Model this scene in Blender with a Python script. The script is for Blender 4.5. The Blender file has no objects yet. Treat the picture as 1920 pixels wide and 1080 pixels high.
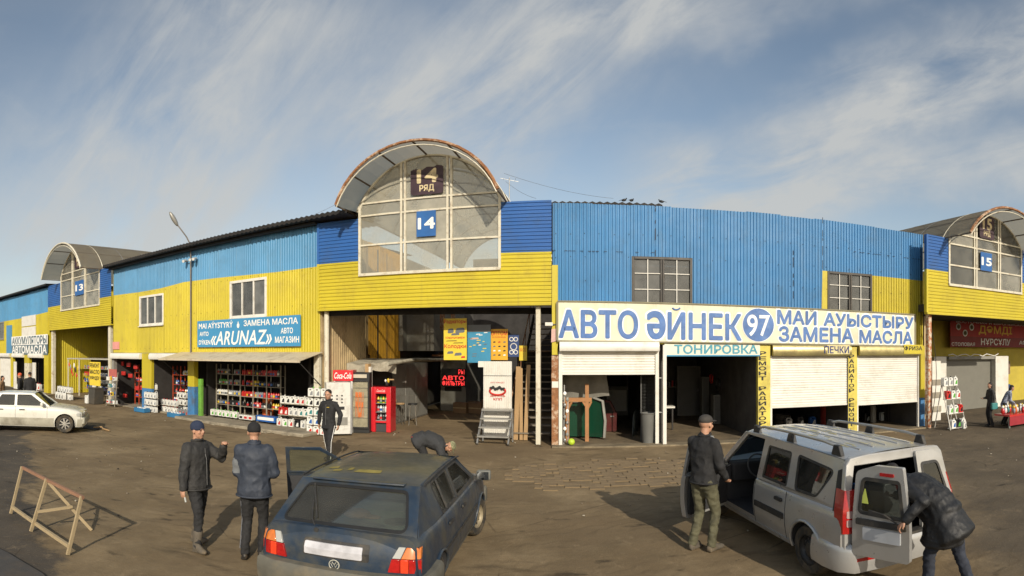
import bpy, bmesh, math, random
from math import sin, cos, tan, atan, atan2, pi, radians, sqrt, hypot
from mathutils import Vector, Matrix
random.seed(7)
SC = bpy.context.scene
COL = SC.collection
# ---------------------------------------------------------------- camera (wide panorama, level, 2.7 m up)
F = 1050.0          # photo pixels per radian
CH = 2.7            # camera height
cam = bpy.data.cameras.new('camera'); cam.type = 'PANO'
cam.panorama_type = 'EQUIRECTANGULAR'
cam.longitude_min = -960 / F; cam.longitude_max = 960 / F
cam.latitude_min = -420 / F; cam.latitude_max = 660 / F
cam.clip_start = 0.05; cam.clip_end = 5000
camo = bpy.data.objects.new('camera', cam); COL.objects.link(camo)
camo.location = (0, 0, CH); camo.rotation_euler = (radians(90), 0, 0)
SC.camera = camo
# ---------------------------------------------------------------- sun and sky
SUN_EL, SDX, SDY = radians(27), -0.23, 0.973      # light travels along (SDX, SDY)
sl = bpy.data.lights.new('sun', 'SUN'); sl.energy = 4.0; sl.angle = radians(0.6); sl.color = (1.0, 0.905, 0.75)
so = bpy.data.objects.new('sun', sl); COL.objects.link(so)
so.rotation_euler = Vector((SDX * cos(SUN_EL), SDY * cos(SUN_EL), -sin(SUN_EL))).to_track_quat('-Z', 'Y').to_euler()
so.location = (3, -12, 20)
SC.view_settings.view_transform = 'Standard'; SC.view_settings.look = 'None'
SC.view_settings.exposure = 0.0; SC.view_settings.gamma = 1.0
SC.cycles.max_bounces = 6; SC.cycles.diffuse_bounces = 3; SC.cycles.glossy_bounces = 3
SC.cycles.transmission_bounces = 6; SC.cycles.transparent_max_bounces = 12
SC.cycles.sample_clamp_indirect = 6; SC.cycles.caustics_reflective = False; SC.cycles.caustics_refractive = False
SC.cycles.use_denoising = True

def world():
    w = bpy.data.worlds.new('World'); SC.world = w; w.use_nodes = True
    nt = w.node_tree; N = nt.nodes; L = nt.links
    for n in list(N): N.remove(n)
    out = N.new('ShaderNodeOutputWorld'); bg = N.new('ShaderNodeBackground'); bg.inputs[1].default_value = 0.132
    sky = N.new('ShaderNodeTexSky'); sky.sky_type = 'NISHITA'; sky.sun_disc = False
    sky.sun_elevation = SUN_EL; sky.sun_rotation = atan2(-SDX, -SDY)
    sky.air_density = 1.0; sky.dust_density = 2.2; sky.ozone_density = 1.6; sky.altitude = 700
    tc = N.new('ShaderNodeTexCoord'); sep = N.new('ShaderNodeSeparateXYZ'); L.new(tc.outputs['Generated'], sep.inputs[0])
    def math(op, a, b=None, c=None, clamp=False):
        m = N.new('ShaderNodeMath'); m.operation = op; m.use_clamp = clamp
        for i, v in enumerate((a, b, c)):
            if v is None: continue
            if isinstance(v, (int, float)): m.inputs[i].default_value = v
            else: L.new(v, m.inputs[i])
        return m.outputs[0]
    X, Y, Zc = sep.outputs
    zz = math('ADD', math('MAXIMUM', Zc, 0.0), 0.16)
    u = math('DIVIDE', X, zz); v = math('DIVIDE', Y, zz)
    # cloud sheet coordinates: p along the wisps, q across them
    a = radians(62)
    p = math('ADD', math('MULTIPLY', u, cos(a)), math('MULTIPLY', v, sin(a)))
    q = math('SUBTRACT', math('MULTIPLY', v, cos(a)), math('MULTIPLY', u, sin(a)))
    def noise(ps, qs, off, scale, detail, rough, dist=0.0):
        cb = N.new('ShaderNodeCombineXYZ')
        L.new(math('MULTIPLY_ADD', p, ps, off), cb.inputs[0]); L.new(math('MULTIPLY_ADD', q, qs, off * 1.7), cb.inputs[1])
        n = N.new('ShaderNodeTexNoise'); n.inputs['Scale'].default_value = scale; n.inputs['Detail'].default_value = detail
        n.inputs['Roughness'].default_value = rough; n.inputs['Distortion'].default_value = dist
        L.new(cb.outputs[0], n.inputs['Vector']); return n.outputs['Fac']
    def ramp(f, lo, hi):
        m = N.new('ShaderNodeMapRange'); m.interpolation_type = 'SMOOTHSTEP'
        m.inputs[1].default_value = lo; m.inputs[2].default_value = hi; L.new(f, m.inputs[0]); return m.outputs[0]
    az = math('ARCTAN2', X, Y); el = math('ARCSINE', Zc)
    def dn(u1, v1, off, scale, detail, rough, dist=0.0):
        cb = N.new('ShaderNodeCombineXYZ'); L.new(u1, cb.inputs[0]); L.new(v1, cb.inputs[1]); cb.inputs[2].default_value = off
        n = N.new('ShaderNodeTexNoise'); n.inputs['Scale'].default_value = scale; n.inputs['Detail'].default_value = detail; n.inputs['Roughness'].default_value = rough; n.inputs['Distortion'].default_value = dist
        L.new(cb.outputs[0], n.inputs['Vector']); return n.outputs['Fac']
    warp = math('MULTIPLY', math('SUBTRACT', dn(az, el, 2.0, 3.5, 4, .6), .5), .20)
    c = None
    # cloud banks: azimuth and elevation of a bank's axis ends (radians), half width, density
    for k, (a0, e0, a1, e1, wd, dens) in enumerate([(-.24, .33, .22, .70, .17, 1.05), (.25, .27, 1.00, .55, .105, 1.15), (.35, .24, 1.05, .36, .05, .85), (-.80, .10, -.42, .62, .23, .80), (.0, .52, .9, .75, .06, .35),
                                                 (-1.9, .3, -1.2, .7, .2, .8), (1.4, .3, 2.0, .8, .2, .8), (2.4, .2, 3.0, .6, .2, .7), (-2.9, .25, -2.2, .55, .2, .8)]):
        ln = sqrt((a1 - a0) ** 2 + (e1 - e0) ** 2); dx, dy = (a1 - a0) / ln, (e1 - e0) / ln
        ua = math('SUBTRACT', az, a0); ue = math('SUBTRACT', el, e0)
        along = math('ADD', math('MULTIPLY', ua, dx), math('MULTIPLY', ue, dy)); across = math('SUBTRACT', math('MULTIPLY', ue, dx), math('MULTIPLY', ua, dy))
        ac = math('ABSOLUTE', math('ADD', across, warp)); ed = math('SUBTRACT', 1.0, ramp(ac, wd * .15, wd * 1.5))
        ends = math('MULTIPLY', ramp(along, -.12, .10), math('SUBTRACT', 1.0, ramp(along, ln - .02, ln + .25)))
        st = ramp(dn(math('MULTIPLY', along, 2.2), math('MULTIPLY', across, 8.0), k * 3.3 + 1, 1.5, 9, .62, .7), .25, .72)
        puff = ramp(dn(math('MULTIPLY', along, 3.0), math('MULTIPLY', across, 5.0), k * 2.1 + 7, 1.6, 8, .6, .3), .3, .7)
        bnk = math('MULTIPLY', math('MULTIPLY', ed, ends), math('MULTIPLY', math('ADD', math('MULTIPLY', st, .6), math('MULTIPLY', puff, .5)), dens))
        c = bnk if c is None else math('ADD', c, bnk)
    veil = ramp(noise(0.25, 0.45, 2.2, 1.0, 6, 0.6, 0.6), 0.25, 0.75)
    fine = ramp(dn(az, math('MULTIPLY', el, 1.6), 5.0, 5.0, 8, .62, .4), .55, .75)
    c = math('ADD', math('ADD', c, math('MULTIPLY', veil, 0.33)), math('MULTIPLY', fine, .10))
    hz = math('MULTIPLY', math('SUBTRACT', 1.0, ramp(Zc, 0.0, 0.45)), 0.38)
    c = math('ADD', c, hz, clamp=True)
    c = math('MULTIPLY', c, 0.88)
    tint = N.new('ShaderNodeMix'); tint.data_type = 'RGBA'; tint.blend_type = 'MULTIPLY'; tint.inputs[0].default_value = 1.0
    L.new(sky.outputs[0], tint.inputs[6]); tint.inputs[7].default_value = SKY_TINT
    mix = N.new('ShaderNodeMix'); mix.data_type = 'RGBA'
    L.new(c, mix.inputs[0]); L.new(tint.outputs[2], mix.inputs[6]); mix.inputs[7].default_value = SKY_CLOUD
    L.new(mix.outputs[2], bg.inputs[0]); L.new(bg.outputs[0], out.inputs[0])
SKY_OFF = 3.1; SKY_TINT = (1.30, 1.18, 1.0, 1); SKY_CLOUD = (4.3, 4.35, 4.25, 1)
world()
# ---------------------------------------------------------------- placing helpers: bearing of a photo column, ground range of a row
def th(px): return (px - 960) / F
def P(px, r, z=0.0): return Vector((r * sin(th(px)), r * cos(th(px)), z))
def G(px, py, z=0.0): return P(px, (CH - z) / tan((py - 660) / F), z)
def ZZ(r, py): return CH + r * tan((660 - py) / F)
class Seg:
    """A straight stretch of facade: local x along it, local y inwards (away from the street)."""
    def __init__(s, p0, p1):
        s.p0 = Vector(p0); s.p1 = Vector(p1); d = s.p1 - s.p0; s.L = d.length; s.u = d / s.L; s.n = Vector((-s.u.y, s.u.x)); s.rot = atan2(s.u.y, s.u.x)
    def s(s, px, off=0.0):
        o = s.p0 + s.n * off; t = th(px); d = (sin(t), cos(t)); return (o.y * d[0] - o.x * d[1]) / (s.u.x * d[1] - s.u.y * d[0])
    def loc(s, px, py, off=0.0):
        x = s.s(px, off); w = s.p0 + s.n * off + s.u * x; return x, ZZ(w.length, py)
    def z(s, px, py, off=0.0): return s.loc(px, py, off)[1]
    def w(s, x, y, z=0.0):
        a = s.p0 + s.u * x + s.n * y; return Vector((a.x, a.y, z))
    def inv(s, v):
        d = Vector((v[0], v[1])) - s.p0; return Vector((d.dot(s.u), d.dot(s.n), v[2] if len(v) > 2 else 0))
# ---------------------------------------------------------------- materials
MATS = {}
def M(name, col=(.5, .5, .5), rough=.6, metal=0.0, var=.12, vs=2.5, dirt=0.0, dcol=(.10, .075, .045), ds=1.4, bump=0.0, bs=60.0, coat=0.0, spec=.5,
      alpha=1.0, trans=0.0, emit=0.0, dlo=.48, dhi=.66, stretch=(1, 1, 1), sub=0.0, streak=None, rnd=0.0):
    if name in MATS: return MATS[name]
    m = bpy.data.materials.new(name); m.use_nodes = True; nt = m.node_tree; N = nt.nodes; L = nt.links
    b = N['Principled BSDF']; tc = N.new('ShaderNodeTexCoord'); mp = N.new('ShaderNodeMapping'); L.new(tc.outputs['Object'], mp.inputs[0]); mp.inputs['Scale'].default_value = stretch
    def noise(s, d=5, r=.6):
        n = N.new('ShaderNodeTexNoise'); n.inputs['Scale'].default_value = s; n.inputs['Detail'].default_value = d; n.inputs['Roughness'].default_value = r; L.new(mp.outputs[0], n.inputs['Vector']); return n.outputs['Fac']
    def mixc(f, a, c):
        x = N.new('ShaderNodeMix'); x.data_type = 'RGBA'
        for i, v in ((0, f), (6, a), (7, c)):
            if hasattr(v, 'is_output'): L.new(v, x.inputs[i])
            else: x.inputs[i].default_value = v if i == 0 else (*v[:3], 1)
        return x.outputs[2]
    def mr(f, lo, hi, a=0., c=1.):
        x = N.new('ShaderNodeMapRange'); x.inputs[1].default_value = lo; x.inputs[2].default_value = hi; x.inputs[3].default_value = a; x.inputs[4].default_value = c; L.new(f, x.inputs[0]); return x.outputs[0]
    c = mixc(mr(noise(vs), .3, .7), [v * (1 - var) for v in col], [min(1, v * (1 + var)) for v in col])
    if dirt > 0:
        c = mixc(mr(noise(ds, 8, .7), dlo, dhi, 0, dirt), c, dcol)
    if streak:
        m2 = N.new('ShaderNodeMapping'); m2.inputs['Scale'].default_value = (5, 5, .35); L.new(tc.outputs['Object'], m2.inputs[0]); n2 = N.new('ShaderNodeTexNoise'); n2.inputs['Scale'].default_value = 1.3; n2.inputs['Detail'].default_value = 7; n2.inputs['Roughness'].default_value = .7; L.new(m2.outputs[0], n2.inputs['Vector'])
        c = mixc(mr(n2.outputs['Fac'], .54, .74, 0, .6), c, streak)
        m3 = N.new('ShaderNodeMapping'); m3.inputs['Scale'].default_value = (1, 1, 1.4); m3.inputs['Location'].default_value = (3, 7, 1); L.new(tc.outputs['Object'], m3.inputs[0]); n3 = N.new('ShaderNodeTexNoise'); n3.inputs['Scale'].default_value = .42; n3.inputs['Detail'].default_value = 5; L.new(m3.outputs[0], n3.inputs['Vector'])
        c = mixc(mr(n3.outputs['Fac'], .48, .70, 0, .35), c, [v * .74 + .015 for v in col])
    if rnd:
        oi = N.new('ShaderNodeObjectInfo'); hs = N.new('ShaderNodeHueSaturation'); L.new(mr(oi.outputs['Random'], 0, 1, 1 - rnd, 1 + rnd), hs.inputs['Value']); L.new(c, hs.inputs['Color']); c = hs.outputs['Color']
    L.new(c, b.inputs['Base Color'])
    b.inputs['Roughness'].default_value = rough; b.inputs['Metallic'].default_value = metal; b.inputs['Coat Weight'].default_value = coat; b.inputs['Coat Roughness'].default_value = .12
    b.inputs['Specular IOR Level'].default_value = spec; b.inputs['Transmission Weight'].default_value = trans; b.inputs['Alpha'].default_value = alpha
    if sub: b.inputs['Subsurface Weight'].default_value = sub; b.inputs['Subsurface Scale'].default_value = .02
    if rough > .15:
        L.new(mr(noise(vs * 3), .3, .7, max(.02, rough - .08), min(1, rough + .1)), b.inputs['Roughness'])
    if emit: b.inputs['Emission Color'].default_value = (*col, 1); b.inputs['Emission Strength'].default_value = emit
    if bump:
        bp = N.new('ShaderNodeBump'); bp.inputs['Strength'].default_value = bump; bp.inputs['Distance'].default_value = .01; L.new(noise(bs, 6, .6), bp.inputs['Height']); L.new(bp.outputs[0], b.inputs['Normal'])
    MATS[name] = m; return m
def glass(name, tint, refl=.5, haze=.12, hcol=(.35, .35, .33), opac=.0):
    """thin pane: see-through tint + fresnel reflection + dusty film"""
    if name in MATS: return MATS[name]
    m = bpy.data.materials.new(name); m.use_nodes = True; nt = m.node_tree; N = nt.nodes; L = nt.links; N.remove(N['Principled BSDF']); out = N['Material Output']
    tr = N.new('ShaderNodeBsdfTransparent'); tr.inputs[0].default_value = (*tint, 1)
    gl = N.new('ShaderNodeBsdfGlossy'); gl.inputs['Roughness'].default_value = .03; gl.inputs[0].default_value = (.9, .95, 1, 1)
    df = N.new('ShaderNodeBsdfDiffuse'); df.inputs[0].default_value = (*hcol, 1)
    fr = N.new('ShaderNodeFresnel'); fr.inputs[0].default_value = 1.52
    mu = N.new('ShaderNodeMath'); mu.operation = 'MULTIPLY_ADD'; mu.inputs[1].default_value = refl * 2; mu.inputs[2].default_value = .0; L.new(fr.outputs[0], mu.inputs[0]); mu.use_clamp = True
    tc = N.new('ShaderNodeTexCoord'); n = N.new('ShaderNodeTexNoise'); n.inputs['Scale'].default_value = 2.2; n.inputs['Detail'].default_value = 6; L.new(tc.outputs['Object'], n.inputs[0])
    mr = N.new('ShaderNodeMapRange'); mr.inputs[1].default_value = .3; mr.inputs[2].default_value = .7; mr.inputs[3].default_value = haze * .5 + opac; mr.inputs[4].default_value = haze * 1.5 + opac; L.new(n.outputs['Fac'], mr.inputs[0])
    oi = N.new('ShaderNodeObjectInfo'); mm = N.new('ShaderNodeMath'); mm.operation = 'MULTIPLY_ADD'; mm.inputs[1].default_value = 1.1; mm.inputs[2].default_value = .45; L.new(oi.outputs['Random'], mm.inputs[0]); hz2 = N.new('ShaderNodeMath'); hz2.operation = 'MULTIPLY'; hz2.use_clamp = True; L.new(mr.outputs[0], hz2.inputs[0]); L.new(mm.outputs[0], hz2.inputs[1])
    m1 = N.new('ShaderNodeMixShader'); L.new(hz2.outputs[0], m1.inputs[0]); L.new(tr.outputs[0], m1.inputs[1]); L.new(df.outputs[0], m1.inputs[2])
    m2 = N.new('ShaderNodeMixShader'); L.new(mu.outputs[0], m2.inputs[0]); L.new(m1.outputs[0], m2.inputs[1]); L.new(gl.outputs[0], m2.inputs[2])
    L.new(m2.outputs[0], out.inputs[0]); MATS[name] = m; return m
# ---------------------------------------------------------------- mesh builder
def rotm(rx=0, ry=0, rz=0): return Matrix.Rotation(rz, 3, 'Z') @ Matrix.Rotation(ry, 3, 'Y') @ Matrix.Rotation(rx, 3, 'X')
class MB:
    def __init__(s): s.v = []; s.f = []; s.m = []
    def add(s, vs, fs, m=0):
        k = len(s.v); s.v += [tuple(v) for v in vs]; s.f += [tuple(i + k for i in f) for f in fs]; s.m += [m] * len(fs); return s
    def bx(s, x0, x1, y0, y1, z0, z1, m=0, R=None, c=None):
        vs = [Vector((x, y, z)) for x in (x0, x1) for y in (y0, y1) for z in (z0, z1)]
        if R is not None:
            o = Vector(c) if c is not None else Vector(((x0 + x1) / 2, (y0 + y1) / 2, (z0 + z1) / 2)); vs = [o + R @ (v - o) for v in vs]
        return s.add(vs, [(0, 1, 3, 2), (4, 6, 7, 5), (0, 4, 5, 1), (2, 3, 7, 6), (0, 2, 6, 4), (1, 5, 7, 3)], m)
    def cb(s, c, d, m=0, R=None):
        c = Vector(c); h = Vector(d) / 2; return s.bx(c.x - h.x, c.x + h.x, c.y - h.y, c.y + h.y, c.z - h.z, c.z + h.z, m, R, c)
    def bar(s, a, b, w, h=None, m=0, up=(0, 0, 1)):
        a = Vector(a); b = Vector(b); h = h or w; d = (b - a).normalized(); up = Vector(up)
        if abs(d.dot(up)) > .98: up = Vector((0, 1, 0))
        sx = d.cross(up).normalized(); sz = sx.cross(d)
        vs = [p + sx * i * w / 2 + sz * j * h / 2 for p in (a, b) for i in (-1, 1) for j in (-1, 1)]
        return s.add(vs, [(0, 2, 3, 1), (4, 5, 7, 6), (0, 1, 5, 4), (2, 6, 7, 3), (0, 4, 6, 2), (1, 3, 7, 5)], m)
    def tube(s, pts, r, n=8, m=0, caps=True, closed=False):
        pts = [Vector(p) for p in pts]; k = len(pts); rs = r if isinstance(r, (list, tuple)) else [r] * k; vs = []; prev = None
        for i, p in enumerate(pts):
            if closed: d = (pts[(i + 1) % k] - pts[i - 1]).normalized()
            else: d = (pts[min(i + 1, k - 1)] - pts[max(i - 1, 0)]).normalized()
            a = prev if prev is not None else (Vector((0, 0, 1)) if abs(d.z) < .9 else Vector((1, 0, 0)))
            sx = (a - d * a.dot(d)).normalized(); prev = sx; sy = d.cross(sx)
            vs += [p + (sx * cos(2 * pi * j / n) + sy * sin(2 * pi * j / n)) * rs[i] for j in range(n)]
        fs = [(i * n + j, i * n + (j + 1) % n, (i + 1) % k * n + (j + 1) % n, (i + 1) % k * n + j) for i in range(k if closed else k - 1) for j in range(n)]
        if caps and not closed: fs += [tuple(range(n))[::-1], tuple((k - 1) * n + j for j in range(n))]
        return s.add(vs, fs, m)
    def cyl(s, a, b, r, r2=None, n=16, m=0): return s.tube([a, b], [r, r if r2 is None else r2], n, m)
    def lathe(s, prof, o=(0, 0, 0), ax='Z', n=24, m=0, caps=True):
        o = Vector(o); vs = []
        for r, h in prof:
            for j in range(n):
                a = 2 * pi * j / n; c, t = r * cos(a), r * sin(a)
                vs.append(o + Vector({'Z': (c, t, h), 'X': (h, c, t), 'Y': (t, h, c)}[ax]))
        k = len(prof); fs = [(i * n + j, i * n + (j + 1) % n, (i + 1) * n + (j + 1) % n, (i + 1) * n + j) for i in range(k - 1) for j in range(n)]
        if caps and prof[0][0] > 1e-5: fs.append(tuple(range(n))[::-1])
        if caps and prof[-1][0] > 1e-5: fs.append(tuple((k - 1) * n + j for j in range(n)))
        return s.add(vs, fs, m)
    def ell(s, c, r, n=12, k=8, m=0, R=None):
        c = Vector(c); vs = []
        for i in range(k + 1):
            p = pi * i / k
            for j in range(n):
                a = 2 * pi * j / n; v = Vector((r[0] * sin(p) * cos(a), r[1] * sin(p) * sin(a), r[2] * cos(p)))
                vs.append(c + (R @ v if R is not None else v))
        return s.add(vs, [(i * n + j, (i + 1) * n + j, (i + 1) * n + (j + 1) % n, i * n + (j + 1) % n) for i in range(k) for j in range(n)], m)
    def quad(s, a, b, c, d, m=0): return s.add([a, b, c, d], [(0, 1, 2, 3)], m)
    def grid(s, fn, nu, nv, m=0):
        vs = [fn(i / nu, j / nv) for i in range(nu + 1) for j in range(nv + 1)]
        return s.add(vs, [(i * (nv + 1) + j, (i + 1) * (nv + 1) + j, (i + 1) * (nv + 1) + j + 1, i * (nv + 1) + j + 1) for i in range(nu) for j in range(nv)], m)
    def prism(s, poly, y0, y1, m=0):       # polygon in x,z extruded along y
        n = len(poly); vs = [(x, y0, z) for x, z in poly] + [(x, y1, z) for x, z in poly]
        return s.add(vs, [tuple(range(n)), tuple(range(2 * n - 1, n - 1, -1))] + [(i, i + n, (i + 1) % n + n, (i + 1) % n) for i in range(n)], m)
    def prismx(s, poly, x0, x1, m=0):      # polygon in y,z extruded along x
        n = len(poly); vs = [(x0, y, z) for y, z in poly] + [(x1, y, z) for y, z in poly]
        return s.add(vs, [tuple(range(n)), tuple(range(2 * n - 1, n - 1, -1))] + [(i, i + n, (i + 1) % n + n, (i + 1) % n) for i in range(n)], m)
    def mesh(s, name, mats, smooth=None, fix=True):
        me = bpy.data.meshes.new(name); me.from_pydata(s.v, [], s.f)
        for mt in (mats if isinstance(mats, (list, tuple)) else [mats]): me.materials.append(mt)
        me.polygons.foreach_set('material_index', s.m)
        if fix:
            bm = bmesh.new(); bm.from_mesh(me); bmesh.ops.recalc_face_normals(bm, faces=bm.faces); bm.to_mesh(me); bm.free()
        if smooth is not None:
            me.polygons.foreach_set('use_smooth', [True] * len(me.polygons)); me.set_sharp_from_angle(angle=radians(smooth))
        me.update(); return me
    def build(s, name, mats, parent=None, smooth=None, bevel=0, fix=True, seg=2):
        return link(name, s.mesh(name, mats, smooth, fix), parent, bevel, seg)
def link(name, me, parent=None, bevel=0, seg=2):
    o = bpy.data.objects.new(name, me); COL.objects.link(o)
    if parent: o.parent = parent
    if bevel:
        b = o.modifiers.new('bevel', 'BEVEL'); b.width = bevel; b.segments = seg; b.limit_method = 'ANGLE'; b.angle_limit = radians(35); b.harden_normals = False
        if not me.polygons or not me.polygons[0].use_smooth:
            me.polygons.foreach_set('use_smooth', [True] * len(me.polygons)); me.set_sharp_from_angle(angle=radians(35))
    return o
def tag(o, label=None, cat=None, group=None, kind=None):
    if label: o['label'] = label
    if cat: o['category'] = cat
    if group: o['group'] = group
    if kind: o['kind'] = kind
    return o
def thing(name, label, cat, loc=(0, 0, 0), rz=0, group=None):
    o = bpy.data.objects.new(name, None); COL.objects.link(o); o.location = loc; o.rotation_euler = (0, 0, rz); o.empty_display_size = .2
    return tag(o, label, cat, group)
def segthing(seg, name, label, cat, group=None): return thing(name, label, cat, (seg.p0.x, seg.p0.y, 0), seg.rot, group)
def dup(root, loc=None, rz=None, label=None, group=None, tilt=None):
    r = root.copy(); COL.objects.link(r)
    if loc is not None: r.location = loc
    if rz is not None: r.rotation_euler = (tilt[0] if tilt else 0, tilt[1] if tilt else 0, rz)
    if label: r['label'] = label
    if group: r['group'] = group
    for ch in KIDS.setdefault(root.name, [c for c in root.children]):
        c = ch.copy(); COL.objects.link(c); c.parent = r
        for g in KIDS.setdefault(ch.name, [c for c in ch.children]):
            d = g.copy(); COL.objects.link(d); d.parent = c
    return r
KIDS = {}
def baked(o):
    """apply an object's modifiers into its mesh"""
    dg = bpy.context.evaluated_depsgraph_get(); dg.update(); me = bpy.data.meshes.new_from_object(o.evaluated_get(dg)); me.name = o.data.name
    o.modifiers.clear(); o.data = me; return o
_fc = {}
def textmesh(body, bold=0.0, shear=0.0, space=1.0):
    k = (body, bold, shear, space)
    if k not in _fc:
        c = bpy.data.curves.new('lettering', 'FONT'); c.body = body; c.resolution_u = 3 if len(body) > 3 else 5; c.shear = shear; c.space_character = space; c.size = 1
        c.space_line = .95
        o = bpy.data.objects.new('lettering_tmp', c); COL.objects.link(o); bpy.context.view_layer.update()
        me = bpy.data.meshes.new_from_object(o.evaluated_get(bpy.context.evaluated_depsgraph_get())); COL.objects.unlink(o); bpy.data.objects.remove(o)
        _fc[k] = ([v.co.copy() for v in me.vertices], [tuple(p.vertices) for p in me.polygons])
    return _fc[k]
def textrot(ch, x0, x1, z0, z1, y, mat, parent, bold, fn):
    k = (ch, bold, 0.0, 1.0); vs, fs = textmesh(ch, bold); _fc[('r' + ch, bold, 0.0, 1.0)] = ([Vector((-v.x, -v.y, 0)) for v in vs], fs); return text('r' + ch, x0, x1, z0, z1, y, mat, parent, bold=bold, fn=fn)
def text(body, x0, x1, z0, z1, y, mat, parent=None, bold=0.0, shear=0.0, space=1.0, name='lettering', fn=None, mir=1):
    """flat lettering scaled to fill the box x0..x1, z0..z1 on the plane y (facing -y)"""
    vs, fs = textmesh(body, bold, shear, space)
    ax = min(v.x for v in vs); bx_ = max(v.x for v in vs); ay = min(v.y for v in vs); by = max(v.y for v in vs)
    pts = [(x0 + (v.x - ax) / (bx_ - ax) * (x1 - x0), y, z0 + (v.y - ay) / (by - ay) * (z1 - z0)) for v in vs]
    if fn: pts = [fn(*p) for p in pts]
    b = MB(); b.add(pts, fs)
    if bold:        # heavier strokes: the same outline pushed out in eight directions, a hair apart in depth
        e = bold * (z1 - z0) / (by - ay); ex = bold * (x1 - x0) / (bx_ - ax)
        if fn: ex, e = bold * (x1 - x0) / (bx_ - ax), bold * .72
        for j in range(8):
            dx, dz = ex * cos(j * pi / 4), e * sin(j * pi / 4)
            pp = [(x0 + (v.x - ax) / (bx_ - ax) * (x1 - x0) + dx, y - .0003 * (j + 1), z0 + (v.y - ay) / (by - ay) * (z1 - z0) + dz) for v in vs]
            b.add([fn(*p) for p in pp] if fn else pp, fs)
    return b.build(name, mat, parent, fix=False)
def rp(pts, n=4):
    """polygon with rounded corners; pts = (u, v, radius)"""
    out = []; k = len(pts)
    for i in range(k):
        a = Vector(pts[i - 1][:2]); b = Vector(pts[i][:2]); c = Vector(pts[(i + 1) % k][:2]); r = pts[i][2] if len(pts[i]) > 2 else 0
        if r <= 0: out.append(tuple(b)); continue
        d1 = (a - b).normalized(); d2 = (c - b).normalized(); ang = d1.angle(d2); t = min(r / max(1e-3, tan(ang / 2)), (a - b).length * .49, (c - b).length * .49)
        p1 = b + d1 * t; p2 = b + d2 * t
        for j in range(n + 1):
            f = j / n; out.append(tuple((1 - f) ** 2 * p1 + 2 * f * (1 - f) * b + f * f * p2))
    return out
def inset(poly, d):
    """move a polygon's corners inwards by d (outwards when negative)"""
    n = len(poly); A = sum(poly[i - 1][0] * poly[i][1] - poly[i][0] * poly[i - 1][1] for i in range(n)); sg = 1 if A > 0 else -1; out = []
    for i in range(n):
        a = Vector(poly[i - 1]); b = Vector(poly[i]); c = Vector(poly[(i + 1) % n]); e1 = (b - a); e2 = (c - b)
        if e1.length < 1e-6: e1 = e2
        if e2.length < 1e-6: e2 = e1
        n1 = Vector((-e1.y, e1.x)).normalized() * sg; n2 = Vector((-e2.y, e2.x)).normalized() * sg; nn = (n1 + n2)
        nn = nn.normalized() if nn.length > 1e-4 else n1; out.append(tuple(b + nn * d / max(.4, nn.dot(n1))))
    return out
def panel(outer, holes, fn, thick, name, mats, parent=None, cuts_u=(), cuts_v=(), smooth=30, bevel=0, ret=False):
    """a sheet cut to an outline (u, v) with holes, bent by fn(u, v, depth) and given thickness"""
    bm = bmesh.new()
    es = []
    for lp in [outer] + list(holes):
        vs = [bm.verts.new((u, v, 0)) for u, v in lp]; es += [bm.edges.new((vs[i - 1], vs[i])) for i in range(len(vs))]
    bmesh.ops.triangle_fill(bm, edges=es, use_beauty=True)
    for u in cuts_u: bmesh.ops.bisect_plane(bm, geom=bm.verts[:] + bm.edges[:] + bm.faces[:], plane_co=(u, 0, 0), plane_no=(1, 0, 0), dist=1e-5)
    for v in cuts_v: bmesh.ops.bisect_plane(bm, geom=bm.verts[:] + bm.edges[:] + bm.faces[:], plane_co=(0, v, 0), plane_no=(0, 1, 0), dist=1e-5)
    bm.verts.index_update(); uv = [(v.co.x, v.co.y) for v in bm.verts]; fs = [tuple(v.index for v in f.verts) for f in bm.faces]; bd = [(e.verts[0].index, e.verts[1].index) for e in bm.edges if len(e.link_faces) == 1]
    bm.free(); n = len(uv); b = MB()
    if thick:
        vs = [fn(u, v, 0) for u, v in uv] + [fn(u, v, thick) for u, v in uv]
        b.add(vs, fs + [tuple(i + n for i in f[::-1]) for f in fs] + [(a, c, c + n, a + n) for a, c in bd])
    else: b.add([fn(u, v, 0) for u, v in uv], fs)
    if ret: return b
    return b.build(name, mats, parent, smooth=smooth, bevel=bevel)
def fr(a, b, n): return [a + (b - a) * i / n for i in range(n + 1)]
# ================================================================ materials of the place
yel = M('yellow_paint', (.53, .435, .025), .5, var=.06, vs=.7, streak=(.36, .28, .05), rnd=.08, dirt=.55, dcol=(.30, .21, .035), ds=1.1, dlo=.52, dhi=.75, bump=.5, bs=3)
blu = M('light_blue_paint', (.085, .275, .49), .5, streak=(.16, .27, .36), rnd=.07, var=.07, vs=.6, dirt=.5, dcol=(.10, .17, .22), ds=.9, dlo=.5, dhi=.78, bump=.15, bs=25)
blu2 = M('mid_blue_paint', (.05, .215, .45), .5, streak=(.12, .25, .40), rnd=.06, var=.08, vs=.6, dirt=.5, dcol=(.05, .10, .16), ds=1.2, dlo=.5, dhi=.75, bump=.15, bs=25)
bblu = M('deep_blue_siding', (.026, .115, .36), .42, var=.06, vs=.8, dirt=.4, dcol=(.06, .09, .14), ds=1.5, dlo=.5, dhi=.7)
roofm = M('black_roof_sheet', (.02, .017, .015), .75, var=.4)
white = M('white_enamel', (.72, .70, .64), .42, var=.04, rnd=.035, dirt=.45, dcol=(.42, .36, .25), ds=2.2, dlo=.5, dhi=.72)
wfr = M('white_window_frame', (.74, .72, .66), .4, var=.03, dirt=.5, dcol=(.35, .30, .22), ds=4, dlo=.5, dhi=.7)
cream = M('cream_bar_paint', (.66, .62, .50), .5, var=.06, dirt=.6, dcol=(.25, .17, .09), ds=5, dlo=.5, dhi=.68)
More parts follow.
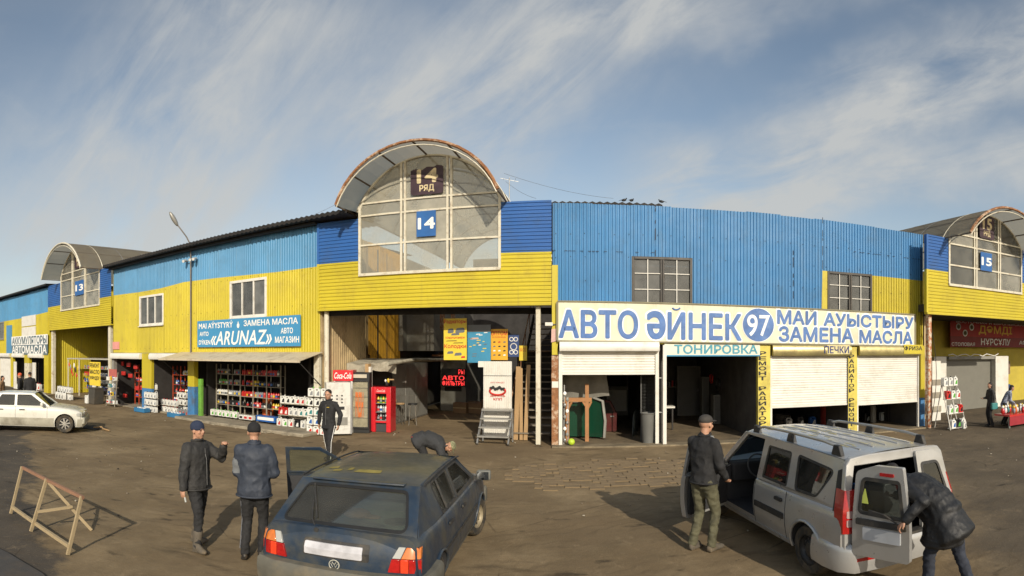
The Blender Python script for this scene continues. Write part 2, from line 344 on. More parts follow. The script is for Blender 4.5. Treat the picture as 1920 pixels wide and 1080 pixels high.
rust = M('rusty_steel', (.27, .12, .05), .8, var=.35, vs=9, dirt=.9, dcol=(.55, .42, .30), ds=6, dlo=.5, dhi=.62, bump=.4)
steel = M('grey_steel', (.32, .32, .31), .45, metal=.6, var=.1, dirt=.5, ds=4)
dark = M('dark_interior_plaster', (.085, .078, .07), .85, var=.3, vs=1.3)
darker = M('near_black_wall', (.035, .032, .03), .85, var=.35, vs=1.5)  # near-black base for deep rooms and small dark parts
concrete = M('dusty_concrete', (.30, .26, .19), .85, var=.15, vs=2, dirt=.8, dcol=(.09, .075, .055), ds=1.2, bump=.4, bs=40)
tan_ = M('tan_corrugated_sheet', (.56, .43, .24), .55, var=.08, dirt=.5, ds=1)
orange = M('ochre_board', (.66, .36, .035), .6, var=.1, dirt=.5, dcol=(.28, .15, .04), ds=1.2)
greyk = M('grey_kiosk_panel', (.25, .245, .22), .55, var=.08, dirt=.5, ds=1.2)
wood = M('raw_timber', (.42, .27, .13), .75, var=.22, vs=6, stretch=(1, 1, .15), dirt=.5, ds=3, bump=.25)
postm = M('cream_post_paint', (.62, .58, .46), .55, var=.05, dirt=.7, dcol=(.28, .17, .08), ds=3.5, dlo=.53, dhi=.66)
poly_ = None
def polycarb():
    m = bpy.data.materials.new('smoky_polycarbonate'); m.use_nodes = True; nt = m.node_tree; N = nt.nodes; L = nt.links; N.remove(N['Principled BSDF']); out = N['Material Output']
    tl = N.new('ShaderNodeBsdfTranslucent'); df = N.new('ShaderNodeBsdfDiffuse'); tr = N.new('ShaderNodeBsdfTransparent'); gl = N.new('ShaderNodeBsdfGlossy')
    tl.inputs[0].default_value = (.55, .50, .40, 1); tr.inputs[0].default_value = (.55, .52, .44, 1); gl.inputs['Roughness'].default_value = .25
    tc = N.new('ShaderNodeTexCoord'); n = N.new('ShaderNodeTexNoise'); n.inputs['Scale'].default_value = 1.6; n.inputs['Detail'].default_value = 7; L.new(tc.outputs['Object'], n.inputs[0])
    cr = N.new('ShaderNodeMix'); cr.data_type = 'RGBA'; cr.inputs[6].default_value = (.44, .40, .31, 1); cr.inputs[7].default_value = (.26, .21, .145, 1); L.new(n.outputs['Fac'], cr.inputs[0]); L.new(cr.outputs[2], df.inputs[0])
    a = N.new('ShaderNodeMixShader'); a.inputs[0].default_value = .5; L.new(tl.outputs[0], a.inputs[1]); L.new(df.outputs[0], a.inputs[2])
    b = N.new('ShaderNodeMixShader'); b.inputs[0].default_value = .28; L.new(a.outputs[0], b.inputs[1]); L.new(tr.outputs[0], b.inputs[2])
    c = N.new('ShaderNodeMixShader'); c.inputs[0].default_value = .07; L.new(b.outputs[0], c.inputs[1]); L.new(gl.outputs[0], c.inputs[2])
    L.new(c.outputs[0], out.inputs[0]); return m
pcarb = polycarb()
wgl = glass('dusty_window_glass', (.30, .32, .33), .55, .30, (.22, .22, .21), .12)
bgl = glass('bay_glass', (.94, .94, .90), .6, .24, (.50, .47, .38), .14)
def stripy(v0, v1, k): return [v0 + (v1 - v0) * i / k for i in range(k + 1)]
# ================================================================ corrugated sheets
def vsheets(par, x0, x1, zb, zt, zp, holes=(), period=.1, depth=.022, sw=1.15, mats=None, y=0.0, name='cladding_sheet'):
    """upright corrugated sheets side by side, each a part; zb, zt, zp are functions of x (bottom, top, paint line)"""
    mats = mats or [yel, blu]; x = x0; k = 0
    while x < x1 - .05:
        xe = min(x + sw, x1)
        if x1 - xe < .3: xe = x1
        b = MB(); yo = y - .004 * (k % 2) - random.uniform(0, .002); n = max(1, round((xe - x) / period)); pr = []
        for i in range(n):
            a = x + (xe - x) * i / n; q = (xe - x) / n
            pr += [(a, 0), (a + .28 * q, 0), (a + .5 * q, -depth), (a + .78 * q, -depth)]
        pr.append((xe, 0)); top = random.uniform(-.02, .02); bot = random.uniform(-.01, .01)
        for (xa, ya), (xb, yb) in zip(pr, pr[1:]):
            mid = (xa + xb) / 2; iv = [(None, None)]; segs = []
            hs = sorted((h[2], h[3]) for h in holes if h[0] < mid < h[1]); lo = 'b'; cur = []
            spans = []; s0 = None
            for h0, h1 in hs: spans.append((s0, h0)); s0 = h1
            spans.append((s0, None))
            for s, e in spans:
                A = zb(xa) + bot if s is None else s; B = zb(xb) + bot if s is None else s; C = zt(xb) + top if e is None else e; D = zt(xa) + top if e is None else e
                if C <= B + .002: continue
                pa, pb = (zp(xa), zp(xb)) if zp else (1e9, 1e9)
                if pb <= B + .01: b.quad((xa, yo + ya, A), (xb, yo + yb, B), (xb, yo + yb, C), (xa, yo + ya, D), 1)
                elif pb >= C - .01: b.quad((xa, yo + ya, A), (xb, yo + yb, B), (xb, yo + yb, C), (xa, yo + ya, D), 0)
                else:
                    b.quad((xa, yo + ya, A), (xb, yo + yb, B), (xb, yo + yb, pb), (xa, yo + ya, pa), 0)
                    b.quad((xa, yo + ya, pa), (xb, yo + yb, pb), (xb, yo + yb, C), (xa, yo + ya, D), 1)
        if b.f: b.build(name, mats, par, fix=False)
        x = xe; k += 1
def hsheets(par, x0, x1, z0, z1, m, period=.113, depth=.022, y=0.0, name='cladding_sheet', slope=0.0):
    n = max(1, round((z1 - z0) / period)); q = (z1 - z0) / n; pr = []; b = MB()
    for i in range(n):
        a = z0 + i * q; pr += [(a, 0), (a + .3 * q, 0), (a + .45 * q, -depth), (a + .85 * q, -depth)]
    pr.append((z1, 0))
    for (za, ya), (zb_, yb) in zip(pr, pr[1:]): b.quad((x0, y + ya, za), (x1, y + ya, za + slope), (x1, y + yb, zb_ + slope), (x0, y + yb, zb_))
    return b.build(name, m, par, fix=False)
def lwin(par, x0, x1, z0, z1, cols, rows=1, fm=None, gm=None, fw=.07, mw=.05, y=-.05, dep=.12, sash=None):
    """window: frame with mullions; every pane a sub-part"""
    fm = fm or wfr; gm = gm or wgl; b = MB()
    b.bx(x0 - .03, x0 + fw, y, y + dep, z0 - .03, z1 + .03); b.bx(x1 - fw, x1 + .03, y, y + dep, z0 - .03, z1 + .03)
    b.bx(x0 + fw, x1 - fw, y + .002, y + dep, z0 - .03, z0 + fw); b.bx(x0 + fw, x1 - fw, y + .002, y + dep, z1 - fw, z1 + .03)
    b.bx(x0 - .06, x1 + .06, y - .06, y - .001, z0 - .07, z0 - .035)
    cs = cols if isinstance(cols, (list, tuple)) else fr(0, 1, cols); rs = rows if isinstance(rows, (list, tuple)) else fr(0, 1, rows)
    for c in cs[1:-1]:
        xm = x0 + (x1 - x0) * c; b.bx(xm - mw / 2, xm + mw / 2, y + .004, y + dep - .01, z0 + fw, z1 - fw)
    for r in rs[1:-1]:
        zm = z0 + (z1 - z0) * r; b.bx(x0 + fw, x1 - fw, y + .012, y + dep - .02, zm - .016, zm + .016)
    w = b.build('window', fm, par, bevel=.008)
    for i in range(len(cs) - 1):
        for j in range(len(rs) - 1):
            p = MB(); xa, xb = x0 + (x1 - x0) * cs[i], x0 + (x1 - x0) * cs[i + 1]; za, zb_ = z0 + (z1 - z0) * rs[j], z0 + (z1 - z0) * rs[j + 1]
            p.bx(xa + .01, xb - .01, y + .06, y + .066, za + .01, zb_ - .01); p.build('pane', gm, w)
    return w
def shutterbox(par, x0, x1, z0, z1, y0=-.26, m=None, name='shutter_box'):
    pr = [(0, z0), (y0 + .02, z0), (y0, z0 + .03), (y0, z1 - .09), (y0 + .06, z1), (0, z1)]
    return MB().prismx(pr, x0, x1).build(name, m or white, par, bevel=.006)
def slats(par, x0, x1, z0, z1, y, m=None, droop=0.0, h=.078):
    """roller shutter curtain: convex slats joined, each one its own part"""
    n = max(2, round((z1 - z0) / h)); me = None
    for i in range(n):
        za = z1 - (i + 1) * (z1 - z0) / n; q = (z1 - z0) / n
        b = MB(); sl_ = droop * (1 - 0) * (i + 1) / n
        pr = [(y, .002), (y - .010, q * .18), (y - .014, q * .5), (y - .010, q * .82), (y, q - .002)]
        for (ya, a), (yb, c) in zip(pr, pr[1:]): b.quad((x0, ya, za + a), (x1, ya, za + a + sl_), (x1, yb, za + c + sl_), (x0, yb, za + c))
        b.quad((x0, y - .001, za - .001), (x1, y - .001, za - .001 + sl_), (x1, y, za + .006 + sl_), (x0, y, za + .006))
        b.build('slat', m or white, par, smooth=50, fix=False)
    MB().bx(x0, x1, y - .03, y + .01, z0 - .05, z0 - .001).build('bottom_bar', m or white, par) if droop == 0 else MB().bar((x0, y, z0 - .02), (x1, y, z0 - .02 + droop), .03, .05).build('bottom_bar', m or white, par)
def room(par, x0, x1, y0, y1, z0, z1, m=None, fm=None, name='interior_wall'):
    m = m or dark
    MB().bx(x0, x1, y1, y1 + .1, z0, z1).build(name, m, par); MB().bx(x0 - .1, x0, y0, y1 + .1, z0, z1).build(name, m, par); MB().bx(x1, x1 + .1, y0, y1 + .1, z0, z1).build(name, m, par)
    MB().bx(x0 - .1, x1 + .1, y0, y1 + .1, z1, z1 + .12).build('ceiling', m, par); MB().bx(x0 - .1, x1 + .1, y0 - .2, y1 + .1, z0 - .05, z0 + .02).build('floor', fm or concrete, par)
# ================================================================ ground
def ground():
    m = bpy.data.materials.new('dusty_trodden_ground'); m.use_nodes = True; nt = m.node_tree; N = nt.nodes; L = nt.links; b = N['Principled BSDF']
    tc = N.new('ShaderNodeTexCoord'); sep = N.new('ShaderNodeSeparateXYZ'); L.new(tc.outputs['Object'], sep.inputs[0])
    def noise(s, d=6, r=.6, st=(1, 1, 1), off=(0, 0, 0), dist=0):
        mp = N.new('ShaderNodeMapping'); mp.inputs['Scale'].default_value = st; mp.inputs['Location'].default_value = off; L.new(tc.outputs['Object'], mp.inputs[0])
        n = N.new('ShaderNodeTexNoise'); n.inputs['Scale'].default_value = s; n.inputs['Detail'].default_value = d; n.inputs['Roughness'].default_value = r; n.inputs['Distortion'].default_value = dist; L.new(mp.outputs[0], n.inputs['Vector']); return n.outputs['Fac']
    def mr(f, lo, hi, a=0., c=1., sm=True):
        x = N.new('ShaderNodeMapRange'); x.interpolation_type = 'SMOOTHSTEP' if sm else 'LINEAR'; x.inputs[1].default_value = lo; x.inputs[2].default_value = hi; x.inputs[3].default_value = a; x.inputs[4].default_value = c; L.new(f, x.inputs[0]); return x.outputs[0]
    def mt(op, a, c, cl=False):
        x = N.new('ShaderNodeMath'); x.operation = op; x.use_clamp = cl
        for i, v in enumerate((a, c)):
            if isinstance(v, (int, float)): x.inputs[i].default_value = v
            else: L.new(v, x.inputs[i])
        return x.outputs[0]
    def mix(f, a, c):
        x = N.new('ShaderNodeMix'); x.data_type = 'RGBA'; L.new(f, x.inputs[0])
        for i, v in ((6, a), (7, c)):
            if hasattr(v, 'is_output'): L.new(v, x.inputs[i])
            else: x.inputs[i].default_value = (*v, 1)
        return x.outputs[2]
    asph = mix(mr(noise(.9, 7), .3, .7), (.062, .054, .045), (.105, .087, .066))
    dust = mix(mr(noise(.55, 8, .65), .33, .67), (.165, .122, .070), (.275, .208, .122))
    dust = mix(mr(noise(5, 8, .7), .35, .75, 0, .55), dust, (.19, .135, .075))
    dust = mix(mr(noise(1.1, 6, .6, (.55, 1.6, 1), (3, 1, 0), .4), .55, .72, 0, .75), dust, (.075, .056, .035))
    # bare darker asphalt in the lower left and lower right foreground
    px, py = sep.outputs[0], sep.outputs[1]
    l1 = mt('ADD', mt('MULTIPLY', px, -.62), mt('MULTIPLY', py, -.78))        # grows towards the near left
    e1 = mr(mt('ADD', l1, mt('MULTIPLY', noise(.8, 7, .65), 3.0)), .75, 1.15)
    l2 = mt('SUBTRACT', mt('MULTIPLY', px, .85), mt('MULTIPLY', py, .62))
    e2 = mr(mt('ADD', l2, mt('MULTIPLY', noise(.7, 7, .65, off=(7, 3, 0)), 3.0)), 2.6, 3.8, 0, .72)
    far = mr(noise(.33, 7, .65, off=(1, 9, 0)), .46, .60, 0, .7)
    c = mix(far, dust, (.165, .12, .07)); c = mix(e1, c, asph); c = mix(e2, c, asph)
    spots = mr(noise(1.7, 5, .5, (.8, 1.6, 1), (11, 4, 0)), .62, .72, 0, .75); c = mix(spots, c, (.035, .028, .02))
    scuff = mr(noise(2.2, 8, .75, (1.0, .6, 1), (2, 8, 0), .2), .55, .70, 0, .35); c = mix(scuff, c, (.40, .30, .18))
    wv = N.new('ShaderNodeTexWave'); wv.wave_type = 'BANDS'; wv.inputs['Scale'].default_value = 1.15; wv.inputs['Distortion'].default_value = 14; wv.inputs['Detail'].default_value = 4; wv.inputs['Detail Scale'].default_value = .8
    mpw = N.new('ShaderNodeMapping'); mpw.inputs['Rotation'].default_value = (0, 0, radians(68)); L.new(tc.outputs['Object'], mpw.inputs[0]); L.new(mpw.outputs[0], wv.inputs['Vector'])
    tracks = mt('MULTIPLY', mr(wv.outputs['Fac'], .8, .97, 0, .28), mr(noise(.6, 4, off=(4, 4, 0)), .45, .6)); c = mix(tracks, c, (.09, .066, .04))
    vo = N.new('ShaderNodeTexVoronoi'); vo.feature = 'DISTANCE_TO_EDGE'; vo.inputs['Scale'].default_value = .38; L.new(tc.outputs['Object'], vo.inputs['Vector'])
    crack = mt('MULTIPLY', mr(vo.outputs['Distance'], .0, .006, .55, 0), mr(noise(.5, 3, off=(8, 2, 0)), .5, .6)); c = mix(crack, c, (.03, .023, .016))
    grit = mr(noise(45, 3, .7), .60, .72, 0, .5); c = mix(grit, c, (.32, .26, .17))
    L.new(c, b.inputs['Base Color']); b.inputs['Roughness'].default_value = .92; b.inputs['Specular IOR Level'].default_value = .2
    bp = N.new('ShaderNodeBump'); bp.inputs['Strength'].default_value = .55; bp.inputs['Distance'].default_value = .03
    h = mt('ADD', mt('MULTIPLY', noise(3.2, 9, .7), 1.0), mt('MULTIPLY', noise(30, 4, .7), .35)); L.new(h, bp.inputs['Height']); L.new(bp.outputs[0], b.inputs['Normal'])
    g = MB(); xs = [-900, -300, -100] + fr(-45, -14, 31)[:-1] + fr(-14, 13, 200) + fr(13, 45, 32)[1:] + [100, 300, 900]; ys = [-900, -200, -30] + fr(-6, 3, 9)[:-1] + fr(3, 17, 110) + fr(17, 44, 30)[1:] + [120, 300, 900]
    from mathutils import noise as mn
    def hh(x, y):
        if -14 < x < 13 and 3 < y < 15.5:
            k = min(1, (15.5 - y) / 1.5, (x + 14) / 1, (13 - x) / 1, (y - 3)); k = max(0, k) * (.25 if -1.5 < x < 5.2 and y > 9.8 else 1)
            return -.016 + k * (.022 * mn.noise(Vector((x * .8, y * .8, 0))) + .016 * mn.noise(Vector((x * 2.6, y * 2.6, 3))) + .010 * abs(mn.noise(Vector((x * 6, y * 6, 7)))) - .004)
        if -40 < x < 40 and -5 < y < 40: return .012 * sin(x * .9 + 1.3 * sin(y * .5)) * sin(y * .7) - .012
        return -.012
    vs = [(x, y, hh(x, y)) for x in xs for y in ys]; n = len(ys)
    g.add(vs, [(i * n + j, (i + 1) * n + j, (i + 1) * n + j + 1, i * n + j + 1) for i in range(len(xs) - 1) for j in range(n - 1)])
    tag(g.build('ground', m, smooth=60, fix=False), 'dusty brown trodden yard in front of the market', kind='structure')
ground()
# asphalt road edge in the near left corner
def road():
    m = M('road_asphalt', (.060, .056, .052), .9, var=.2, vs=3, dirt=.6, dcol=(.14, .10, .06), ds=.9, dlo=.5, dhi=.7, bump=.6, bs=90)
    a, b = G(-60, 985), G(100, 1100); d = (b - a).normalized(); n = Vector((-d.y, d.x, 0)) * -1
    a = a - d * 14; b = b + d * 9; q = MB(); k = 30
    for i in range(k):
        p0 = a.lerp(b, i / k); p1 = a.lerp(b, (i + 1) / k); w0 = .12 * sin(i * 1.9) + .07 * sin(i * 4.1); w1 = .12 * sin((i + 1) * 1.9) + .07 * sin((i + 1) * 4.1)
        q.quad(p0 + n * w0 + Vector((0, 0, .014)), p1 + n * w1 + Vector((0, 0, .014)), p1 + n * 5 + Vector((0, 0, .014)), p0 + n * 5 + Vector((0, 0, .014)))
    tag(q.build('road', m, fix=False), 'strip of dark asphalt road beside the yard', kind='structure')
road()
# worn paving bricks in front of the right garages, sunk in dust
def paving():
    m = [M('worn_brick_%d' % i, c, .9, var=.15, dirt=.9, dcol=(.22, .158, .085), ds=1.3, dlo=.40, dhi=.55) for i, c in enumerate([(.19, .135, .078), (.215, .155, .09), (.165, .12, .072)])]
    root = bpy.data.objects.new('paving', None); COL.objects.link(root); tag(root, 'worn paving bricks sunk in dust before the garages', kind='structure')
    me = [MB().bx(-.147, .147, -.097, .097, -.03, .002).mesh('brick', mm) for mm in m]; k = 0
    for j in range(17):
        for i in range(16):
            x = -.3 + i * .30 + (j % 2) * .15 + .012 * sin(i * 3 + j); y = 10.6 + j * .20
            if (i - 8) ** 2 / 60 + (j - 8) ** 2 / 70 > .9 + .35 * sin(i * 2.1 + j) * sin(j * 1.3) or random.random() < .12: continue
            o = bpy.data.objects.new('brick', me[(i * 7 + j * 3) % 3]); COL.objects.link(o); o.parent = root; o.location = (x, y, random.uniform(-.003, .0)); o.rotation_euler = (random.uniform(-.003, .003), random.uniform(-.003, .003), random.uniform(-.02, .02) - .07)
            k += 1
paving()
# ================================================================ facade lines
SL = Seg((-36.8, 28.3), (-6.22, 17.42)); SB = Seg((-6.22, 17.42), (1.15, 16.06)); SR = Seg((1.15, 16.06), (13.52, 15.0)); SE = Seg((13.1, 14.45), (20.6, 14.45))
TOP = 7.1
def arcpts(xc, a, zs, h, n=20, da=0.0):
    R = (a * a + h * h) / (2 * h); zc = zs + h - R; t0 = math.asin(min(1, a / R)); R += da
    return [(xc + R * sin(-t0 + 2 * t0 * i / n), zc + R * cos(-t0 + 2 * t0 * i / n)) for i in range(n + 1)]
def bay(seg, num, x0, x1, wx0, wx1, zb=4.08, zw=5.14, zpaint=5.6, depth_back=14, ytop=TOP, wallm=None, y0=-.12, rust_rim=True, label='', zs=7.3, h=1.55, lv=(6.08, 7.05, 7.46)):
    par = segthing(seg, 'gateway_bay', label, 'building')
    xc = (wx0 + wx1) / 2; a = (wx1 - wx0) / 2; lv = list(lv)
    hsheets(par, x0, x1, zb, zw, yel, y=y0); hsheets(par, x0, wx0, zw, zpaint, yel, y=y0); hsheets(par, wx1, x1, zw, zpaint, yel, y=y0)
    hsheets(par, x0, wx0, zpaint, ytop - .1, bblu, y=y0 - .004); hsheets(par, wx1, x1, zpaint, ytop + .05, bblu, y=y0 - .004)
    MB().bx(x0, x1, y0 - .04, y0 + .12, zb - .06, zb - .002).build('edge_trim', yel, par); MB().bx(x0 - .03, x0 + .05, y0 - .03, y0 + .1, zb, zpaint).build('edge_trim', yel, par); MB().bx(x0 - .03, x0 + .05, y0 - .03, y0 + .1, zpaint, ytop - .1).build('edge_trim', bblu, par)
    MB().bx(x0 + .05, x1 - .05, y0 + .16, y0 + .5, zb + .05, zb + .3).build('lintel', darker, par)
    # glazed arch
    inner = arcpts(xc, a, zs, h, 24); ff = MB()
    ff.tube([(x, y0 - .01, z) for x, z in inner], .045, 6)
    mulls = [wx0 + (wx1 - wx0) * f for f in (0, .33, .66, 1)]
    def atop(x):
        R = (a * a + h * h) / (2 * h); zc = zs + h - R; return zc + sqrt(max(0, R * R - (x - xc) ** 2))
    frame = MB()
    for i, x in enumerate(mulls):
        if i in (1, 2):
            for dx in (-.06, .06): frame.bx(x + dx - .035, x + dx + .035, y0 - .05, y0 + .04, zw, atop(x + dx) - .01)
        else: frame.bx(x - .04, x + .04, y0 - .05, y0 + .04, zw, zs + .05)
    frame.bx(wx0 - .03, wx1 + .03, y0 - .07, y0 - .002, zw - .05, zw + .04)
    for z in lv: frame.bx(wx0 + .041, wx1 - .041, y0 - .045, y0 + .03, z - .03, z + .03)
    fo = frame.build('window', cream, par, bevel=.006); ff.build('arch_bar', cream, fo, smooth=40)
    zl = [zw] + lv + [None]
    for i in range(3):
        for j in range(4):
            xa, xb = mulls[i] + .02, mulls[i + 1] - .02; za = zl[j]
            if zl[j + 1]: MB().bx(xa, xb, y0 + .0, y0 + .008, za, zl[j + 1]).build('pane', bgl, fo)
            else:
                k = 8; top = [(xb - (xb - xa) * t / k, max(za + .01, atop(xb - (xb - xa) * t / k))) for t in range(k + 1)]
                MB().prism([(xa, za), (xb, za)] + top, y0, y0 + .008).build('pane', bgl, fo)
    # vault over the lane with its canopy
    ax, yc = a + .20, y0 - 1.25; ribs = [yc, y0 + .1] + [y0 + 1.6 + 1.6 * i for i in range(int(depth_back / 1.6))]
    arc = arcpts(xc, ax, zs - .12, h + .18, 18); arcl = lambda y: [(x, y, z) for x, z in arc]
    rim = MB().tube(arcl(yc), .05, 6); rim.build('canopy_rim', rust if rust_rim else cream, par, smooth=40)
    MB().tube([(x, yc - .01, z - .10) for x, z in arcpts(xc, ax - .03, zs - .10, h + .10, 18)], .02, 5).build('canopy_rim', cream, par, smooth=40)
    for i, y in enumerate(ribs[1:]): MB().tube([(x, y, z - .03) for x, z in arc], .035, 5).build('vault_rib', steel if i else cream, par, smooth=40)
    for j in (0, 3, 6, 9, 12, 15, 18):
        x, z = arc[j]; MB().bar((x, yc, z - .03), (x, ribs[-1], z - .03), .04, .04).build('purlin', M('dark_bar', (.12, .085, .055), .7), par)
    for i in range(len(ribs) - 1):
        for j0 in (0, 9):
            b = MB()
            for j in range(j0, j0 + 9):
                (xa, za), (xb, zb2) = arc[j], arc[j + 1]; b.quad((xa, ribs[i], za), (xb, ribs[i], zb2), (xb, ribs[i + 1] - .01, zb2), (xa, ribs[i + 1] - .01, za))
            b.build('polycarbonate_sheet', pcarb, par, smooth=60, fix=False)
    return par, xc, atop
def lane(par, x0, x1, y1, parts, top=7.0, floor=True):
    """side walls of the covered lane: parts = list of (side, ya, yb, z0, z1, material, offset)"""
    for side, ya, yb, z0, z1, mt, off in parts:
        b = MB(); n = max(1, round((yb - ya) / .16)); q = (yb - ya) / n
        X = (lambda d: x0 + off + d) if side < 0 else (lambda d: x1 - off - d); pr = []
        for i in range(n): a = ya + i * q; pr += [(a, 0), (a + .3 * q, 0), (a + .5 * q, .02), (a + .8 * q, .02)]
        pr.append((yb, 0))
        for (a, d), (c, e) in zip(pr, pr[1:]): b.quad((X(d), a, z0), (X(e), c, z0), (X(e), c, z1), (X(d), a, z1))
        b.build('side_wall', mt, par, fix=False)
# ---------------------------------------------------------------- gateway 14 (centre)
wa, wb = SB.s(675, -.12), SB.s(937, -.12)
b14, xc14, at14 = bay(SB, 14, 0, SB.L, wa, wb, label='blue and yellow gateway bay with glazed arch over lane 14', zb=4.1)
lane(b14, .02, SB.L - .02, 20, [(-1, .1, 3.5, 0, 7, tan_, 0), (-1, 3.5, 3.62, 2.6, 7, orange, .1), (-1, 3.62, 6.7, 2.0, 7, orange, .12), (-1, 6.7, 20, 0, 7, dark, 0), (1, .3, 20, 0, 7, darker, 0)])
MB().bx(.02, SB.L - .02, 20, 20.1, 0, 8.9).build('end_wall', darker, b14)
MB().bx(.1, .35, 6.5, 12, 2.75, 5.6).bx(.35, 1.6, 7, 12, 2.75, 5.6).build('upper_kiosk', greyk, b14)
for y in (7.9, 9.6): lwin_ = MB().bx(1.6, 1.63, y, y + .6, 3.7, 4.7).build('side_window', rust, b14)
for yy in (4.3, 5.2): MB().tube([(.16, yy, 2.2), (.16, yy, 6.8)], .03, 6).build('downpipe', darker, b14, smooth=40)
MB().bar((0.05, .3, 4.0), (SB.L, 1.6, 4.0), .12, .2).build('beam', darker, b14)
for px, w, pm in ((612.5, .15, postm), (1009.5, .13, postm)):
    x = SB.s(px, .1); MB().cyl((x, .1, 0), (x, .1, 4.06), w / 2 if px < 700 else .001, n=12) if False else None
    (MB().cyl((x, .1, 0), (x, .1, 4.06), .085, n=16) if px < 700 else MB().bx(x - .065, x + .065, .03, .17, 0, 4.06)).build('column', pm, b14, smooth=40)
# far kiosks of lane 14
for k, (xa, xb, ya, yb, zt, mm) in enumerate([(1.4, 2.6, 8.6, 12, 2.5, greyk), (.2, 2.2, 13, 17, 2.6, dark), (4.9, 6.6, 9, 14, 2.7, dark), (3.9, 5.2, 15, 19, 2.5, greyk)]):
    t = thing('lane_kiosk', ['grey kiosk inside the covered lane beyond the bar stools', 'dark kiosk far in the lane under the red letter sign', 'dark shop block in the lane behind the hanging posters', 'grey kiosk at the very back of the lane'][k], 'kiosk', SB.w(0, 0), SB.rot)
    MB().bx(xa, xb, ya, yb, 0, zt).build('wall', mm, t); MB().bx(xa - .25, xb + .25, ya - .5, yb, zt + .005, zt + .08).build('canopy', rust, t)
    MB().bx(xa + .2, xb - .2, ya - .02, ya - .004, .9, 1.9).build('shop_window', darker, t)
# ---------------------------------------------------------------- gateway 13 (far left)
x0, x1 = SL.s(94), SL.s(213); b13, xc13, _ = bay(SL, 13, x0 + .02, x1 - .02, SL.s(115, -.12), SL.s(187, -.12), label='small blue and yellow gateway bay with glazed arch numbered 13', zb=4.15, rust_rim=False, zw=5.25, depth_back=10)
lane(b13, x0 + .05, x1 - .05, 9, [(-1, 0, 6, 0, 7, yel, 0), (1, 0, 6, 0, 7, yel, 0)])
vsheets(b13, x0 + .06, x1 - .06, lambda x: 2.3, lambda x: 8.7, None, y=5.0, period=.2, name='back_sheet'); MB().bx(x0, x1, 5.1, 5.2, 0, 8.8).build('end_wall', darker, b13); MB().bx(x0 + .1, x1 - .1, .5, 5, 4.3, 4.4).build('ceiling', darker, b13)  # ceiling slab added so sun comes in only through the opening below
for px in (99, 206.5): xx = SL.s(px, .05); MB().bx(xx - .13, xx + .13, .0, .2, 0, 4.1).build('column', postm, b13)
# ---------------------------------------------------------------- gateway 15 (far right)
b15, xc15, _ = bay(SE, 15, 0, SE.L, SE.s(1779, -.12), SE.s(1914, -.12), label='blue and yellow gateway bay at the right end numbered 15', zb=4.08, depth_back=8.2, zs=6.98, h=1.12, lv=(5.87, 6.66, 7.07), ytop=6.95)
MB().bx(.1, SE.L + 9, .6, 5, 4.2, 4.3).build('ceiling', darker, b15)  # ceiling slab added to keep sun through the arch off the banner
lane(b15, .3, SE.L - .02, 9, [(-1, .5, 6, 0, 6.6, darker, 0)])
MB().bx(-.2, SE.L + 9, 5.0, 5.1, 0, 6.5).build('end_wall', M('dull_yellow_wall', (.50, .40, .05), .7, var=.1), b15)  # end wall in a slightly duller yellow than the cladding
xx = SE.s(1741, .1); MB().bx(xx - .07, xx + .07, .02, .18, 0, 4.05).build('column', M('chipped_post', (.60, .50, .38), .6, dirt=1, dcol=(.42, .14, .05), ds=9, dlo=.45, dhi=.55), b15)
MB().tube([SE.w(0, 0) * 0 + Vector((xx + .15 + .25 * sin(i / 12 * pi), .12, 3.6 - i * .28)) for i in range(13)], .012, 5).build('cable', darker, b15)
# ---------------------------------------------------------------- left building between gateways 13 and 14
xl0, xl1 = SL.s(213), SL.s(600.5); zline = 2.66
lb = segthing(SL, 'market_hall', 'long blue and yellow corrugated hall between gateways 13 and 14', 'building')
pts = [(SL.s(p), SL.z(p, y)) for p, y in ((205, 555), (260, 548), (300, 541), (345, 529), (400, 522), (480, 514), (520, 510), (602, 499))]
def lerpf(pts): 
    def f(x):
        if x <= pts[0][0]: return pts[0][1]
        for (a, b), (c, d) in zip(pts, pts[1:]):
            if x <= c: return b + (d - b) * (x - a) / (c - a)
        return pts[-1][1]
    return f
zp_l = lerpf(pts); wl = [(SL.s(263), SL.s(307), SL.z(285, 609), SL.z(285, 554)), (SL.s(433), SL.s(500), SL.z(465, 594), SL.z(465, 525))]
vsheets(lb, xl0, xl1, lambda x: zline, lambda x: 6.98, zp_l, holes=wl, period=.115, mats=[yel, blu])
for w in wl: lwin(lb, *w, cols=[0, .34, .66, 1])
def roof(par, x0, x1, z, y0, y1, th_=.09, slope=.02, nm='roof'):
    b = MB(); n = round((x1 - x0) / .22)
    for i in range(n * 2):
        a, c = x0 + (x1 - x0) * i / (2 * n), x0 + (x1 - x0) * (i + 1) / (2 * n); za, zc = z + (.05 if i % 2 else 0), z + (0 if i % 2 else .05); 
        b.quad((a, y0, za), (c, y0, zc), (c, y1, zc + slope * (y1 - y0)), (a, y1, za + slope * (y1 - y0)))
        b.quad((a, y0, za - th_), (c, y0, zc - th_), (c, y0, zc), (a, y0, za)); b.quad((a, y0, za - th_), (a, y1, za - th_), (c, y1, zc - th_), (c, y0, zc - th_))
    return b.build(nm, roofm, par, fix=False)
roof(lb, xl0 - .2, xl1 - 1.55, 7.16, -.55, 9, .12); roof(lb, xl1 - 1.55, xl1 + 1.5, 7.16, -.55, 1.6, .12)
MB().bx(xl0, xl1, -.3, -.06, 6.96, 7.03).build('eaves_board', roofm, lb); MB().bx(xl0, xl1 - 1.6, 8.9, 9, 0, 7).build('back_wall', dark, lb)
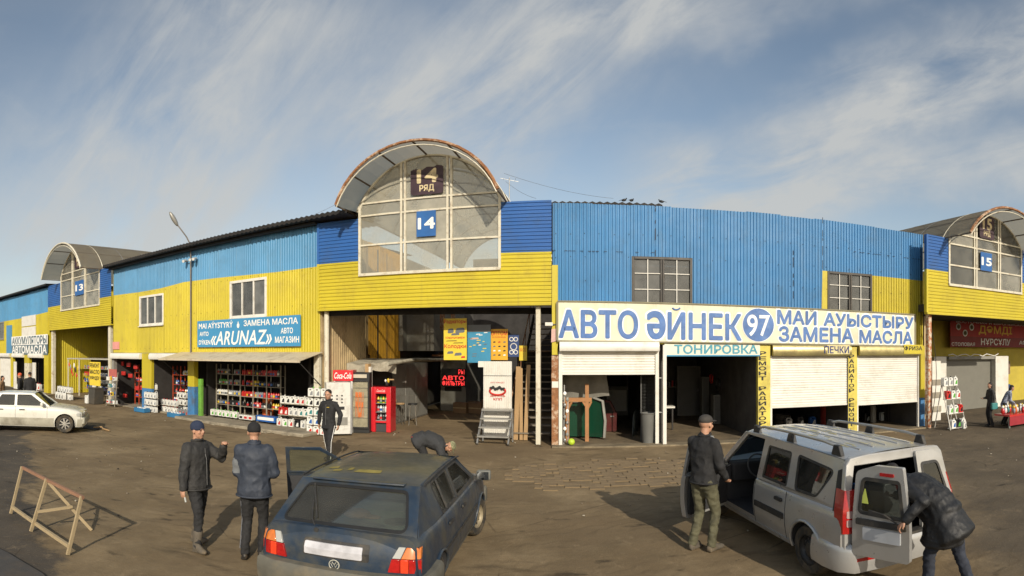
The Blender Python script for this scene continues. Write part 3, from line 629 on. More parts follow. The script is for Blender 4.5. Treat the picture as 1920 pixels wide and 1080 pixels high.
MB().bx(xl0, xl0 + .1, .04, 9, 0, 7).build('end_wall', yel, lb); MB().bx(xl1 - .1, xl1, .05, .5, 0, 7).build('end_wall', tan_, lb); MB().add([(xl1 - .12, .5, 0), (xl1 - 1.7, 9, 0), (xl1 - 1.7, 9, 7.1), (xl1 - .12, .5, 7.1)], [(0, 1, 2, 3)]).build('end_wall', tan_, lb)
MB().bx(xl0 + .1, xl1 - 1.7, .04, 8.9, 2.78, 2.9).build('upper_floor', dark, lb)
# shop fronts underneath: three openings
xp = [SL.s(p) for p in (213, 271, 287, 358, 369, 597)]
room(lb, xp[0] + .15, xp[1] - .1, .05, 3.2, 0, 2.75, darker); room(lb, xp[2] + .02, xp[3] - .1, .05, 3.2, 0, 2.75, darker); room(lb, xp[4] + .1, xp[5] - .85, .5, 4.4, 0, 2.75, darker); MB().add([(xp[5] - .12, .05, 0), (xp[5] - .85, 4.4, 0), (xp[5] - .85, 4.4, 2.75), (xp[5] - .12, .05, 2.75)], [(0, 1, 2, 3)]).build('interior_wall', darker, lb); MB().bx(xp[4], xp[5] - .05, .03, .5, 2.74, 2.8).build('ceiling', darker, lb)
def pil(par, x0, x1, z1, y0=-.1, y1=.12, split=None, top=yel, low=None):
    o = MB()
    if split: o.bx(x0, x1, y0, y1, split, z1, 0).bx(x0, x1, y0, y1, 0, split, 1)
    else: o.bx(x0, x1, y0, y1, 0, z1)
    return o.build('pillar', [top, low or top], par, bevel=.01)
pblue = M('blue_post_paint', (.06, .20, .42), .5, dirt=.6, ds=3)
pil(lb, xp[0] - .02, xp[0] + .16, 2.64, top=greyk); pil(lb, xp[1] - .08, xp[2], 2.64, split=1.0, low=pblue); pil(lb, xp[3] - .1, xp[4] - .05, 2.64, split=1.25, low=pblue)
pil(lb, xp[5] - .12, xl1, 2.64, top=postm); MB().bx(SL.s(376), SL.s(382), -.12, -.02, .05, 1.6).build('side_post', M('lime_green_paint', (.15, .38, .05), .5, dirt=.5), lb)
shutterbox(lb, xp[0] + .05, xp[1] - .1, 2.36, 2.64); shutterbox(lb, xp[2], xp[3] + .1, 2.36, 2.64)
MB().bx(xl0, xl1, -.035, .0, 2.6, 2.66).build('sill_trim', steel, lb)
MB().bx(xp[4] - .2, xl1 + .1, -1.0, .03, -.03, .09).build('shop_apron', concrete, lb, bevel=.03)
# awning over the wide shop
aw = segthing(SL, 'awning', 'rusty metal sheet awning propped over the oil shop', 'awning')
ax0, ax1 = SL.s(333, -.2), SL.s(584, -.6); awm = M('weathered_tin', (.58, .50, .36), .6, var=.12, dirt=.6, dcol=(.20, .13, .07), ds=2.5)
for i in range(8):
    a, c = ax0 + (ax1 - ax0) * i / 8 + .006, ax0 + (ax1 - ax0) * (i + 1) / 8 - .006
    MB().add([(a, -.02, 2.70), (c, -.02, 2.70), (c, -1.15, 2.43), (a, -1.15, 2.43), (a, -.02, 2.68), (c, -.02, 2.68), (c, -1.15, 2.41), (a, -1.15, 2.41)], [(0, 3, 2, 1), (4, 5, 6, 7), (0, 1, 5, 4), (2, 3, 7, 6), (1, 2, 6, 5), (0, 4, 7, 3)]).build('awning_sheet', awm, aw)
    MB().bar((a, -.03, 2.67), (a, -1.16, 2.40), .035, .04).build('rafter', rust, aw)
MB().bar((ax0, -1.17, 2.40), (ax1, -1.17, 2.40), .05, .07).build('front_rail', awm, aw)
for x in (ax0 + .1, ax1 - .1): MB().bar((x, -1.1, 2.38), (x, -.02, 1.6), .025).build('strut', darker, aw)
# ---------------------------------------------------------------- far left building (beyond gateway 13)
xf0, xf1 = SL.s(-30) - 14, SL.s(93); fb = segthing(SL, 'market_hall', 'far blue and yellow hall left of gateway 13', 'building')
zpf = lerpf([(SL.s(-30), 5.0), (SL.s(0), SL.z(0, 604)), (SL.s(45), SL.z(45, 596)), (SL.s(93), SL.z(93, 584))]); wf = (SL.s(-9), SL.s(8), SL.z(3, 636), SL.z(3, 604))
vsheets(fb, xf0, xf1, lambda x: 2.6, lambda x: 6.95, zpf, holes=[wf], period=.23, sw=1.6)
lwin(fb, *wf, cols=2, fm=greyk)
roof(fb, xf0, xf1 + .3, 7.1, -.4, 9); MB().bx(xf0, xf1, 8.9, 9, 0, 7).build('back_wall', dark, fb); MB().bx(xf0, xf1 - .1, .04, 8.9, 2.78, 2.9).build('upper_floor', dark, fb)
MB().bx(xf1 - .1, xf1, .04, 8.9, 0, 7).build('end_wall', yel, fb); MB().bx(SL.s(13), SL.s(23), -.05, -.01, SL.z(18, 663), SL.z(18, 610)).build('blue_patch', blu, fb)
for a, c in ((592, 611), (613, 640)): MB().bx(SL.s(42), SL.s(68), -.06, -.02, SL.z(55, c), SL.z(55, a)).build('white_board', white, fb)
room(fb, SL.s(-28), SL.s(88), .05, 3.5, 0, 2.75, darker)
for a, c in ((-5, 0), (22, 26), (48, 57), (85, 93)): pil(fb, SL.s(a), SL.s(c), 2.6, split=None if c != 57 else 1.9, low=postm)
for a, c in ((1, 22), (27, 48), (58, 85)): shutterbox(fb, SL.s(a), SL.s(c), 2.3, 2.6)
MB().bx(SL.s(0.5), SL.s(21.5), -.02, .03, 0, 2.3).build('shutter', white, fb)
for a, c in ((43.5, 48.5), (80, 86)): MB().bx(SL.s(a), SL.s(c), -.75, -.7, .05, 2.0).build('door_leaf', white, fb)
# hall roof seen beyond the far left building
hb = thing('warehouse', 'grey roofed warehouse beyond the far left hall', 'building', (-58, 44, 0), radians(25))
MB().bx(-14, 14, 0, 10, 0, 7.4).build('wall', M('grey_render', (.30, .29, .26), .8), hb); MB().prismx([(-.6, 7.4), (10.6, 7.4), (5, 9.6)], -14.5, 14.5).build('roof', M('grey_roof', (.20, .185, .165), .8, dirt=.5), hb)
# ---------------------------------------------------------------- right building
rb = segthing(SR, 'market_hall', 'blue corrugated garage hall with the long cream sign', 'building')
RL = SR.L; sx = SR.s
zt_r = lerpf([(sx(p), SR.z(p, y)) for p, y in ((1035, 381), (1240, 387), (1500, 407), (1733, 441))])
def zp_r(x): return 4.02 if x < sx(1541) else lerpf([(sx(1541), SR.z(1541, 508)), (sx(1733), SR.z(1733, 527))])(x)
wr = [(sx(1186), sx(1296), 4.0, SR.z(1240, 484)), (sx(1552), sx(1633), 4.0, SR.z(1592, 513))]
zbR = lambda x: 2.93
vsheets(rb, 0.02, RL, zbR, zt_r, zp_r, holes=wr, period=.105, depth=.03, mats=[yel, blu2])
dfm = M('dark_bronze_frame', (.05, .045, .04), .5, dirt=.5)
for x0, x1, z0, z1 in wr:
    mid = (x0 + x1) / 2; w = lwin(rb, x0, x1, z0 + .02, z1, cols=[0, .49, .51, 1], fm=dfm, fw=.05, mw=.09)
    bars = MB()
    for a, c in ((x0 + .06, mid - .05), (mid + .05, x1 - .06)):
        bars.bx((a + c) / 2 - .012, (a + c) / 2 + .012, -.035, -.015, z0 + .05, z1 - .05)
        for f in (.36, .68): zz = z0 + (z1 - z0) * f; bars.bx(a, c, -.034, -.016, zz - .011, zz + .011)
    bars.build('glazing_bar', white, w)
MB().bx(sx(1541), sx(1550), -.04, -.034, SR.z(1545, 585), SR.z(1545, 508)).build('paint_strip', yel, rb)
seam = M('dark_seam', (.03, .025, .03), .9)  # dark tone of the sheet joins and screw heads
for px, y0_, y1_ in ((1228, 385, 480), (1541, 408, 505), (1486, 470, 560)):
    b = MB(); z0_, z1_ = SR.z(px, y1_), SR.z(px, y0_); z = z0_
    while z < z1_: l = random.uniform(.05, .35); b.bx(sx(px), sx(px) + .02, -.037, -.033, z, min(z1_, z + l)); z += l + random.uniform(.03, .35)
    b.build('sheet_seam', seam, rb)
for (pa, ya), (pb, yb) in (((1036, 470), (1228, 474)), ((1600, 472), (1735, 488))):
    b = MB(); n = 26
    for i in range(n):
        if random.random() < .45: continue
        t = i / n; t2 = (i + .8) / n; b.bar((sx(pa + (pb - pa) * t), -.036, SR.z(pa + (pb - pa) * t, ya + (yb - ya) * t)), (sx(pa + (pb - pa) * t2), -.036, SR.z(pa + (pb - pa) * t2, ya + (yb - ya) * t2)), .006, .014)
    b.build('sheet_seam', seam, rb)
rf = roof(rb, -.9, sx(1245), 7.17, .25, 9, .1, .0); roof(rb, sx(1245), RL, 6.75, .3, 9, .1, .0)
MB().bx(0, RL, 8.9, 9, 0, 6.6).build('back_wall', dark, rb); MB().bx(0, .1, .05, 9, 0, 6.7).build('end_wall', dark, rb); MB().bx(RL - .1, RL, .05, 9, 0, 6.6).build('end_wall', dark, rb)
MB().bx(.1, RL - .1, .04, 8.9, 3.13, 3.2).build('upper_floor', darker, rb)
garage = [(sx(1049), sx(1236)), (sx(1246), sx(1419)), (sx(1442), sx(1591)), (sx(1603), sx(1720))]
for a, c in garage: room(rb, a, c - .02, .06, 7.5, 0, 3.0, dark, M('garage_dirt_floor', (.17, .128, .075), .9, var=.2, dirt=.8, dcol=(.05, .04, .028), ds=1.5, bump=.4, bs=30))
for par_, f0, f1, zs_, hs_ in ((rb, .1, RL - .1, (3.25, 4.75, 5.45, 6.15), wr), (lb, xl0 + .1, xl1 - .1, (2.85, 4.3, 5.5, 6.8), wl)):
    sc_ = MB(); x = f0
    while x < f1:
        for z in zs_:
            if random.random() < .85 and not any(h[0] - .05 < x < h[1] + .05 and h[2] < z < h[3] for h in hs_): sc_.cb((x + random.uniform(-.02, .02), -.036, z + random.uniform(-.02, .02)), (.022, .008, .022))
        x += .42
    tag(sc_.build('sheet_screw', seam, par_), kind='stuff')
# end strip, rusty pillar, posts
MB().bx(0.0, sx(1046), -.14, -.02, 2.62, 5.2).build('edge_trim', yel, rb)
MB().bx(sx(1034.5), sx(1047), -.12, .1, 0, 2.6).bx(sx(1034), sx(1047.5), -.13, .1, 1.93, 2.1).build('pillar', rust, rb); MB().bx(sx(1035), sx(1047), -.135, -.121, 1.68, 1.86).build('white_patch', white, rb)
for px, w in ((1051, .10), (1230.5, .10)): MB().bx(sx(px) - w / 2, sx(px) + w / 2, -.16, -.05, 0, 2.72).build('shutter_rail', white, rb)
MB().bx(sx(1243) - .05, sx(1243) + .05, -.3, -.2, 0, 2.9).build('post', white, rb)
for z in (.95, 1.95): MB().bar((sx(1232), -.1, z), (sx(1243), -.25, z), .025).build('bracket', white, rb)
shutterbox(rb, sx(1049), sx(1233), 2.72, 2.99, -.34); s1 = MB().bx(sx(1049), sx(1233), -.04, .02, 2.3, 2.9).build('shutter', white, rb); slats(s1, sx(1053), sx(1229), SR.z(1140, 699), 2.72, -.10)
bronze = M('old_gold_metal', (.42, .36, .16), .32, metal=.55, var=.1, dirt=.5, dcol=(.2, .16, .1), ds=2)
for (pa, pb), zlo, zlo2 in (((1443, 1589), SR.z(1443, 762), SR.z(1589, 755)), ((1604, 1718), SR.z(1604, 757), SR.z(1718, 749))):
    shutterbox(rb, sx(pa), sx(pb), 2.58, 2.92, -.30, bronze); s2 = MB().bx(sx(pa), sx(pb), -.03, .02, 2.2, 2.9).build('shutter', white, rb)
    slats(s2, sx(pa) + .03, sx(pb) - .03, zlo, 2.58, -.09, droop=0.0)
    for q in (pa, pb): MB().bx(sx(q) - .03, sx(q) + .03, -.14, -.05, 0, 2.58).build('shutter_rail', white, rb)
pil(rb, sx(1419), sx(1441), 2.93, y0=-.16, top=M('pale_yellow_paint', (.66, .55, .10), .5, dirt=.5)); pil(rb, sx(1591), sx(1603), 2.93, y0=-.16, top=M('pale_yellow_paint'))
pil(rb, sx(1721), RL + .05, 2.93, y0=-.06, split=1.05, low=pblue)
MB().bx(0, RL, -.45, .05, -.03, .03).build('threshold', M('dirty_threshold', (.22, .175, .11), .9, var=.2, dirt=.8, dcol=(.10, .08, .05), ds=1.6, bump=.4, bs=30), rb, bevel=.02)
MB().bx(sx(1733), sx(1740), -.0, .4, 0, 4.0).build('corner_board', tan_, rb)
# ================================================================ signs and boards
swhite = M('sign_white', (.76, .74, .62), .45, var=.03, dirt=.4, dcol=(.55, .50, .36), ds=2); sblue = M('sign_letter_blue', (.075, .17, .42), .5, var=.22, vs=3, dirt=.35, dcol=(.25, .35, .5), ds=5, dlo=.5, dhi=.7)
halo = M('sign_letter_halo', (.82, .84, .84), .5); sky_b = M('sign_sky_blue', (.06, .27, .50), .45, var=.05, vs=2); pw = M('letter_white', (.85, .84, .80), .5, var=.03)
slate = M('sign_slate_grey', (.11, .16, .19), .5, var=.08); black = M('black_print', (.015, .015, .015), .6); redp = M('red_print', (.55, .03, .02), .5); dblue = M('dark_blue_print', (.02, .035, .16), .5)
yelp = M('sign_yellow_print', (.75, .56, .05), .5, var=.06, vs=3); azure = M('azure_poster', (.045, .25, .42), .5, var=.12, vs=2)
def sign(seg, name, label, cat, px0, px1, py_t, py_b, off, mat, th_=.03, group=None, ref=None, frame=None):
    ref = ref if ref is not None else (px0 + px1) / 2
    x0, x1 = seg.s(px0, off), seg.s(px1, off); z1, z0 = seg.z(ref, py_t, off), seg.z(ref, py_b, off)
    t = segthing(seg, name, label, cat, group); MB().bx(x0, x1, off, off + th_, z0, z1).build('board', mat, t)
    if frame:
        b = MB(); w = .035
        b.bx(x0 - w, x1 + w, off - .012, off + th_, z1, z1 + w).bx(x0 - w, x1 + w, off - .012, off + th_, z0 - w, z0).bx(x0 - w, x0, off - .012, off + th_, z0, z1).bx(x1, x1 + w, off - .012, off + th_, z0, z1); b.build('frame', frame, t)
    y = off - .004
    def T(body, a, b_, c, d, m, **k): return text(body, x0 + (x1 - x0) * a, x0 + (x1 - x0) * b_, z0 + (z1 - z0) * c, z0 + (z1 - z0) * d, k.pop('y', y), m, t, **k)
    return t, T, (x0, x1, z0, z1)
# the long cream sign
def bigsign():
    x0, x1 = SR.s(1045, -.22), SR.s(1716, -.22); off = -.22; xm = SR.s(1400, off)
    t = segthing(SR, 'shop_sign', 'very long cream sign with blue letters and a round 97 over the garages', 'sign')
    zb0, zb1, zt0, zt1 = SR.z(1046, 638, off), SR.z(1714, 648, off), SR.z(1046, 566, off), SR.z(1714, 591, off)
    zb = lambda x: zb0 + (zb1 - zb0) * (x - x0) / (x1 - x0); zt = lambda x: zt0 + (zt1 - zt0) * (x - x0) / (x1 - x0)
    cr = M('sign_cream', (.74, .71, .54), .45, var=.04, bump=1.0, bs=1.6, streak=(.55, .48, .32), dirt=.35, dcol=(.52, .45, .28), ds=1.5)
    n = 6
    for i in range(n):
        a, c = x0 + (x1 - x0) * i / n, x0 + (x1 - x0) * (i + 1) / n - .004
        MB().add([(a, off, zb(a)), (c, off, zb(c)), (c, off, zt(c)), (a, off, zt(a)), (a, off + .05, zb(a)), (c, off + .05, zb(c)), (c, off + .05, zt(c)), (a, off + .05, zt(a))], [(0, 1, 2, 3), (4, 7, 6, 5), (0, 4, 5, 1), (3, 2, 6, 7), (0, 3, 7, 4), (1, 5, 6, 2)]).build('board', cr, t)
    fm = M('thin_sign_frame', (.22, .20, .12), .6)
    for f, d in ((zb, -.02), (zt, .02)): MB().bar((x0, off, f(x0) + d), (x1, off, f(x1) + d), .06, .04).build('frame', fm, t)
    for x in (x0, x1): MB().bar((x, off, zb(x)), (x, off, zt(x)), .06, .03).build('frame', fm, t)
    def T(body, pxa, pxb, fa, fb, y=.006, m=sblue, bold=.03, **k):
        xa, xb = SR.s(pxa, off), SR.s(pxb, off)
        fn = lambda x, yy, f: (x, yy, zb(x) + (zt(x) - zb(x)) * f)
        text(body, xa - .025, xb + .025, fa - .028, fb + .028, off - y + .002, halo, t, bold=bold + .03, fn=fn, **k)
        return text(body, xa, xb, fa, fb, off - y - .008, m, t, bold=bold, fn=fn, **k)
    T('АВТО', 1049, 1195, .07, .79); T('ИНЕК', 1253, 1389, .07, .77)
    for bb_, mm_, o_, dx_ in ((.06, halo, .002, .025), (.03, sblue, .014, 0)): textrot('e', SR.s(1215, off) - dx_, SR.s(1246, off) + dx_, .07 - dx_ * 1.1, .79 + dx_ * 1.1, off - o_, mm_, t, bb_, lambda x, yy, f: (x, yy, zb(x) + (zt(x) - zb(x)) * f))
    xb_ = SR.s(1268, off); z = zb(xb_) + (zt(xb_) - zb(xb_)) * .87      # breve over И
    b = MB(); b.tube([(xb_ + .11 * sin(a), off - .01, z + .05 - .07 * cos(a)) for a in [radians(q) for q in range(-80, 81, 16)]], .022, 5); b.build('breve', sblue, t)
    T('МАИ', 1458, 1530, .56, .93); T('АУЫСТЫРУ', 1545, 1712, .55, .91); T('ЗАМЕНА', 1461, 1599, .06, .47); T('МАСЛА', 1612, 1710, .06, .44)
    xb_ = SR.s(1522, off); z = zb(xb_) + (zt(xb_) - zb(xb_)) * .965
    MB().tube([(xb_ + .045 * sin(a), off - .01, z + .02 - .035 * cos(a)) for a in [radians(q) for q in range(-80, 81, 20)]], .011, 5).build('breve', sblue, t)
    xc = SR.s(1422, off); zc = (zb(xc) + zt(xc)) / 2; R = .50
    MB().cyl((xc, off - .008, zc), (xc, off - .003, zc), R + .02, n=48).build('disc_rim', halo, t, smooth=40); MB().cyl((xc, off - .014, zc), (xc, off - .007, zc), R, n=48).build('disc', sblue, t, smooth=40)
    text('97', xc - .36, xc + .36, zc - .33, zc + .30, off - .018, halo, t, bold=.01)
    # lower trim with lamps clip
    MB().bar((x0, off + .1, zb0 - .06), (x1, off + .1, zb1 - .06), .08, .04).build('lower_trim', yel, t)
bigsign()
# tinting sign
t, T, bb = sign(SR, 'shop_sign', 'pale sign with light blue letters over the open dark garage', 'sign', 1246, 1425, 645, 668, -.19, swhite, ref=1335)
T('ТОНИРОВКА', .10, .97, .22, .92, M('teal_letters', (.07, .30, .40), .5, var=.3, vs=20), bold=.03)
MB().bx(bb[0], bb[1], -.198, -.1945, bb[2], bb[2] + .04).build('blue_strip', azure, t)
for body, pa, pb, ya, yb, nm in (('РЕМОНТ РАДИАТОРОВ', 1423, 1436, 658, 817, 'narrow yellow pillar lettering running down beside the open dark garage'), ('РАДИАТОР РЕМОНТ', 1592, 1601, 664, 800, 'narrow yellow pillar lettering running down between two half closed shutters')):
    tt = segthing(SR, 'pillar_sign', nm, 'sign'); x0, x1 = SR.s(pa, -.17), SR.s(pb, -.17); z1, z0 = SR.z((pa + pb) / 2, ya, -.17), SR.z((pa + pb) / 2, yb, -.17)
    MB().bx(x0 - .03, x1 + .03, -.172, -.164, z0 - .05, z1 + .04).build('board', M('pale_yellow_paint'), tt); n = len(body); q = (z1 - z0) / n
    for i, ch in enumerate(body):
        if ch != ' ': text(ch, x0, x1, z1 - (i + .84) * q, z1 - (i + .10) * q, -.176, black, tt, bold=.03, name='letter')
tt = segthing(SR, 'shop_sign', 'peeling black letters on white strip at the end of the middle shutter box', 'sign')
x0, x1 = SR.s(1546, -.31), SR.s(1593, -.31); za, zc = SR.z(1570, 664, -.31), SR.z(1570, 647, -.31); MB().bx(x0 + .1, x1, -.312, -.304, za, zc).build('board', M('yellowish_sticker', (.66, .58, .3), .5), tt); text('ПЕЧКИ', x0, x1 - .03, za + .03, zc - .04, -.316, dblue, tt, bold=.02)
tt = segthing(SR, 'shop_sign', 'small dark letters at the right end of the last shutter box', 'sign')
x0, x1 = SR.s(1696, -.31), SR.s(1730, -.31); za, zc = SR.z(1712, 657, -.31), SR.z(1712, 649, -.31); MB().bx(x0 - .02, x1, -.312, -.304, za - .12, zc + .05).build('board', yel, tt); text('ФРИЗА', x0, x1 - .03, za, zc, -.316, black, tt, bold=.02)
# the sky blue sign of the oil shop
t, T, bb = sign(SL, 'shop_sign', 'sky blue sign with white letters under the right white window', 'sign', 370, 563, 596, 650, -.12, sky_b, ref=466)
T('MAI AÝYSTYRÝ', .02, .39, .70, .95, pw, bold=.02); T('ЗАМЕНА МАСЛА', .50, .98, .72, .92, pw, bold=.02)
T('AVTO', .03, .13, .42, .58, pw, bold=.02); T('DÝKEN', .02, .15, .10, .30, pw, bold=.02); T('«ARUNAZ»', .16, .76, .08, .56, pw, bold=.015, shear=.25, space=1.05)
T('АВТО', .84, .94, .42, .60, pw, bold=.02); T('МАГАЗИН', .79, .99, .12, .32, pw, bold=.02)
xd = bb[0] + (bb[1] - bb[0]) * .445; zd = bb[2] + (bb[3] - bb[2]) * .80
MB().prism([(xd + .07 * sin(a) * (1 if cos(a) < .3 else .45), zd - .02 + .13 * cos(a)) for a in [2 * pi * i / 16 for i in range(16)]], -.128, -.124).build('oil_drop', pw, t)
MB().bx(SL.s(213), SL.s(225), -.06, -.03, SL.z(218, 655), SL.z(218, 641)).build('tin_plate', M('pink_plate', (.70, .30, .26), .5), lb)
# battery and oil sign, far left
t, T, bb = sign(SL, 'shop_sign', 'grey and white battery and motor oil sign on the far left hall', 'sign', 22, 89, 629, 665, -.15, slate, ref=56)
MB().bx(bb[0] - .03, bb[1] + .03, -.158, -.152, (bb[2] + bb[3]) / 2 + .02, bb[3]).build('upper_board', pw, t)
T('АККУМУЛЯТОРЫ', .02, .98, .56, .95, slate, bold=.03, y=-.164); T('АВТОМАСЛА', .02, .98, .08, .46, pw, bold=.03, y=-.164)
# gateway numbers
def plate(seg, n, pa, pb, ya, yb, label):
    t, T, bb = sign(seg, 'number_plate', label, 'number plate', pa, pb, ya, yb, -.20, M('plate_blue', (.025, .12, .36), .4), .02)
    T(str(n), .10, .93, .30, .72, pw, bold=.03)
plate(SB, 14, 781, 817, 395, 443, 'blue plate with white 14 on the middle glazed arch')
plate(SL, 13, 140.5, 156.5, 526, 553, 'blue plate with white 13 on the left glazed arch')
plate(SE, 15, 1839, 1860, 474, 508, 'blue plate with white 15 on the right glazed arch')
# older row number boards high in the arches, with torn tops
pur = M('faded_purple_board', (.045, .022, .032), .5, var=.3, vs=4); gold = M('faded_gold_letters', (.60, .50, .30), .5, var=.25, vs=6)
def rowboard(seg, n, pa, pb, ya, yb, label, ref=None):
    t = segthing(seg, 'row_board', label, 'sign'); off = -.22; x0, x1 = seg.s(pa, off), seg.s(pb, off); z1, z0 = seg.z((pa + pb) / 2, ya, off), seg.z((pa + pb) / 2, yb, off); w, h = x1 - x0, z1 - z0
    o = rp([(x0, z0, .1), (x1, z0, .1), (x1, z1 - .03, .08), (x0 + w * .8, z1, .04), (x0 + w * .72, z1 - h * .06, 0), (x0 + w * .5, z1 - h * .03, 0), (x0 + w * .35, z1 - h * .14, 0), (x0 + w * .15, z1 - h * .07, 0), (x0, z1 - h * .12, .05)])
    panel(o, [], lambda u, v, d: (u, off + d, v), .02, 'board', pur, t, smooth=None)
    text(str(n), x0 + w * .22, x1 - w * .18, z0 + h * .42, z1 - h * .12, off - .004, gold, t, bold=.035); text('РЯД', x0 + w * .28, x1 - w * .28, z0 + h * .08, z0 + h * .33, off - .004, gold, t, bold=.03)
rowboard(SB, 14, 770, 831, 311, 364, 'torn dark purple board with gold 14 in the top of the middle arch')
rowboard(SL, 13, 140, 156, 474, 502, 'faded brown board with worn number high in the left arch')
rowboard(SE, 15, 1837, 1864, 405, 448, 'faded brown board with worn number high in the right arch')
# hanging posters in lane 14
def poster(px0, px1, y0_, y1_, off, mat, label):
    return sign(SB, 'hanging_poster', label, 'poster', px0, px1, y0_, y1_, off, mat, .02)
t, T, bb = poster(832, 875, 597, 675, 1.0, yelp, 'yellow car parts poster with red headings, leftmost in the lane')
T('Радиаторы', .02, .98, .86, .97, redp, bold=.02); T('кондиционеры', .08, .92, .50, .56, redp, bold=.01); T('Колодки', .03, .97, .27, .38, redp, bold=.02)
def blobs(t, bb, items, y):
    x0, x1, z0, z1 = bb
    for (a, c, w, h, m, nm) in items:
        xx, zz = x0 + (x1 - x0) * a, z0 + (z1 - z0) * c; ww, hh = (x1 - x0) * w, (z1 - z0) * h
        MB().prism(rp([(xx - ww / 2, zz - hh / 2, hh * .3), (xx + ww / 2, zz - hh * .35, hh * .3), (xx + ww * .42, zz + hh / 2, hh * .3), (xx - ww * .3, zz + hh * .38, hh * .3)]), y - .004, y).build(nm, m, t)
gp = M('print_grey', (.14, .15, .16), .5)
blobs(t, bb, [(.3, .70, .3, .13, gp, 'printed_part'), (.7, .71, .45, .14, gp, 'printed_part'), (.5, .62, .4, .06, gp, 'printed_part'), (.32, .46, .55, .02, black, 'printed_part'), (.62, .41, .5, .02, black, 'printed_part'), (.28, .18, .3, .07, gp, 'printed_part'), (.62, .14, .35, .08, gp, 'printed_part'), (.84, .07, .2, .05, redp, 'printed_part')], 1.0)
t, T, bb = poster(876.5, 920, 609, 680, 1.1, azure, 'azure blue poster hanging between two yellow ones')
MB().bx(bb[0], bb[1], 1.08, 1.098, bb[3] - .22, bb[3]).build('grey_band', gp, t); random.seed(3)
blobs(t, bb, [(.3, .64, .4, .05, M('print_pink', (.6, .4, .32), .5), 'printed_part')] + [(random.uniform(.1, .9), random.uniform(.06, .8), random.uniform(.08, .22), .025, random.choice([pw, gp, yelp]), 'printed_part') for _ in range(16)], 1.1)
t, T, bb = poster(920.5, 952, 617, 675, 1.2, M('orange_yellow_print', (.75, .40, .03), .5, var=.08), 'orange and yellow wholesale poster with red top heading')
T('ОПТОМ', .02, .96, .80, .94, redp, bold=.02); T('В РОЗНИЦУ', .1, .9, .71, .76, redp, bold=.01)
blobs(t, bb, [(.2 + .3 * (i % 3), .58 - .14 * (i // 3), .16, .05, random.choice([black, redp, gp, pw]), 'printed_part') for i in range(12)], 1.2)
t, T, bb = poster(953, 973, 627, 669, 1.3, M('navy_poster', (.03, .06, .18), .5), 'small navy poster with pale round badges')
for a, c in ((.3, .78), (.7, .78), (.5, .45), (.3, .2), (.7, .2)):
    xx, zz = bb[0] + (bb[1] - bb[0]) * a, bb[2] + (bb[3] - bb[2]) * c; r_ = .1 if c == .45 else .06
    MB().tube([(xx + r_ * sin(q / 16 * 2 * pi), 1.294, zz + r_ * cos(q / 16 * 2 * pi)) for q in range(16)], .014, 4, closed=True).build('badge', pw, t)
t, T, bb = poster(973.5, 988, 648, 676, 1.4, yelp, 'small yellow poster behind the navy one, low by the stairs'); T('МАСЛО', .1, .9, .6, .85, redp)
# red letter sign in the lane
ledm = M('red_led', (1.0, .05, .05), .5, var=0, emit=1.3)
t, T, bb = sign(SB, 'led_sign', 'black sign with glowing red letters deep in the lane', 'sign', 828, 872, 691, 725, 8.2, M('black_plastic', (.01, .01, .01), .4), .08)
T('РЫ', .72, .97, .68, .95, ledm); T('АВТО', .03, .97, .36, .60, ledm, bold=.01); T('ФИЛЬТРЫ', .03, .97, .06, .32, ledm, bold=.01)
# canteen banner, right gateway
rb_ = M('banner_red', (.42, .02, .015), .5, var=.1); t, T, bb = sign(SE, 'banner', 'red canteen banner with yellow and white letters in the right gateway', 'banner', 1782, 1960, 601, 651, 4.6, rb_, .02, ref=1850)
T('ВОСТОЧНАЯ И ЕВРОПЕЙСКАЯ КУХНЯ', .05, .92, .86, .96, pw, bold=.02); T('ДӘМДІ', .26, .60, .46, .80, M('letter_gold', (.75, .50, .05), .5), bold=.02)
MB().bx(bb[0], bb[1], 4.594, 4.598, bb[2], bb[2] + .38 * (bb[3] - bb[2])).build('lower_band', M('banner_dark_red', (.22, .012, .01), .5), t)
T('СТОЛОВАЯ', .01, .22, .04, .16, pw, bold=.02, y=4.588); T('НҰРСҰЛУ', .28, .58, .08, .32, pw, bold=.02, y=4.588); T('АСХАНА', .68, .92, .12, .27, pw, bold=.02, y=4.588)
for a, c in ((.07, .72), (.19, .72), (.13, .5), (.76, .68), (.88, .66)):
    xx, zz = bb[0] + (bb[1] - bb[0]) * a, bb[2] + (bb[3] - bb[2]) * c
    MB().cyl((xx, 4.585, zz), (xx, 4.595, zz), .17, n=20).build('dish', pw, t); MB().cyl((xx, 4.578, zz), (xx, 4.584, zz), .11, n=16).build('dish_food', M('dish_print', (.10, .09, .04), .6, var=.5, vs=20), t)
# repair notice board at gateway 13
t = thing('notice_board', 'yellow repair notice board with black letters before the left stall', 'sign', G(178, 752).xyz * 1, SL.rot)
MB().bx(-.62, .62, -.02, .02, .85, 2.15).build('board', yelp, t)
for i, s_ in enumerate(('РЕМОНТ', 'МАСЛО', 'ЖӨНДЕУ')): text(s_, -.55, .55, 1.85 - i * .35, 2.07 - i * .35, -.024, black, t, bold=.03)
for x in (-.5, .5): MB().cyl((x, 0, 0), (x, 0, .85), .025, n=8).build('leg', steel, t)
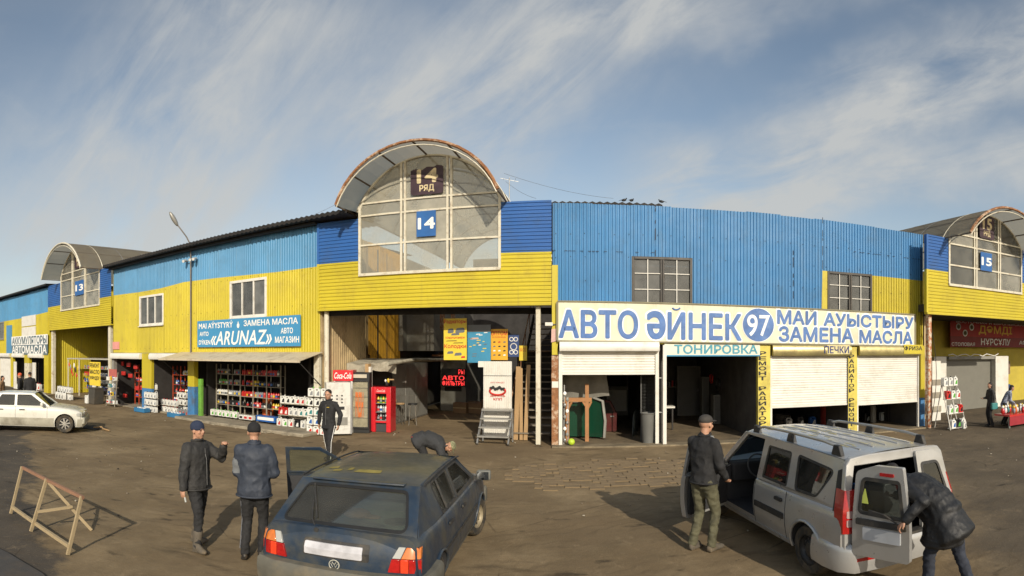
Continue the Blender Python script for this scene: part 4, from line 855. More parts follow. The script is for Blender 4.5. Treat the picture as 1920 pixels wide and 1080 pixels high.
# white sheet board on the steps before lane 14
t = thing('sheet_board', 'tall white corrugated board with printed engine badge standing on grey steps', 'board', SB.w(SB.s(933, .55), .55), SB.rot)
b = MB(); n = 13
for i in range(n):
    a, q = -.44 + i * .88 / n, .88 / n
    for xa, xb, ya, yb in ((a, a + .4 * q, 0, 0), (a + .4 * q, a + .5 * q, 0, -.018), (a + .5 * q, a + .9 * q, -.018, -.018), (a + .9 * q, a + q, -.018, 0)): b.quad((xa, ya, 1.0), (xb, yb, 1.0), (xb, yb, 2.42), (xa, ya, 2.42))
    for xa, xb, ya, yb in ((a, a + .4 * q, 0, 0), (a + .4 * q, a + .5 * q, 0, -.018), (a + .5 * q, a + .9 * q, -.018, -.018), (a + .9 * q, a + q, -.018, 0)): b.quad((xa, .02 + ya, .1), (xb, .02 + yb, .1), (xb, .02 + yb, 1.0), (xa, .02 + ya, 1.0))
b.build('corrugated_sheet', white, t, fix=False); MB().bx(-.60, -.44, -.02, .01, 2.24, 2.42).build('flap', white, t); MB().bx(-.44, .44, -.03, -.022, 1.98, 1.995).build('seam', steel, t)
text('АВТО ЖӨНДЕУ', -.22, .22, 1.75, 1.80, -.026, redp, t); text('ДВИГАТЕЛЬ', -.22, .24, 1.34, 1.40, -.026, redp, t, bold=.02); text('КПП', -.12, .14, 1.24, 1.31, -.026, redp, t, bold=.02)
MB().tube([(.24 * sin(a), -.026, 1.52 + .12 * cos(a)) for a in [radians(q) for q in range(60, 301, 15)]], .03, 4).build('badge_ring', redp, t)
for k in range(7): MB().ell((-.2 + k * .066, -.026, 1.60 + .03 * sin(k * 2)), (.05, .004, .05)).build('badge_engine', black, t)
t = thing('step_unit', 'grey metal steps with four treads under the tall white board', 'steps', SB.w(SB.s(933, .30), .30), SB.rot)
for i in range(4): MB().bx(-.48 + .0 * i, .46, -.62 + i * .19, -.40 + i * .19, .22 + i * .24, .26 + i * .24).build('tread', M('galvanised_tread', (.36, .35, .32), .5, metal=.4, dirt=.5), t)
for x in (-.47, .44): MB().bar((x, -.62, .02), (x, .1, .98), .04, .10).build('stringer', steel, t); MB().bar((x, -.55, 0), (x, -.55, .3), .04).build('leg', steel, t); MB().bar((x, .1, 0), (x, .1, .98), .04).build('leg', steel, t)
# ================================================================ goods: jerrycans, bottles, boxes
jw = M('jug_white_plastic', (.74, .74, .70), .35, var=.03, coat=.2); cols = {
 'white': jw, 'red': M('goods_red', (.50, .03, .025), .35, coat=.2), 'black': M('goods_black', (.02, .02, .022), .35, coat=.2), 'blue': M('goods_blue', (.03, .12, .38), .35, coat=.2),
 'green': M('goods_green', (.10, .36, .05), .35, coat=.2), 'yellow': M('goods_yellow', (.65, .46, .03), .35, coat=.2), 'grey': M('goods_grey', (.25, .26, .27), .35, coat=.2), 'orange': M('goods_orange', (.62, .13, .02), .4), 'teal': M('goods_teal', (.04, .22, .22), .4)}
def jugmesh(w=.19, d=.13, h=.27):
    b = MB(); pr = rp([(-w / 2, 0, .015), (w / 2, 0, .015), (w / 2, h * .74, .03), (w * .22, h * .92, .01), (-w * .42, h * .92, .03), (-w / 2, h * .74, .02)], 2)
    hole = [(-w * .30, h * .66), (w * .12, h * .66), (w * .10, h * .80), (-w * .28, h * .80)]
    return panel(pr, [hole], lambda u, v, q: (u, q - d / 2, v), d, 'jug_body', jw, None, ret=True)
JB = {c: jugmesh().mesh('body', m, 30) for c, m in cols.items()}
JC = {c: MB().cyl((.062, 0, .245), (.062, 0, .285), .022, n=10).mesh('cap', m, 40) for c, m in cols.items()}
JL = {c: MB().prism([(-.03, .035), (.075, .03), (.075, .15), (.045, .165), (.0, .12)], -.0685, -.0655).mesh('sticker', m) for c, m in cols.items()}
def protojug(body, cap, lab):
    t = thing('oil_jug', 'plastic oil jug standing in the yard display', 'jug', (0, 0, -50))
    for nm, me in (('body', JB[body]), ('cap', JC[cap]), ('sticker', JL[lab])): link(nm, me, t)
    return t
PJ = {}
def jug(key, loc, rz, label, group, sc=1.0):
    k = key
    if k not in PJ:
        PJ[k] = protojug(*key); r = PJ[k]; r.location = loc; r.rotation_euler = (0, 0, rz); r['label'] = label; r['group'] = group; r.scale = (sc,) * 3; return r
    r = dup(PJ[k], loc, rz, label, group); r.scale = (sc,) * 3; return r
BT = {}
def bottlemesh(kind, m):
    if kind == 'jerry2': return MB().bx(-.055, .055, -.035, .035, 0, .15).prism([(-.055, .15), (.055, .15), (.05, .19), (-.02, .19)], -.03, .03).bx(.015, .045, -.018, .018, .19, .215)
    if kind == 'can': return MB().lathe([(.045, 0), (.048, .004), (.048, .17), (.04, .18), (.018, .185), (.018, .205)], n=8).mesh('bottle', m, 40)
    if kind == 'box': return MB().bx(-.11, .11, -.08, .08, 0, .17).mesh('box', m)
    return MB().bx(-.06, .06, -.035, .035, 0, .17).bx(.01, .05, -.02, .02, .17, .21).mesh('bottle', m)
def goods(kind, col, loc, rz, label, group):
    k = (kind, col)
    lab = random.choice(['white', 'red', 'yellow', 'blue', 'black', 'grey']); k = (kind, col, lab)
    if k not in BT:
        if kind == 'can': BT[k] = MB().lathe([(.045, 0), (.048, .004), (.048, .17), (.04, .18), (.018, .185), (.018, .215)], n=8).lathe([(.0485, .04), (.0485, .12)], n=8, m=1, caps=False).mesh('bottle', [cols[col], cols[lab]], 40)
        elif kind == 'box': BT[k] = MB().bx(-.11, .11, -.08, .08, 0, .17).bx(-.08, .08, -.083, -.080, .03, .12, 1).mesh('box', [cols[col], cols[lab]])
        else: BT[k] = bottlemesh('jerry2', None).bx(-.042, .042, -.0375, -.035, .025, .105, 1).mesh('bottle', [cols[col], cols[lab]])
    o = bpy.data.objects.new('carton' if kind == 'box' else 'oil_bottle', BT[k]); COL.objects.link(o); o.location = loc; o.rotation_euler = (0, 0, rz)
    return tag(o, label, 'box' if kind == 'box' else 'bottle', group)
ORD = ['lowest', 'second', 'third', 'fourth', 'fifth', 'sixth']
def shelf(seg, x0, x1, y0, y1, zs, label, mat, posts=3, group=None):
    t = segthing(seg, 'shelf_rack', ' '.join(label.split()[:16]), 'shelf rack', group)
    for z in zs: MB().bx(x0, x1, y0, y1, z - .02, z).build('shelf', mat, t)
    for i in range(posts):
        x = x0 + (x1 - x0) * i / (posts - 1)
        MB().bx(x - .02, x + .02, y0 - .012, y0 + .025, 0, zs[-1] + .4).bx(x - .02, x + .02, y1 - .02, y1 + .012, 0, zs[-1] + .4).build('post', mat, t)
    return t
def fill(seg, x0, x1, y, zs, palette, step, where, kinds=('can', 'jerry', 'can'), rnd=1, skip=.12):
    random.seed(rnd)
    for li, z in enumerate(zs):
        x = x0 + .08; col = random.choice(palette); run = 0
        while x < x1 - .06:
            if run <= 0: col = random.choice(palette); kd = random.choice(kinds); run = random.randint(3, 7)
            run -= 1
            if random.random() > skip: goods(kd, col, seg.w(x, y + random.uniform(-.01, .02), z), seg.rot + random.uniform(-.1, .1), f"{col} {'carton' if kd == 'box' else 'bottle'} on the {ORD[min(5, li)]} shelf {where}", 'goods ' + where)
            x += step * (2 if kd == 'box' else 1)
smet = M('shelf_metal', (.30, .27, .21), .6, var=.15); smr = M('shelf_red_metal', (.40, .06, .02), .6)
# wide oil shop under the awning
a, c = SL.s(378), SL.s(528, .8)
zs = [.12, .55, .95, 1.38, 1.8]
shelf(SL, a + .05, c, .75, 1.0, zs, 'long rack of oil bottles at the left side of the awning shop', smet, 6)
fill(SL, a + .05, a + (c - a) * .4, .80, zs[1:], ['black', 'green', 'grey', 'black', 'white', 'grey'], .115, 'at the left of the awning shop', rnd=2)
fill(SL, a + (c - a) * .42, c, .80, zs[1:], ['red', 'red', 'black', 'red', 'grey', 'yellow', 'black'], .12, 'in the red stock of the awning shop', rnd=5)
shelf(SL, c + .1, SL.s(570), 3.1, 3.4, zs, 'shadowed rack along the back of the awning shop', smet, 4)
fill(SL, c + .1, SL.s(560), 3.15, zs[1:4], ['black', 'grey', 'red', 'green'], .15, 'at the back of the awning shop', rnd=8)
gj = 'green and white jugs on the apron of the awning shop'
for i in range(7): jug(('white', 'green', 'green'), SL.w(a + .2 + i * .235, .45, .10), SL.rot + random.uniform(-.15, .15), 'white jug with green sticker low on the awning shop apron', gj)
for i in range(3): goods('box', 'white', SL.w(a + 2.0 + i * .26, .42, .10), SL.rot, 'white carton standing beside the green and white jugs', 'cartons on the awning shop apron')
b_ = thing('banner_box', 'long blue carton lying at the back edge of the apron', 'box', SL.w(a + 3.3, .5, .1), SL.rot); MB().bx(-.5, .5, -.12, .12, 0, .22).build('carton', cols['blue'], b_); MB().bx(-.42, .42, -.125, -.121, .06, .17).build('print', pw, b_)
ot = thing('fuel_drum', 'orange drum standing in the awning shop', 'drum', SL.w(SL.s(503, 1.4), 1.4, .09), SL.rot); MB().lathe([(.24, 0), (.24, .28), (.25, .29), (.24, .30), (.24, .58), (.25, .59), (.24, .6), (.24, .86), (.22, .86), (.22, .84)], n=20).build('body', cols['orange'], ot, smooth=40)
# two narrow shops
for k, (pa, pb, md, pal, wh, sm) in enumerate([(223, 268, 2, ['red', 'black', 'red', 'orange'], 'in the dark red shop left of the blue post', smr), (292, 354, 3, ['red', 'black', 'blue', 'white'], 'in the shop with red shelving', smr)]):
    xa, xb = SL.s(pa), SL.s(pb, .9); zz = [.4, .8, 1.2, 1.65]
    shelf(SL, xa + .1, xb, .9, 1.15, zz, 'red shelf rack ' + wh, sm, 3); fill(SL, xa + .1, xb, .95, zz, pal, .14, wh, rnd=20 + k, skip=.2)
random.seed(12)
for i in range(7):
    t = thing('tool_bag', 'red tool case hanging ' + ['top left', 'top middle', 'top right', 'at mid height left', 'at mid height right', 'low left', 'low right'][i] + ' in the narrow dark shop', 'tool case', SL.w(SL.s(228 + (i * 13) % 36, .4), .42, [2.0, 1.95, 1.85, 1.5, 1.4, .8, .35][i]), SL.rot)
    MB().bx(-.16, .16, -.05, .05, 0, .2).build('case', cols['red'], t, bevel=.02); MB().tube([(-.06, 0, .2), (-.05, 0, .25), (.05, 0, .25), (.06, 0, .2)], .012, 5).build('handle', cols['black'], t)
# stacked jugs in the yard before the blue pillars
gy = 'white jugs piled before the narrow shops'
def pile(px, py, nx, lv, key, label, group, gap=.245, sc=1.0, seg=SL, crate=True, shrink=0):
    o = seg.inv(G(px, py)); z = .0
    for l in range(lv):
        for i in range(nx - shrink * l):
            jug(key, seg.w(o.x + (i - (nx - shrink * l - 1) / 2) * gap * sc, o.y, z), seg.rot + random.uniform(-.2, .2), label, group, sc)
        z += .30 * sc
        if crate and l < lv - 1:
            t = thing('plank', f'thin board on the {ORD[l]} jug layer {" ".join((label[label.find("sticker") + 8:] or "doorway").split()[:9])}', 'board', seg.w(o.x, o.y, z), seg.rot); MB().bx(-nx * gap * sc / 2, nx * gap * sc / 2, -.1, .1, 0, .018).build('board', smet, t); z += .018
pile(283, 772, 4, 3, ('white', 'black', 'grey'), 'white jug with grey sticker in the pyramid by the blue pillar', gy, shrink=0)
pile(286, 768, 3, 4, ('white', 'white', 'blue'), 'white jug with blue sticker behind the pyramid by the blue pillar', gy)
pile(318, 773, 5, 2, ('white', 'red', 'grey'), 'white jug with red cap in the row right of the pyramid', gy)
pile(342, 772, 3, 3, ('white', 'black', 'black'), 'white jug with black sticker beside the blue post', gy)
pile(345, 778, 3, 1, ('grey', 'white', 'red'), 'grey jug with red sticker on the ground by the blue post', gy)
for k, (px, py) in enumerate(((266, 772), (330, 782))):
    t = thing('crate', ['blue tray of small white bottles on the ground left of the jug pyramid', 'blue tray of small white bottles on the ground near the lime green post'][k], 'crate', G(px, py), SL.rot + .05)
    MB().bx(-.38, .38, -.14, .14, 0, .02).bx(-.38, .38, -.16, -.14, 0, .18).bx(-.38, .38, .14, .16, 0, .18).bx(-.4, -.38, -.16, .16, 0, .18).bx(.38, .4, -.16, .16, 0, .18).build('tray', M('tray_blue', (.03, .16, .33), .5), t)
    for i in range(7): MB().lathe([(.035, .02), (.035, .15), (.015, .18), (.015, .22)], (-.3 + i * .1, 0, 0), n=8).build('bottle', jw, t, smooth=40)
# tiered display of jugs by the Coke fridges
gd = 'jugs on the three tier yard rack'
o = SB.inv(G(556, 803)); rk = thing('display_rack', 'low three tier rack of oil jugs right of the awning shop', 'shelf rack', SB.w(o.x, o.y), SL.rot + .05)
for z, y in ((.06, -.1), (.46, 0), (.86, .1)):
    MB().bx(-.78, .78, y - .1, y + .12, z - .03, z).build('shelf', smet, rk)
for x in (-.77, .77): MB().bar((x, -.15, 0), (x, .15, 1.0), .03).build('post', smet, rk)
MB().bx(-.95, .95, -.35, .3, -.02, .035).build('base_slab', concrete, rk, bevel=.015)
cR, sR = cos(SL.rot + .05), sin(SL.rot + .05); base = SB.w(o.x, o.y)
rows = [(.86, .1, ['white'] * 3 + ['red', 'red', 'green', 'green']), (.46, 0, ['red', 'red', 'grey', 'grey', 'teal', 'teal', 'grey']), (.06, -.1, ['red', 'green', 'red', 'black', 'grey', 'white'])]
for li, (z, y, st) in enumerate(rows):
    for i, s_ in enumerate(st):
        x = -.68 + i * 1.36 / (len(st) - 1); body = 'red' if (li == 1 and i < 2) else ('black' if s_ == 'black' else 'white'); lab = 'white' if body != 'white' else ('black' if s_ == 'white' else s_)
        jug((body, 'black' if i % 2 else body, lab), (base.x + x * cR - y * sR, base.y + x * sR + y * cR, z), SL.rot + .05 + random.uniform(-.12, .12), f"{body} jug with {lab} sticker on the {['top', 'middle', 'bottom'][li]} tier of the yard rack", gd, 1.05)
# tall stack of boxed jugs beside it
gs = 'twin packs stacked by the white column'; o2 = SB.inv(G(596, 814))
for l in range(5):
    for i in range(3):
        jug(('white', ['red', 'white', 'white', 'black', 'green'][l], ['red', 'blue', 'teal', 'black', 'grey'][l]), SB.w(o2.x - .28 + i * .25, o2.y + .02 * l, l * .31), SB.rot + random.uniform(-.06, .06), f"white jug with {['red', 'blue', 'teal', 'black', 'grey'][l]} sticker in layer {['one', 'two', 'three', 'four', 'five'][l]} of the tall stack by the column", gs, 1.1)
    if l < 4:
        t = thing('cardboard_sheet', f"cardboard sheet on top of layer {['one', 'two', 'three', 'four'][l]} of the tall jug stack", 'board', SB.w(o2.x, o2.y, l * .31 + .303), SB.rot); MB().bx(-.4, .42, -.1, .12, 0, .006).build('sheet', smet, t)
# ---------------------------------------------------------------- stall in gateway 13
st = segthing(SL, 'market_stall', 'open stall packed with car goods inside the left gateway', 'stall')
xa, xb = SL.s(104), SL.s(203)
MB().bx(xa, xb, .8, 2.6, 2.25, 2.32).build('roof', M('pale_tin', (.42, .40, .34), .5), st); MB().bx(xa, xb, 2.5, 2.6, 0, 2.25).build('back_wall', darker, st)
for x in (xa + .1, xa + 1.7, xb - .1): MB().bar((x, .85, 0), (x, .85, 2.25), .06).build('post', postm, st)
for z in (.5, .9, 1.3, 1.7): MB().bx(xa + 1.8, xb - .1, 1.1, 1.4, z - .02, z).build('shelf', smet, st)
fill(SL, xa + 1.8, xb - .15, 1.15, [.5, .9, 1.3, 1.7], ['white', 'white', 'grey', 'blue', 'red'], .17, 'of the stall in the left gateway', rnd=31, kinds=('jerry', 'can', 'box'), skip=.15)
random.seed(9)
for i in range(8):
    t = thing('spare_part', ['orange cable set', 'grey hose coil', 'red triangle pack', 'orange rope bundle', 'white filter pack', 'dark bag', 'red strap bundle', 'yellow tow rope'][i] + ' hanging on the left rail of the left gateway stall', 'spare part', SL.w(xa + .25 + .18 * i, .85, [1.9, 1.75, 1.5, 1.3, 1.85, 1.6, 1.25, 1.7][i]), SL.rot)
    MB().ell((0, 0, 0), (.08, .04, .14 + .03 * (i % 3)), 8, 6).build('bundle', cols[['orange', 'grey', 'red', 'orange', 'white', 'black', 'red', 'yellow'][i]], t, smooth=60)
pile(114, 748, 3, 1, ('white', 'black', 'black'), 'white jug with black sticker in the left end row of the gateway stall', 'white jugs before the gateway stall', sc=1.6)
pile(122, 748, 6, 2, ('white', 'grey', 'grey'), 'white jug with grey sticker in the two rows before the gateway stall', 'white jugs before the gateway stall', sc=1.25, gap=.25)
t = thing('waste_bin', 'dark square bin under the yellow notice board', 'bin', G(180, 757), SL.rot); MB().prism([(-.3, 0), (.3, 0), (.36, .8), (-.36, .8)], -.28, .28).build('body', M('bin_dark', (.06, .055, .045), .7, dirt=.5), t, bevel=.02); MB().bx(-.38, .38, -.3, .3, .8, .84).build('rim', M('bin_dark'), t)
jug(('white', 'white', 'white'), G(165, 756), SL.rot, 'single white jug on the ground left of the dark bin', 'lone jugs', 1.7)
# rack of odds right of gateway 13
o = SL.inv(G(210, 762)); t = thing('display_rack', 'crowded rack of car care goods at the right post of the left gateway', 'shelf rack', SL.w(o.x, o.y), SL.rot)
for z in (.15, .55, .95, 1.3): MB().bx(-.42, .42, -.15, .15, z - .02, z).build('shelf', smet, t)
for x in (-.42, .42): MB().bar((x, -.1, 0), (x, .1, 1.7), .03).build('post', smet, t)
MB().bx(-.35, .4, .02, .05, 1.45, 1.85).build('sign_panel', M('faded_red_card', (.45, .12, .1), .6), t)
for li, z in enumerate((.15, .55, .95, 1.3)):
    for i in range(4): goods(['box', 'jerry', 'can'][(i + li) % 3], ['white', 'blue', 'grey', 'white', 'teal', 'yellow'][(i * 2 + li) % 6], SL.w(o.x - .32 + i * .21, o.y, z), SL.rot, f"{['white', 'blue', 'grey', 'white', 'teal', 'yellow'][(i * 2 + li) % 6]} item on the {ORD[li]} shelf of the rack by the left gateway post", 'goods on the rack by the left gateway post')
# far left doorways
for k, (px, wh) in enumerate(((36, 'in the first far left doorway'), (71, 'in the second far left doorway'))):
    xa, xb = SL.s(px - 9), SL.s(px + 9); shelf(SL, xa, xb, .9, 1.15, [.5, 1.0, 1.5], 'shelf rack of goods ' + wh, smet, 2); fill(SL, xa, xb, .95, [.5, 1.0, 1.5], ['red', 'white', 'grey', 'blue', 'orange'], .2, wh, rnd=40 + k)
gf = 'white jugs before the far left doorways'
pile(38, 742, 3, 2, ('white', 'white', 'grey'), 'white jug with grey sticker before the first far left doorway', gf, sc=1.3); pile(65, 742, 4, 1, ('white', 'white', 'white'), 'plain white jug before the second far left doorway', gf, sc=1.5); pile(72, 744, 2, 2, ('white', 'red', 'red'), 'white jug with red sticker before the second far left doorway', gf, sc=1.4)
# ---------------------------------------------------------------- drinks machines in gateway 14
def at(px, py): return G(px, py)
def boxthing(name, label, cat, px, py, rz, grp=None): g_ = at(px, py); return thing(name, label, cat, (g_.x, g_.y, 0), rz, grp)
rz = SB.rot
t = boxthing('vending_machine', 'white vending machine with grey side beside the walking man', 'vending machine', 640, 817, rz + .62)
MB().bx(-.48, .30, .0, .62, .05, 1.72).build('body', M('machine_white', (.66, .65, .60), .4, var=.03, dirt=.4, ds=3), t, bevel=.015); MB().bx(.302, .33, .0, .62, .05, 1.72).build('side_panel', M('machine_grey', (.40, .40, .40), .4), t)
for i in range(9): MB().cyl((-.30 + (i % 3) * .16, -.012, 1.30 - (i // 3) * .11), (-.30 + (i % 3) * .16, .01, 1.30 - (i // 3) * .11), .028, n=10).build('button', black, t)
MB().bx(-.4, .2, -.02, .0, .35, .6).build('tray_door', greyk, t); MB().bx(-.25, .1, -.015, .01, .85, .95).build('coin_panel', black, t)
t = boxthing('fridge', 'tall drinks fridge with red script header behind the vending machine', 'fridge', 645, 812, rz + .25)
cr_ = M('soda_red', (.62, .02, .03), .3, coat=.5, var=.03); MB().bx(-.38, .30, .0, .6, 1.74, 2.10).build('header', cr_, t, bevel=.01); MB().bx(-.36, .28, .03, .6, 0, 1.74).build('body', white, t)
text('Coca-Cola', -.33, .25, 1.82, 2.02, -.006, pw, t, shear=.35, bold=.01); MB().bx(-.30, .22, .01, .03, .2, 1.78).build('door_glass', wgl, t)
t = boxthing('fridge', 'black framed glass door drinks fridge with narrow red edge', 'fridge', 672, 812, rz + .25)
MB().bx(-.36, .36, .06, .65, .0, 2.02).build('body', black, t); MB().bx(-.36, -.325, -.01, .06, .0, 2.02).build('red_edge', cr_, t)
MB().bx(-.32, .35, .0, .06, .15, .20).bx(-.32, .35, .0, .06, 1.72, 1.78).bx(-.32, -.28, 0, .06, .2, 1.72).bx(.31, .35, 0, .06, .2, 1.72).build('door_frame', black, t)
MB().bx(-.28, .31, .055, .059, .2, 1.72).build('door_backing', M('painted_fridge_glow', (.60, .54, .40), .5, var=.3, vs=5), t); MB().bx(-.28, .31, .02, .024, .2, 1.72).build('door_glass', glass('fridge_glass', (.9, .9, .88), .4, .06), t)  # pale backing colour stands in for the lit fridge inside
MB().bx(-.22, .28, -.004, .01, 1.84, 1.96).build('name_strip', M('strip_beige', (.5, .45, .35), .5), t)
text('FRESH', -.1, .16, .55, 1.35, .016, M('orange_print', (.6, .15, .03), .5), t, bold=.03)
for z in (.5, .85, 1.2, 1.5): MB().bx(-.28, .31, .03, .05, z, z + .015).build('shelf', steel, t)
t = thing('counter_post', 'weathered timber post and counter edge between the fridges', 'post', SB.w(SB.s(680, .7), 1.2), rz); MB().bx(-.10, .02, -.1, .1, 0, 2.3).build('post', wood, t); MB().bx(.02, .10, -.08, .05, .1, 2.2).build('jamb', white, t)
t = boxthing('cooler', 'bright red open front drinks cooler on the lane corner', 'fridge', 708, 810, rz + .10)
X0, X1, H = -.50, .46, 1.52
MB().bx(X0, X0 + .30, 0, .6, .02, H).build('left_panel', cr_, t, bevel=.012); MB().bx(X0 + .3, X0 + .42, .0, .6, .0, H).build('frame', cr_, t, bevel=.01); MB().bx(X1 - .16, X1, .0, .6, 0, H).build('frame', cr_, t, bevel=.01)
MB().bx(X0 + .42, X1 - .16, 0, .6, 1.30, H).build('header', cr_, t, bevel=.01); MB().bx(X0 + .42, X1 - .16, 0, .6, .32, .38).build('sill', cr_, t); MB().bx(X0 + .42, X1 - .16, .1, .6, 0, .32).build('plinth', M('dark_plinth', (.05, .05, .055), .6), t)
MB().bx(X0 + .42, X1 - .16, .5, .6, .38, 1.3).build('back', M('cooler_inner', (.12, .13, .13), .5), t)
for k, z in enumerate((.40, .68, .98)):
    MB().bx(X0 + .42, X1 - .16, .05, .5, z - .02, z).build('shelf', steel, t)
    for i in range(5): goods('can', ['grey', 'white', 'green'][k] if i % 2 else ['black', 'grey', 'yellow'][k], Vector((t.location.x, t.location.y, 0)) + Matrix.Rotation(rz + .10, 3, 'Z') @ Vector((X0 + .49 + i * .09, .12, z)), 0, f"{['grey', 'white', 'green'][k] if i % 2 else ['black', 'grey', 'yellow'][k]} drink bottle on the {ORD[k]} shelf of the red cooler", 'drinks in the red cooler')
MB().prism(rp([(X0 + .06, 0.02), (X0 + .26, 0.02), (X0 + .20, .6), (X0 + .10, 1.05), (X0 + .05, H - .02), (X0 + .04, 1.0), (X0 + .12, .5)]), -.006, -.001).build('white_swoosh', pw, t)
text('Coca-Cola', X0 + .47, X1 - .2, 1.36, 1.44, -.004, pw, t, shear=.3)
t = thing('toy_plane', 'small black and yellow ornament standing on the red cooler', 'ornament', SB.w(SB.s(716, 1.0), SB.inv(G(708, 810)).y + .3, 1.53), rz); MB().ell((0, 0, .12), (.06, .06, .12)).build('body', black, t, smooth=60); MB().ell((.05, 0, .2), (.05, .04, .08)).build('patch', cols['yellow'], t, smooth=60); MB().bx(.08, .26, -.03, .03, .22, .26).build('arm', wood, t); MB().ell((-.03, -.04, .2), (.035, .02, .05)).build('face', pw, t, smooth=60)
# kiosk with stone coloured awning behind the machines
k = segthing(SB, 'kiosk', 'grey kiosk with sagging canvas awning on the left side of the lane', 'kiosk')
MB().bx(.12, 1.35, 3.0, 6.9, 0, 2.25).build('wall', greyk, k)
for i, (a_, b2) in enumerate(((3.1, 4.2), (4.25, 5.35), (5.4, 6.8))): MB().bx(1.352, 1.375, a_, b2, .05, 2.2).build('wall_panel', greyk, k)
MB().bx(.3, 1.34, 2.90, 2.99, .95, 2.1).build('hatch', darker, k); MB().bx(.25, 1.5, 2.55, 3.0, .88, .95).build('counter', wood, k)
cvm = M('dirty_canvas', (.40, .37, .29), .8, var=.15, vs=3, dirt=.7, ds=2.5, bump=.5, bs=12)
MB().grid(lambda u, v: (.12 + 1.9 * u, 1.7 + 1.5 * v, 2.30 + .16 * v - .05 * sin(pi * u * 2) * (1 - v) + .03 * sin(u * 17) * (1 - v)), 20, 8).grid(lambda u, v: (.12 + 1.9 * u, 1.7 - .01 * v, 2.30 - .05 * sin(pi * u * 2) + .03 * sin(u * 17) - v * (.30 + .05 * sin(u * 9))), 20, 3).build('canvas_awning', cvm, k, smooth=60)
MB().tube([(2.0, .95, 2.3), (2.2, 3, 2.42), (1.9, 7, 2.36), (1.7, 11, 2.3)], .07, 8).build('canvas_roll', cvm, k, smooth=60)
# bar stools
for i, (px, py) in enumerate(((750, 796), (774, 797))):
    t = boxthing('bar_stool', ['tall bar stool nearest the red cooler', 'tall bar stool with black seat further from the cooler'][i], 'stool', px, py, rz + .3 * i, 'bar stools by the grey kiosk')
    sm_ = M('stool_steel', (.20, .18, .15), .4, metal=.6); MB().lathe([(0, .76), (.17, .76), (.18, .78), (.17, .81), (0, .81)], n=20).build('seat', black if i else wood, t, smooth=40)
    for a_ in range(4): q = pi / 4 + a_ * pi / 2; MB().tube([(.12 * cos(q), .12 * sin(q), .76), (.20 * cos(q), .20 * sin(q), 0)], .013, 6).build('leg', sm_, t)
    MB().tube([(.18 * cos(q_), .18 * sin(q_), .3) for q_ in [2 * pi * j / 16 for j in range(16)]], .010, 5, closed=True).build('footring', sm_, t); MB().tube([(-.15, .15, .78), (-.15, .17, 1.08), (.15, .17, 1.08), (.15, .15, .78)], .011, 5).build('back_rail', sm_, t)
# stairs on the right side of the lane
t = segthing(SB, 'staircase', 'dark open staircase climbing inside the right of the lane', 'stairs'); xs0, xs1 = SB.L - 1.35, SB.L - .12
for i in range(18): MB().bx(xs0, xs1, .75 + i * .27, 1.05 + i * .27, .2 + i * .21, .235 + i * .21).build('tread', M('worn_tread', (.20, .17, .13), .8, var=.2), t)
for x in (xs0 - .03, xs1): MB().bar((x, .7, .08), (x, 5.9, 4.1), .05, .22).build('stringer', darker, t)
MB().tube([(xs0 - .03, .7, 1.0), (xs0 - .03, 5.9, 5.1)], .02, 6).build('handrail', rust, t)
for i in range(6): MB().cyl((xs0 - .03, .8 + i, .15 + i * .77), (xs0 - .03, .8 + i, 1.05 + i * .79), .014, n=6).build('baluster', rust, t)
for i, (dx, w, h, tl) in enumerate(((0, .14, 2.25, .04), (.17, .10, 2.2, -.05), (.30, .12, 2.3, .06))):
    t = thing('leaning_plank', ['wide brown plank leaning by the white board', 'narrow pale plank leaning in the middle of three', 'long plank leaning nearest the stairs'][i], 'plank', SB.w(SB.s(967, .8) + dx, .8), rz); MB().bar((0, 0, 0), (tl, .25, h), w, .03).build('plank', wood, t)
# crates and clutter in the dark of the lane
random.seed(4)
for i in range(6):
    t = thing('cardboard_box', ['low flat carton', 'brown carton', 'small grey carton', 'tall brown carton', 'open carton', 'dark carton'][i] + ' on the lane floor ' + ['left of the red sign', 'under the red sign', 'beside the dark kiosk', 'at the foot of the grey pillar', 'right of the red sign', 'deep in the lane'][i], 'box', SB.w(2.6 + (i % 3) * .7, 7.9 + (i // 3) * 1.3, 0), rz + random.uniform(-.4, .4))
    w, h = random.uniform(.3, .5), random.uniform(.3, .7); MB().bx(-w, w, -.2, .2, 0, h).build('carton', M('brown_card', (.25, .16, .09), .8, var=.2), t); MB().bx(-w, w, -.205, -.2, h * .45, h * .55).build('tape', tan_, t)
t = thing('red_cabinet', 'red cabinet deep in the lane right of the letter sign', 'cabinet', SB.w(4.3, 8.3), rz); MB().bx(-.25, .3, 0, .5, 0, 1.9).build('body', cols['red'], t); MB().bx(-.2, .25, -.02, 0, .3, 1.7).build('door', M('cabinet_door_red', (.4, .05, .04), .5), t)
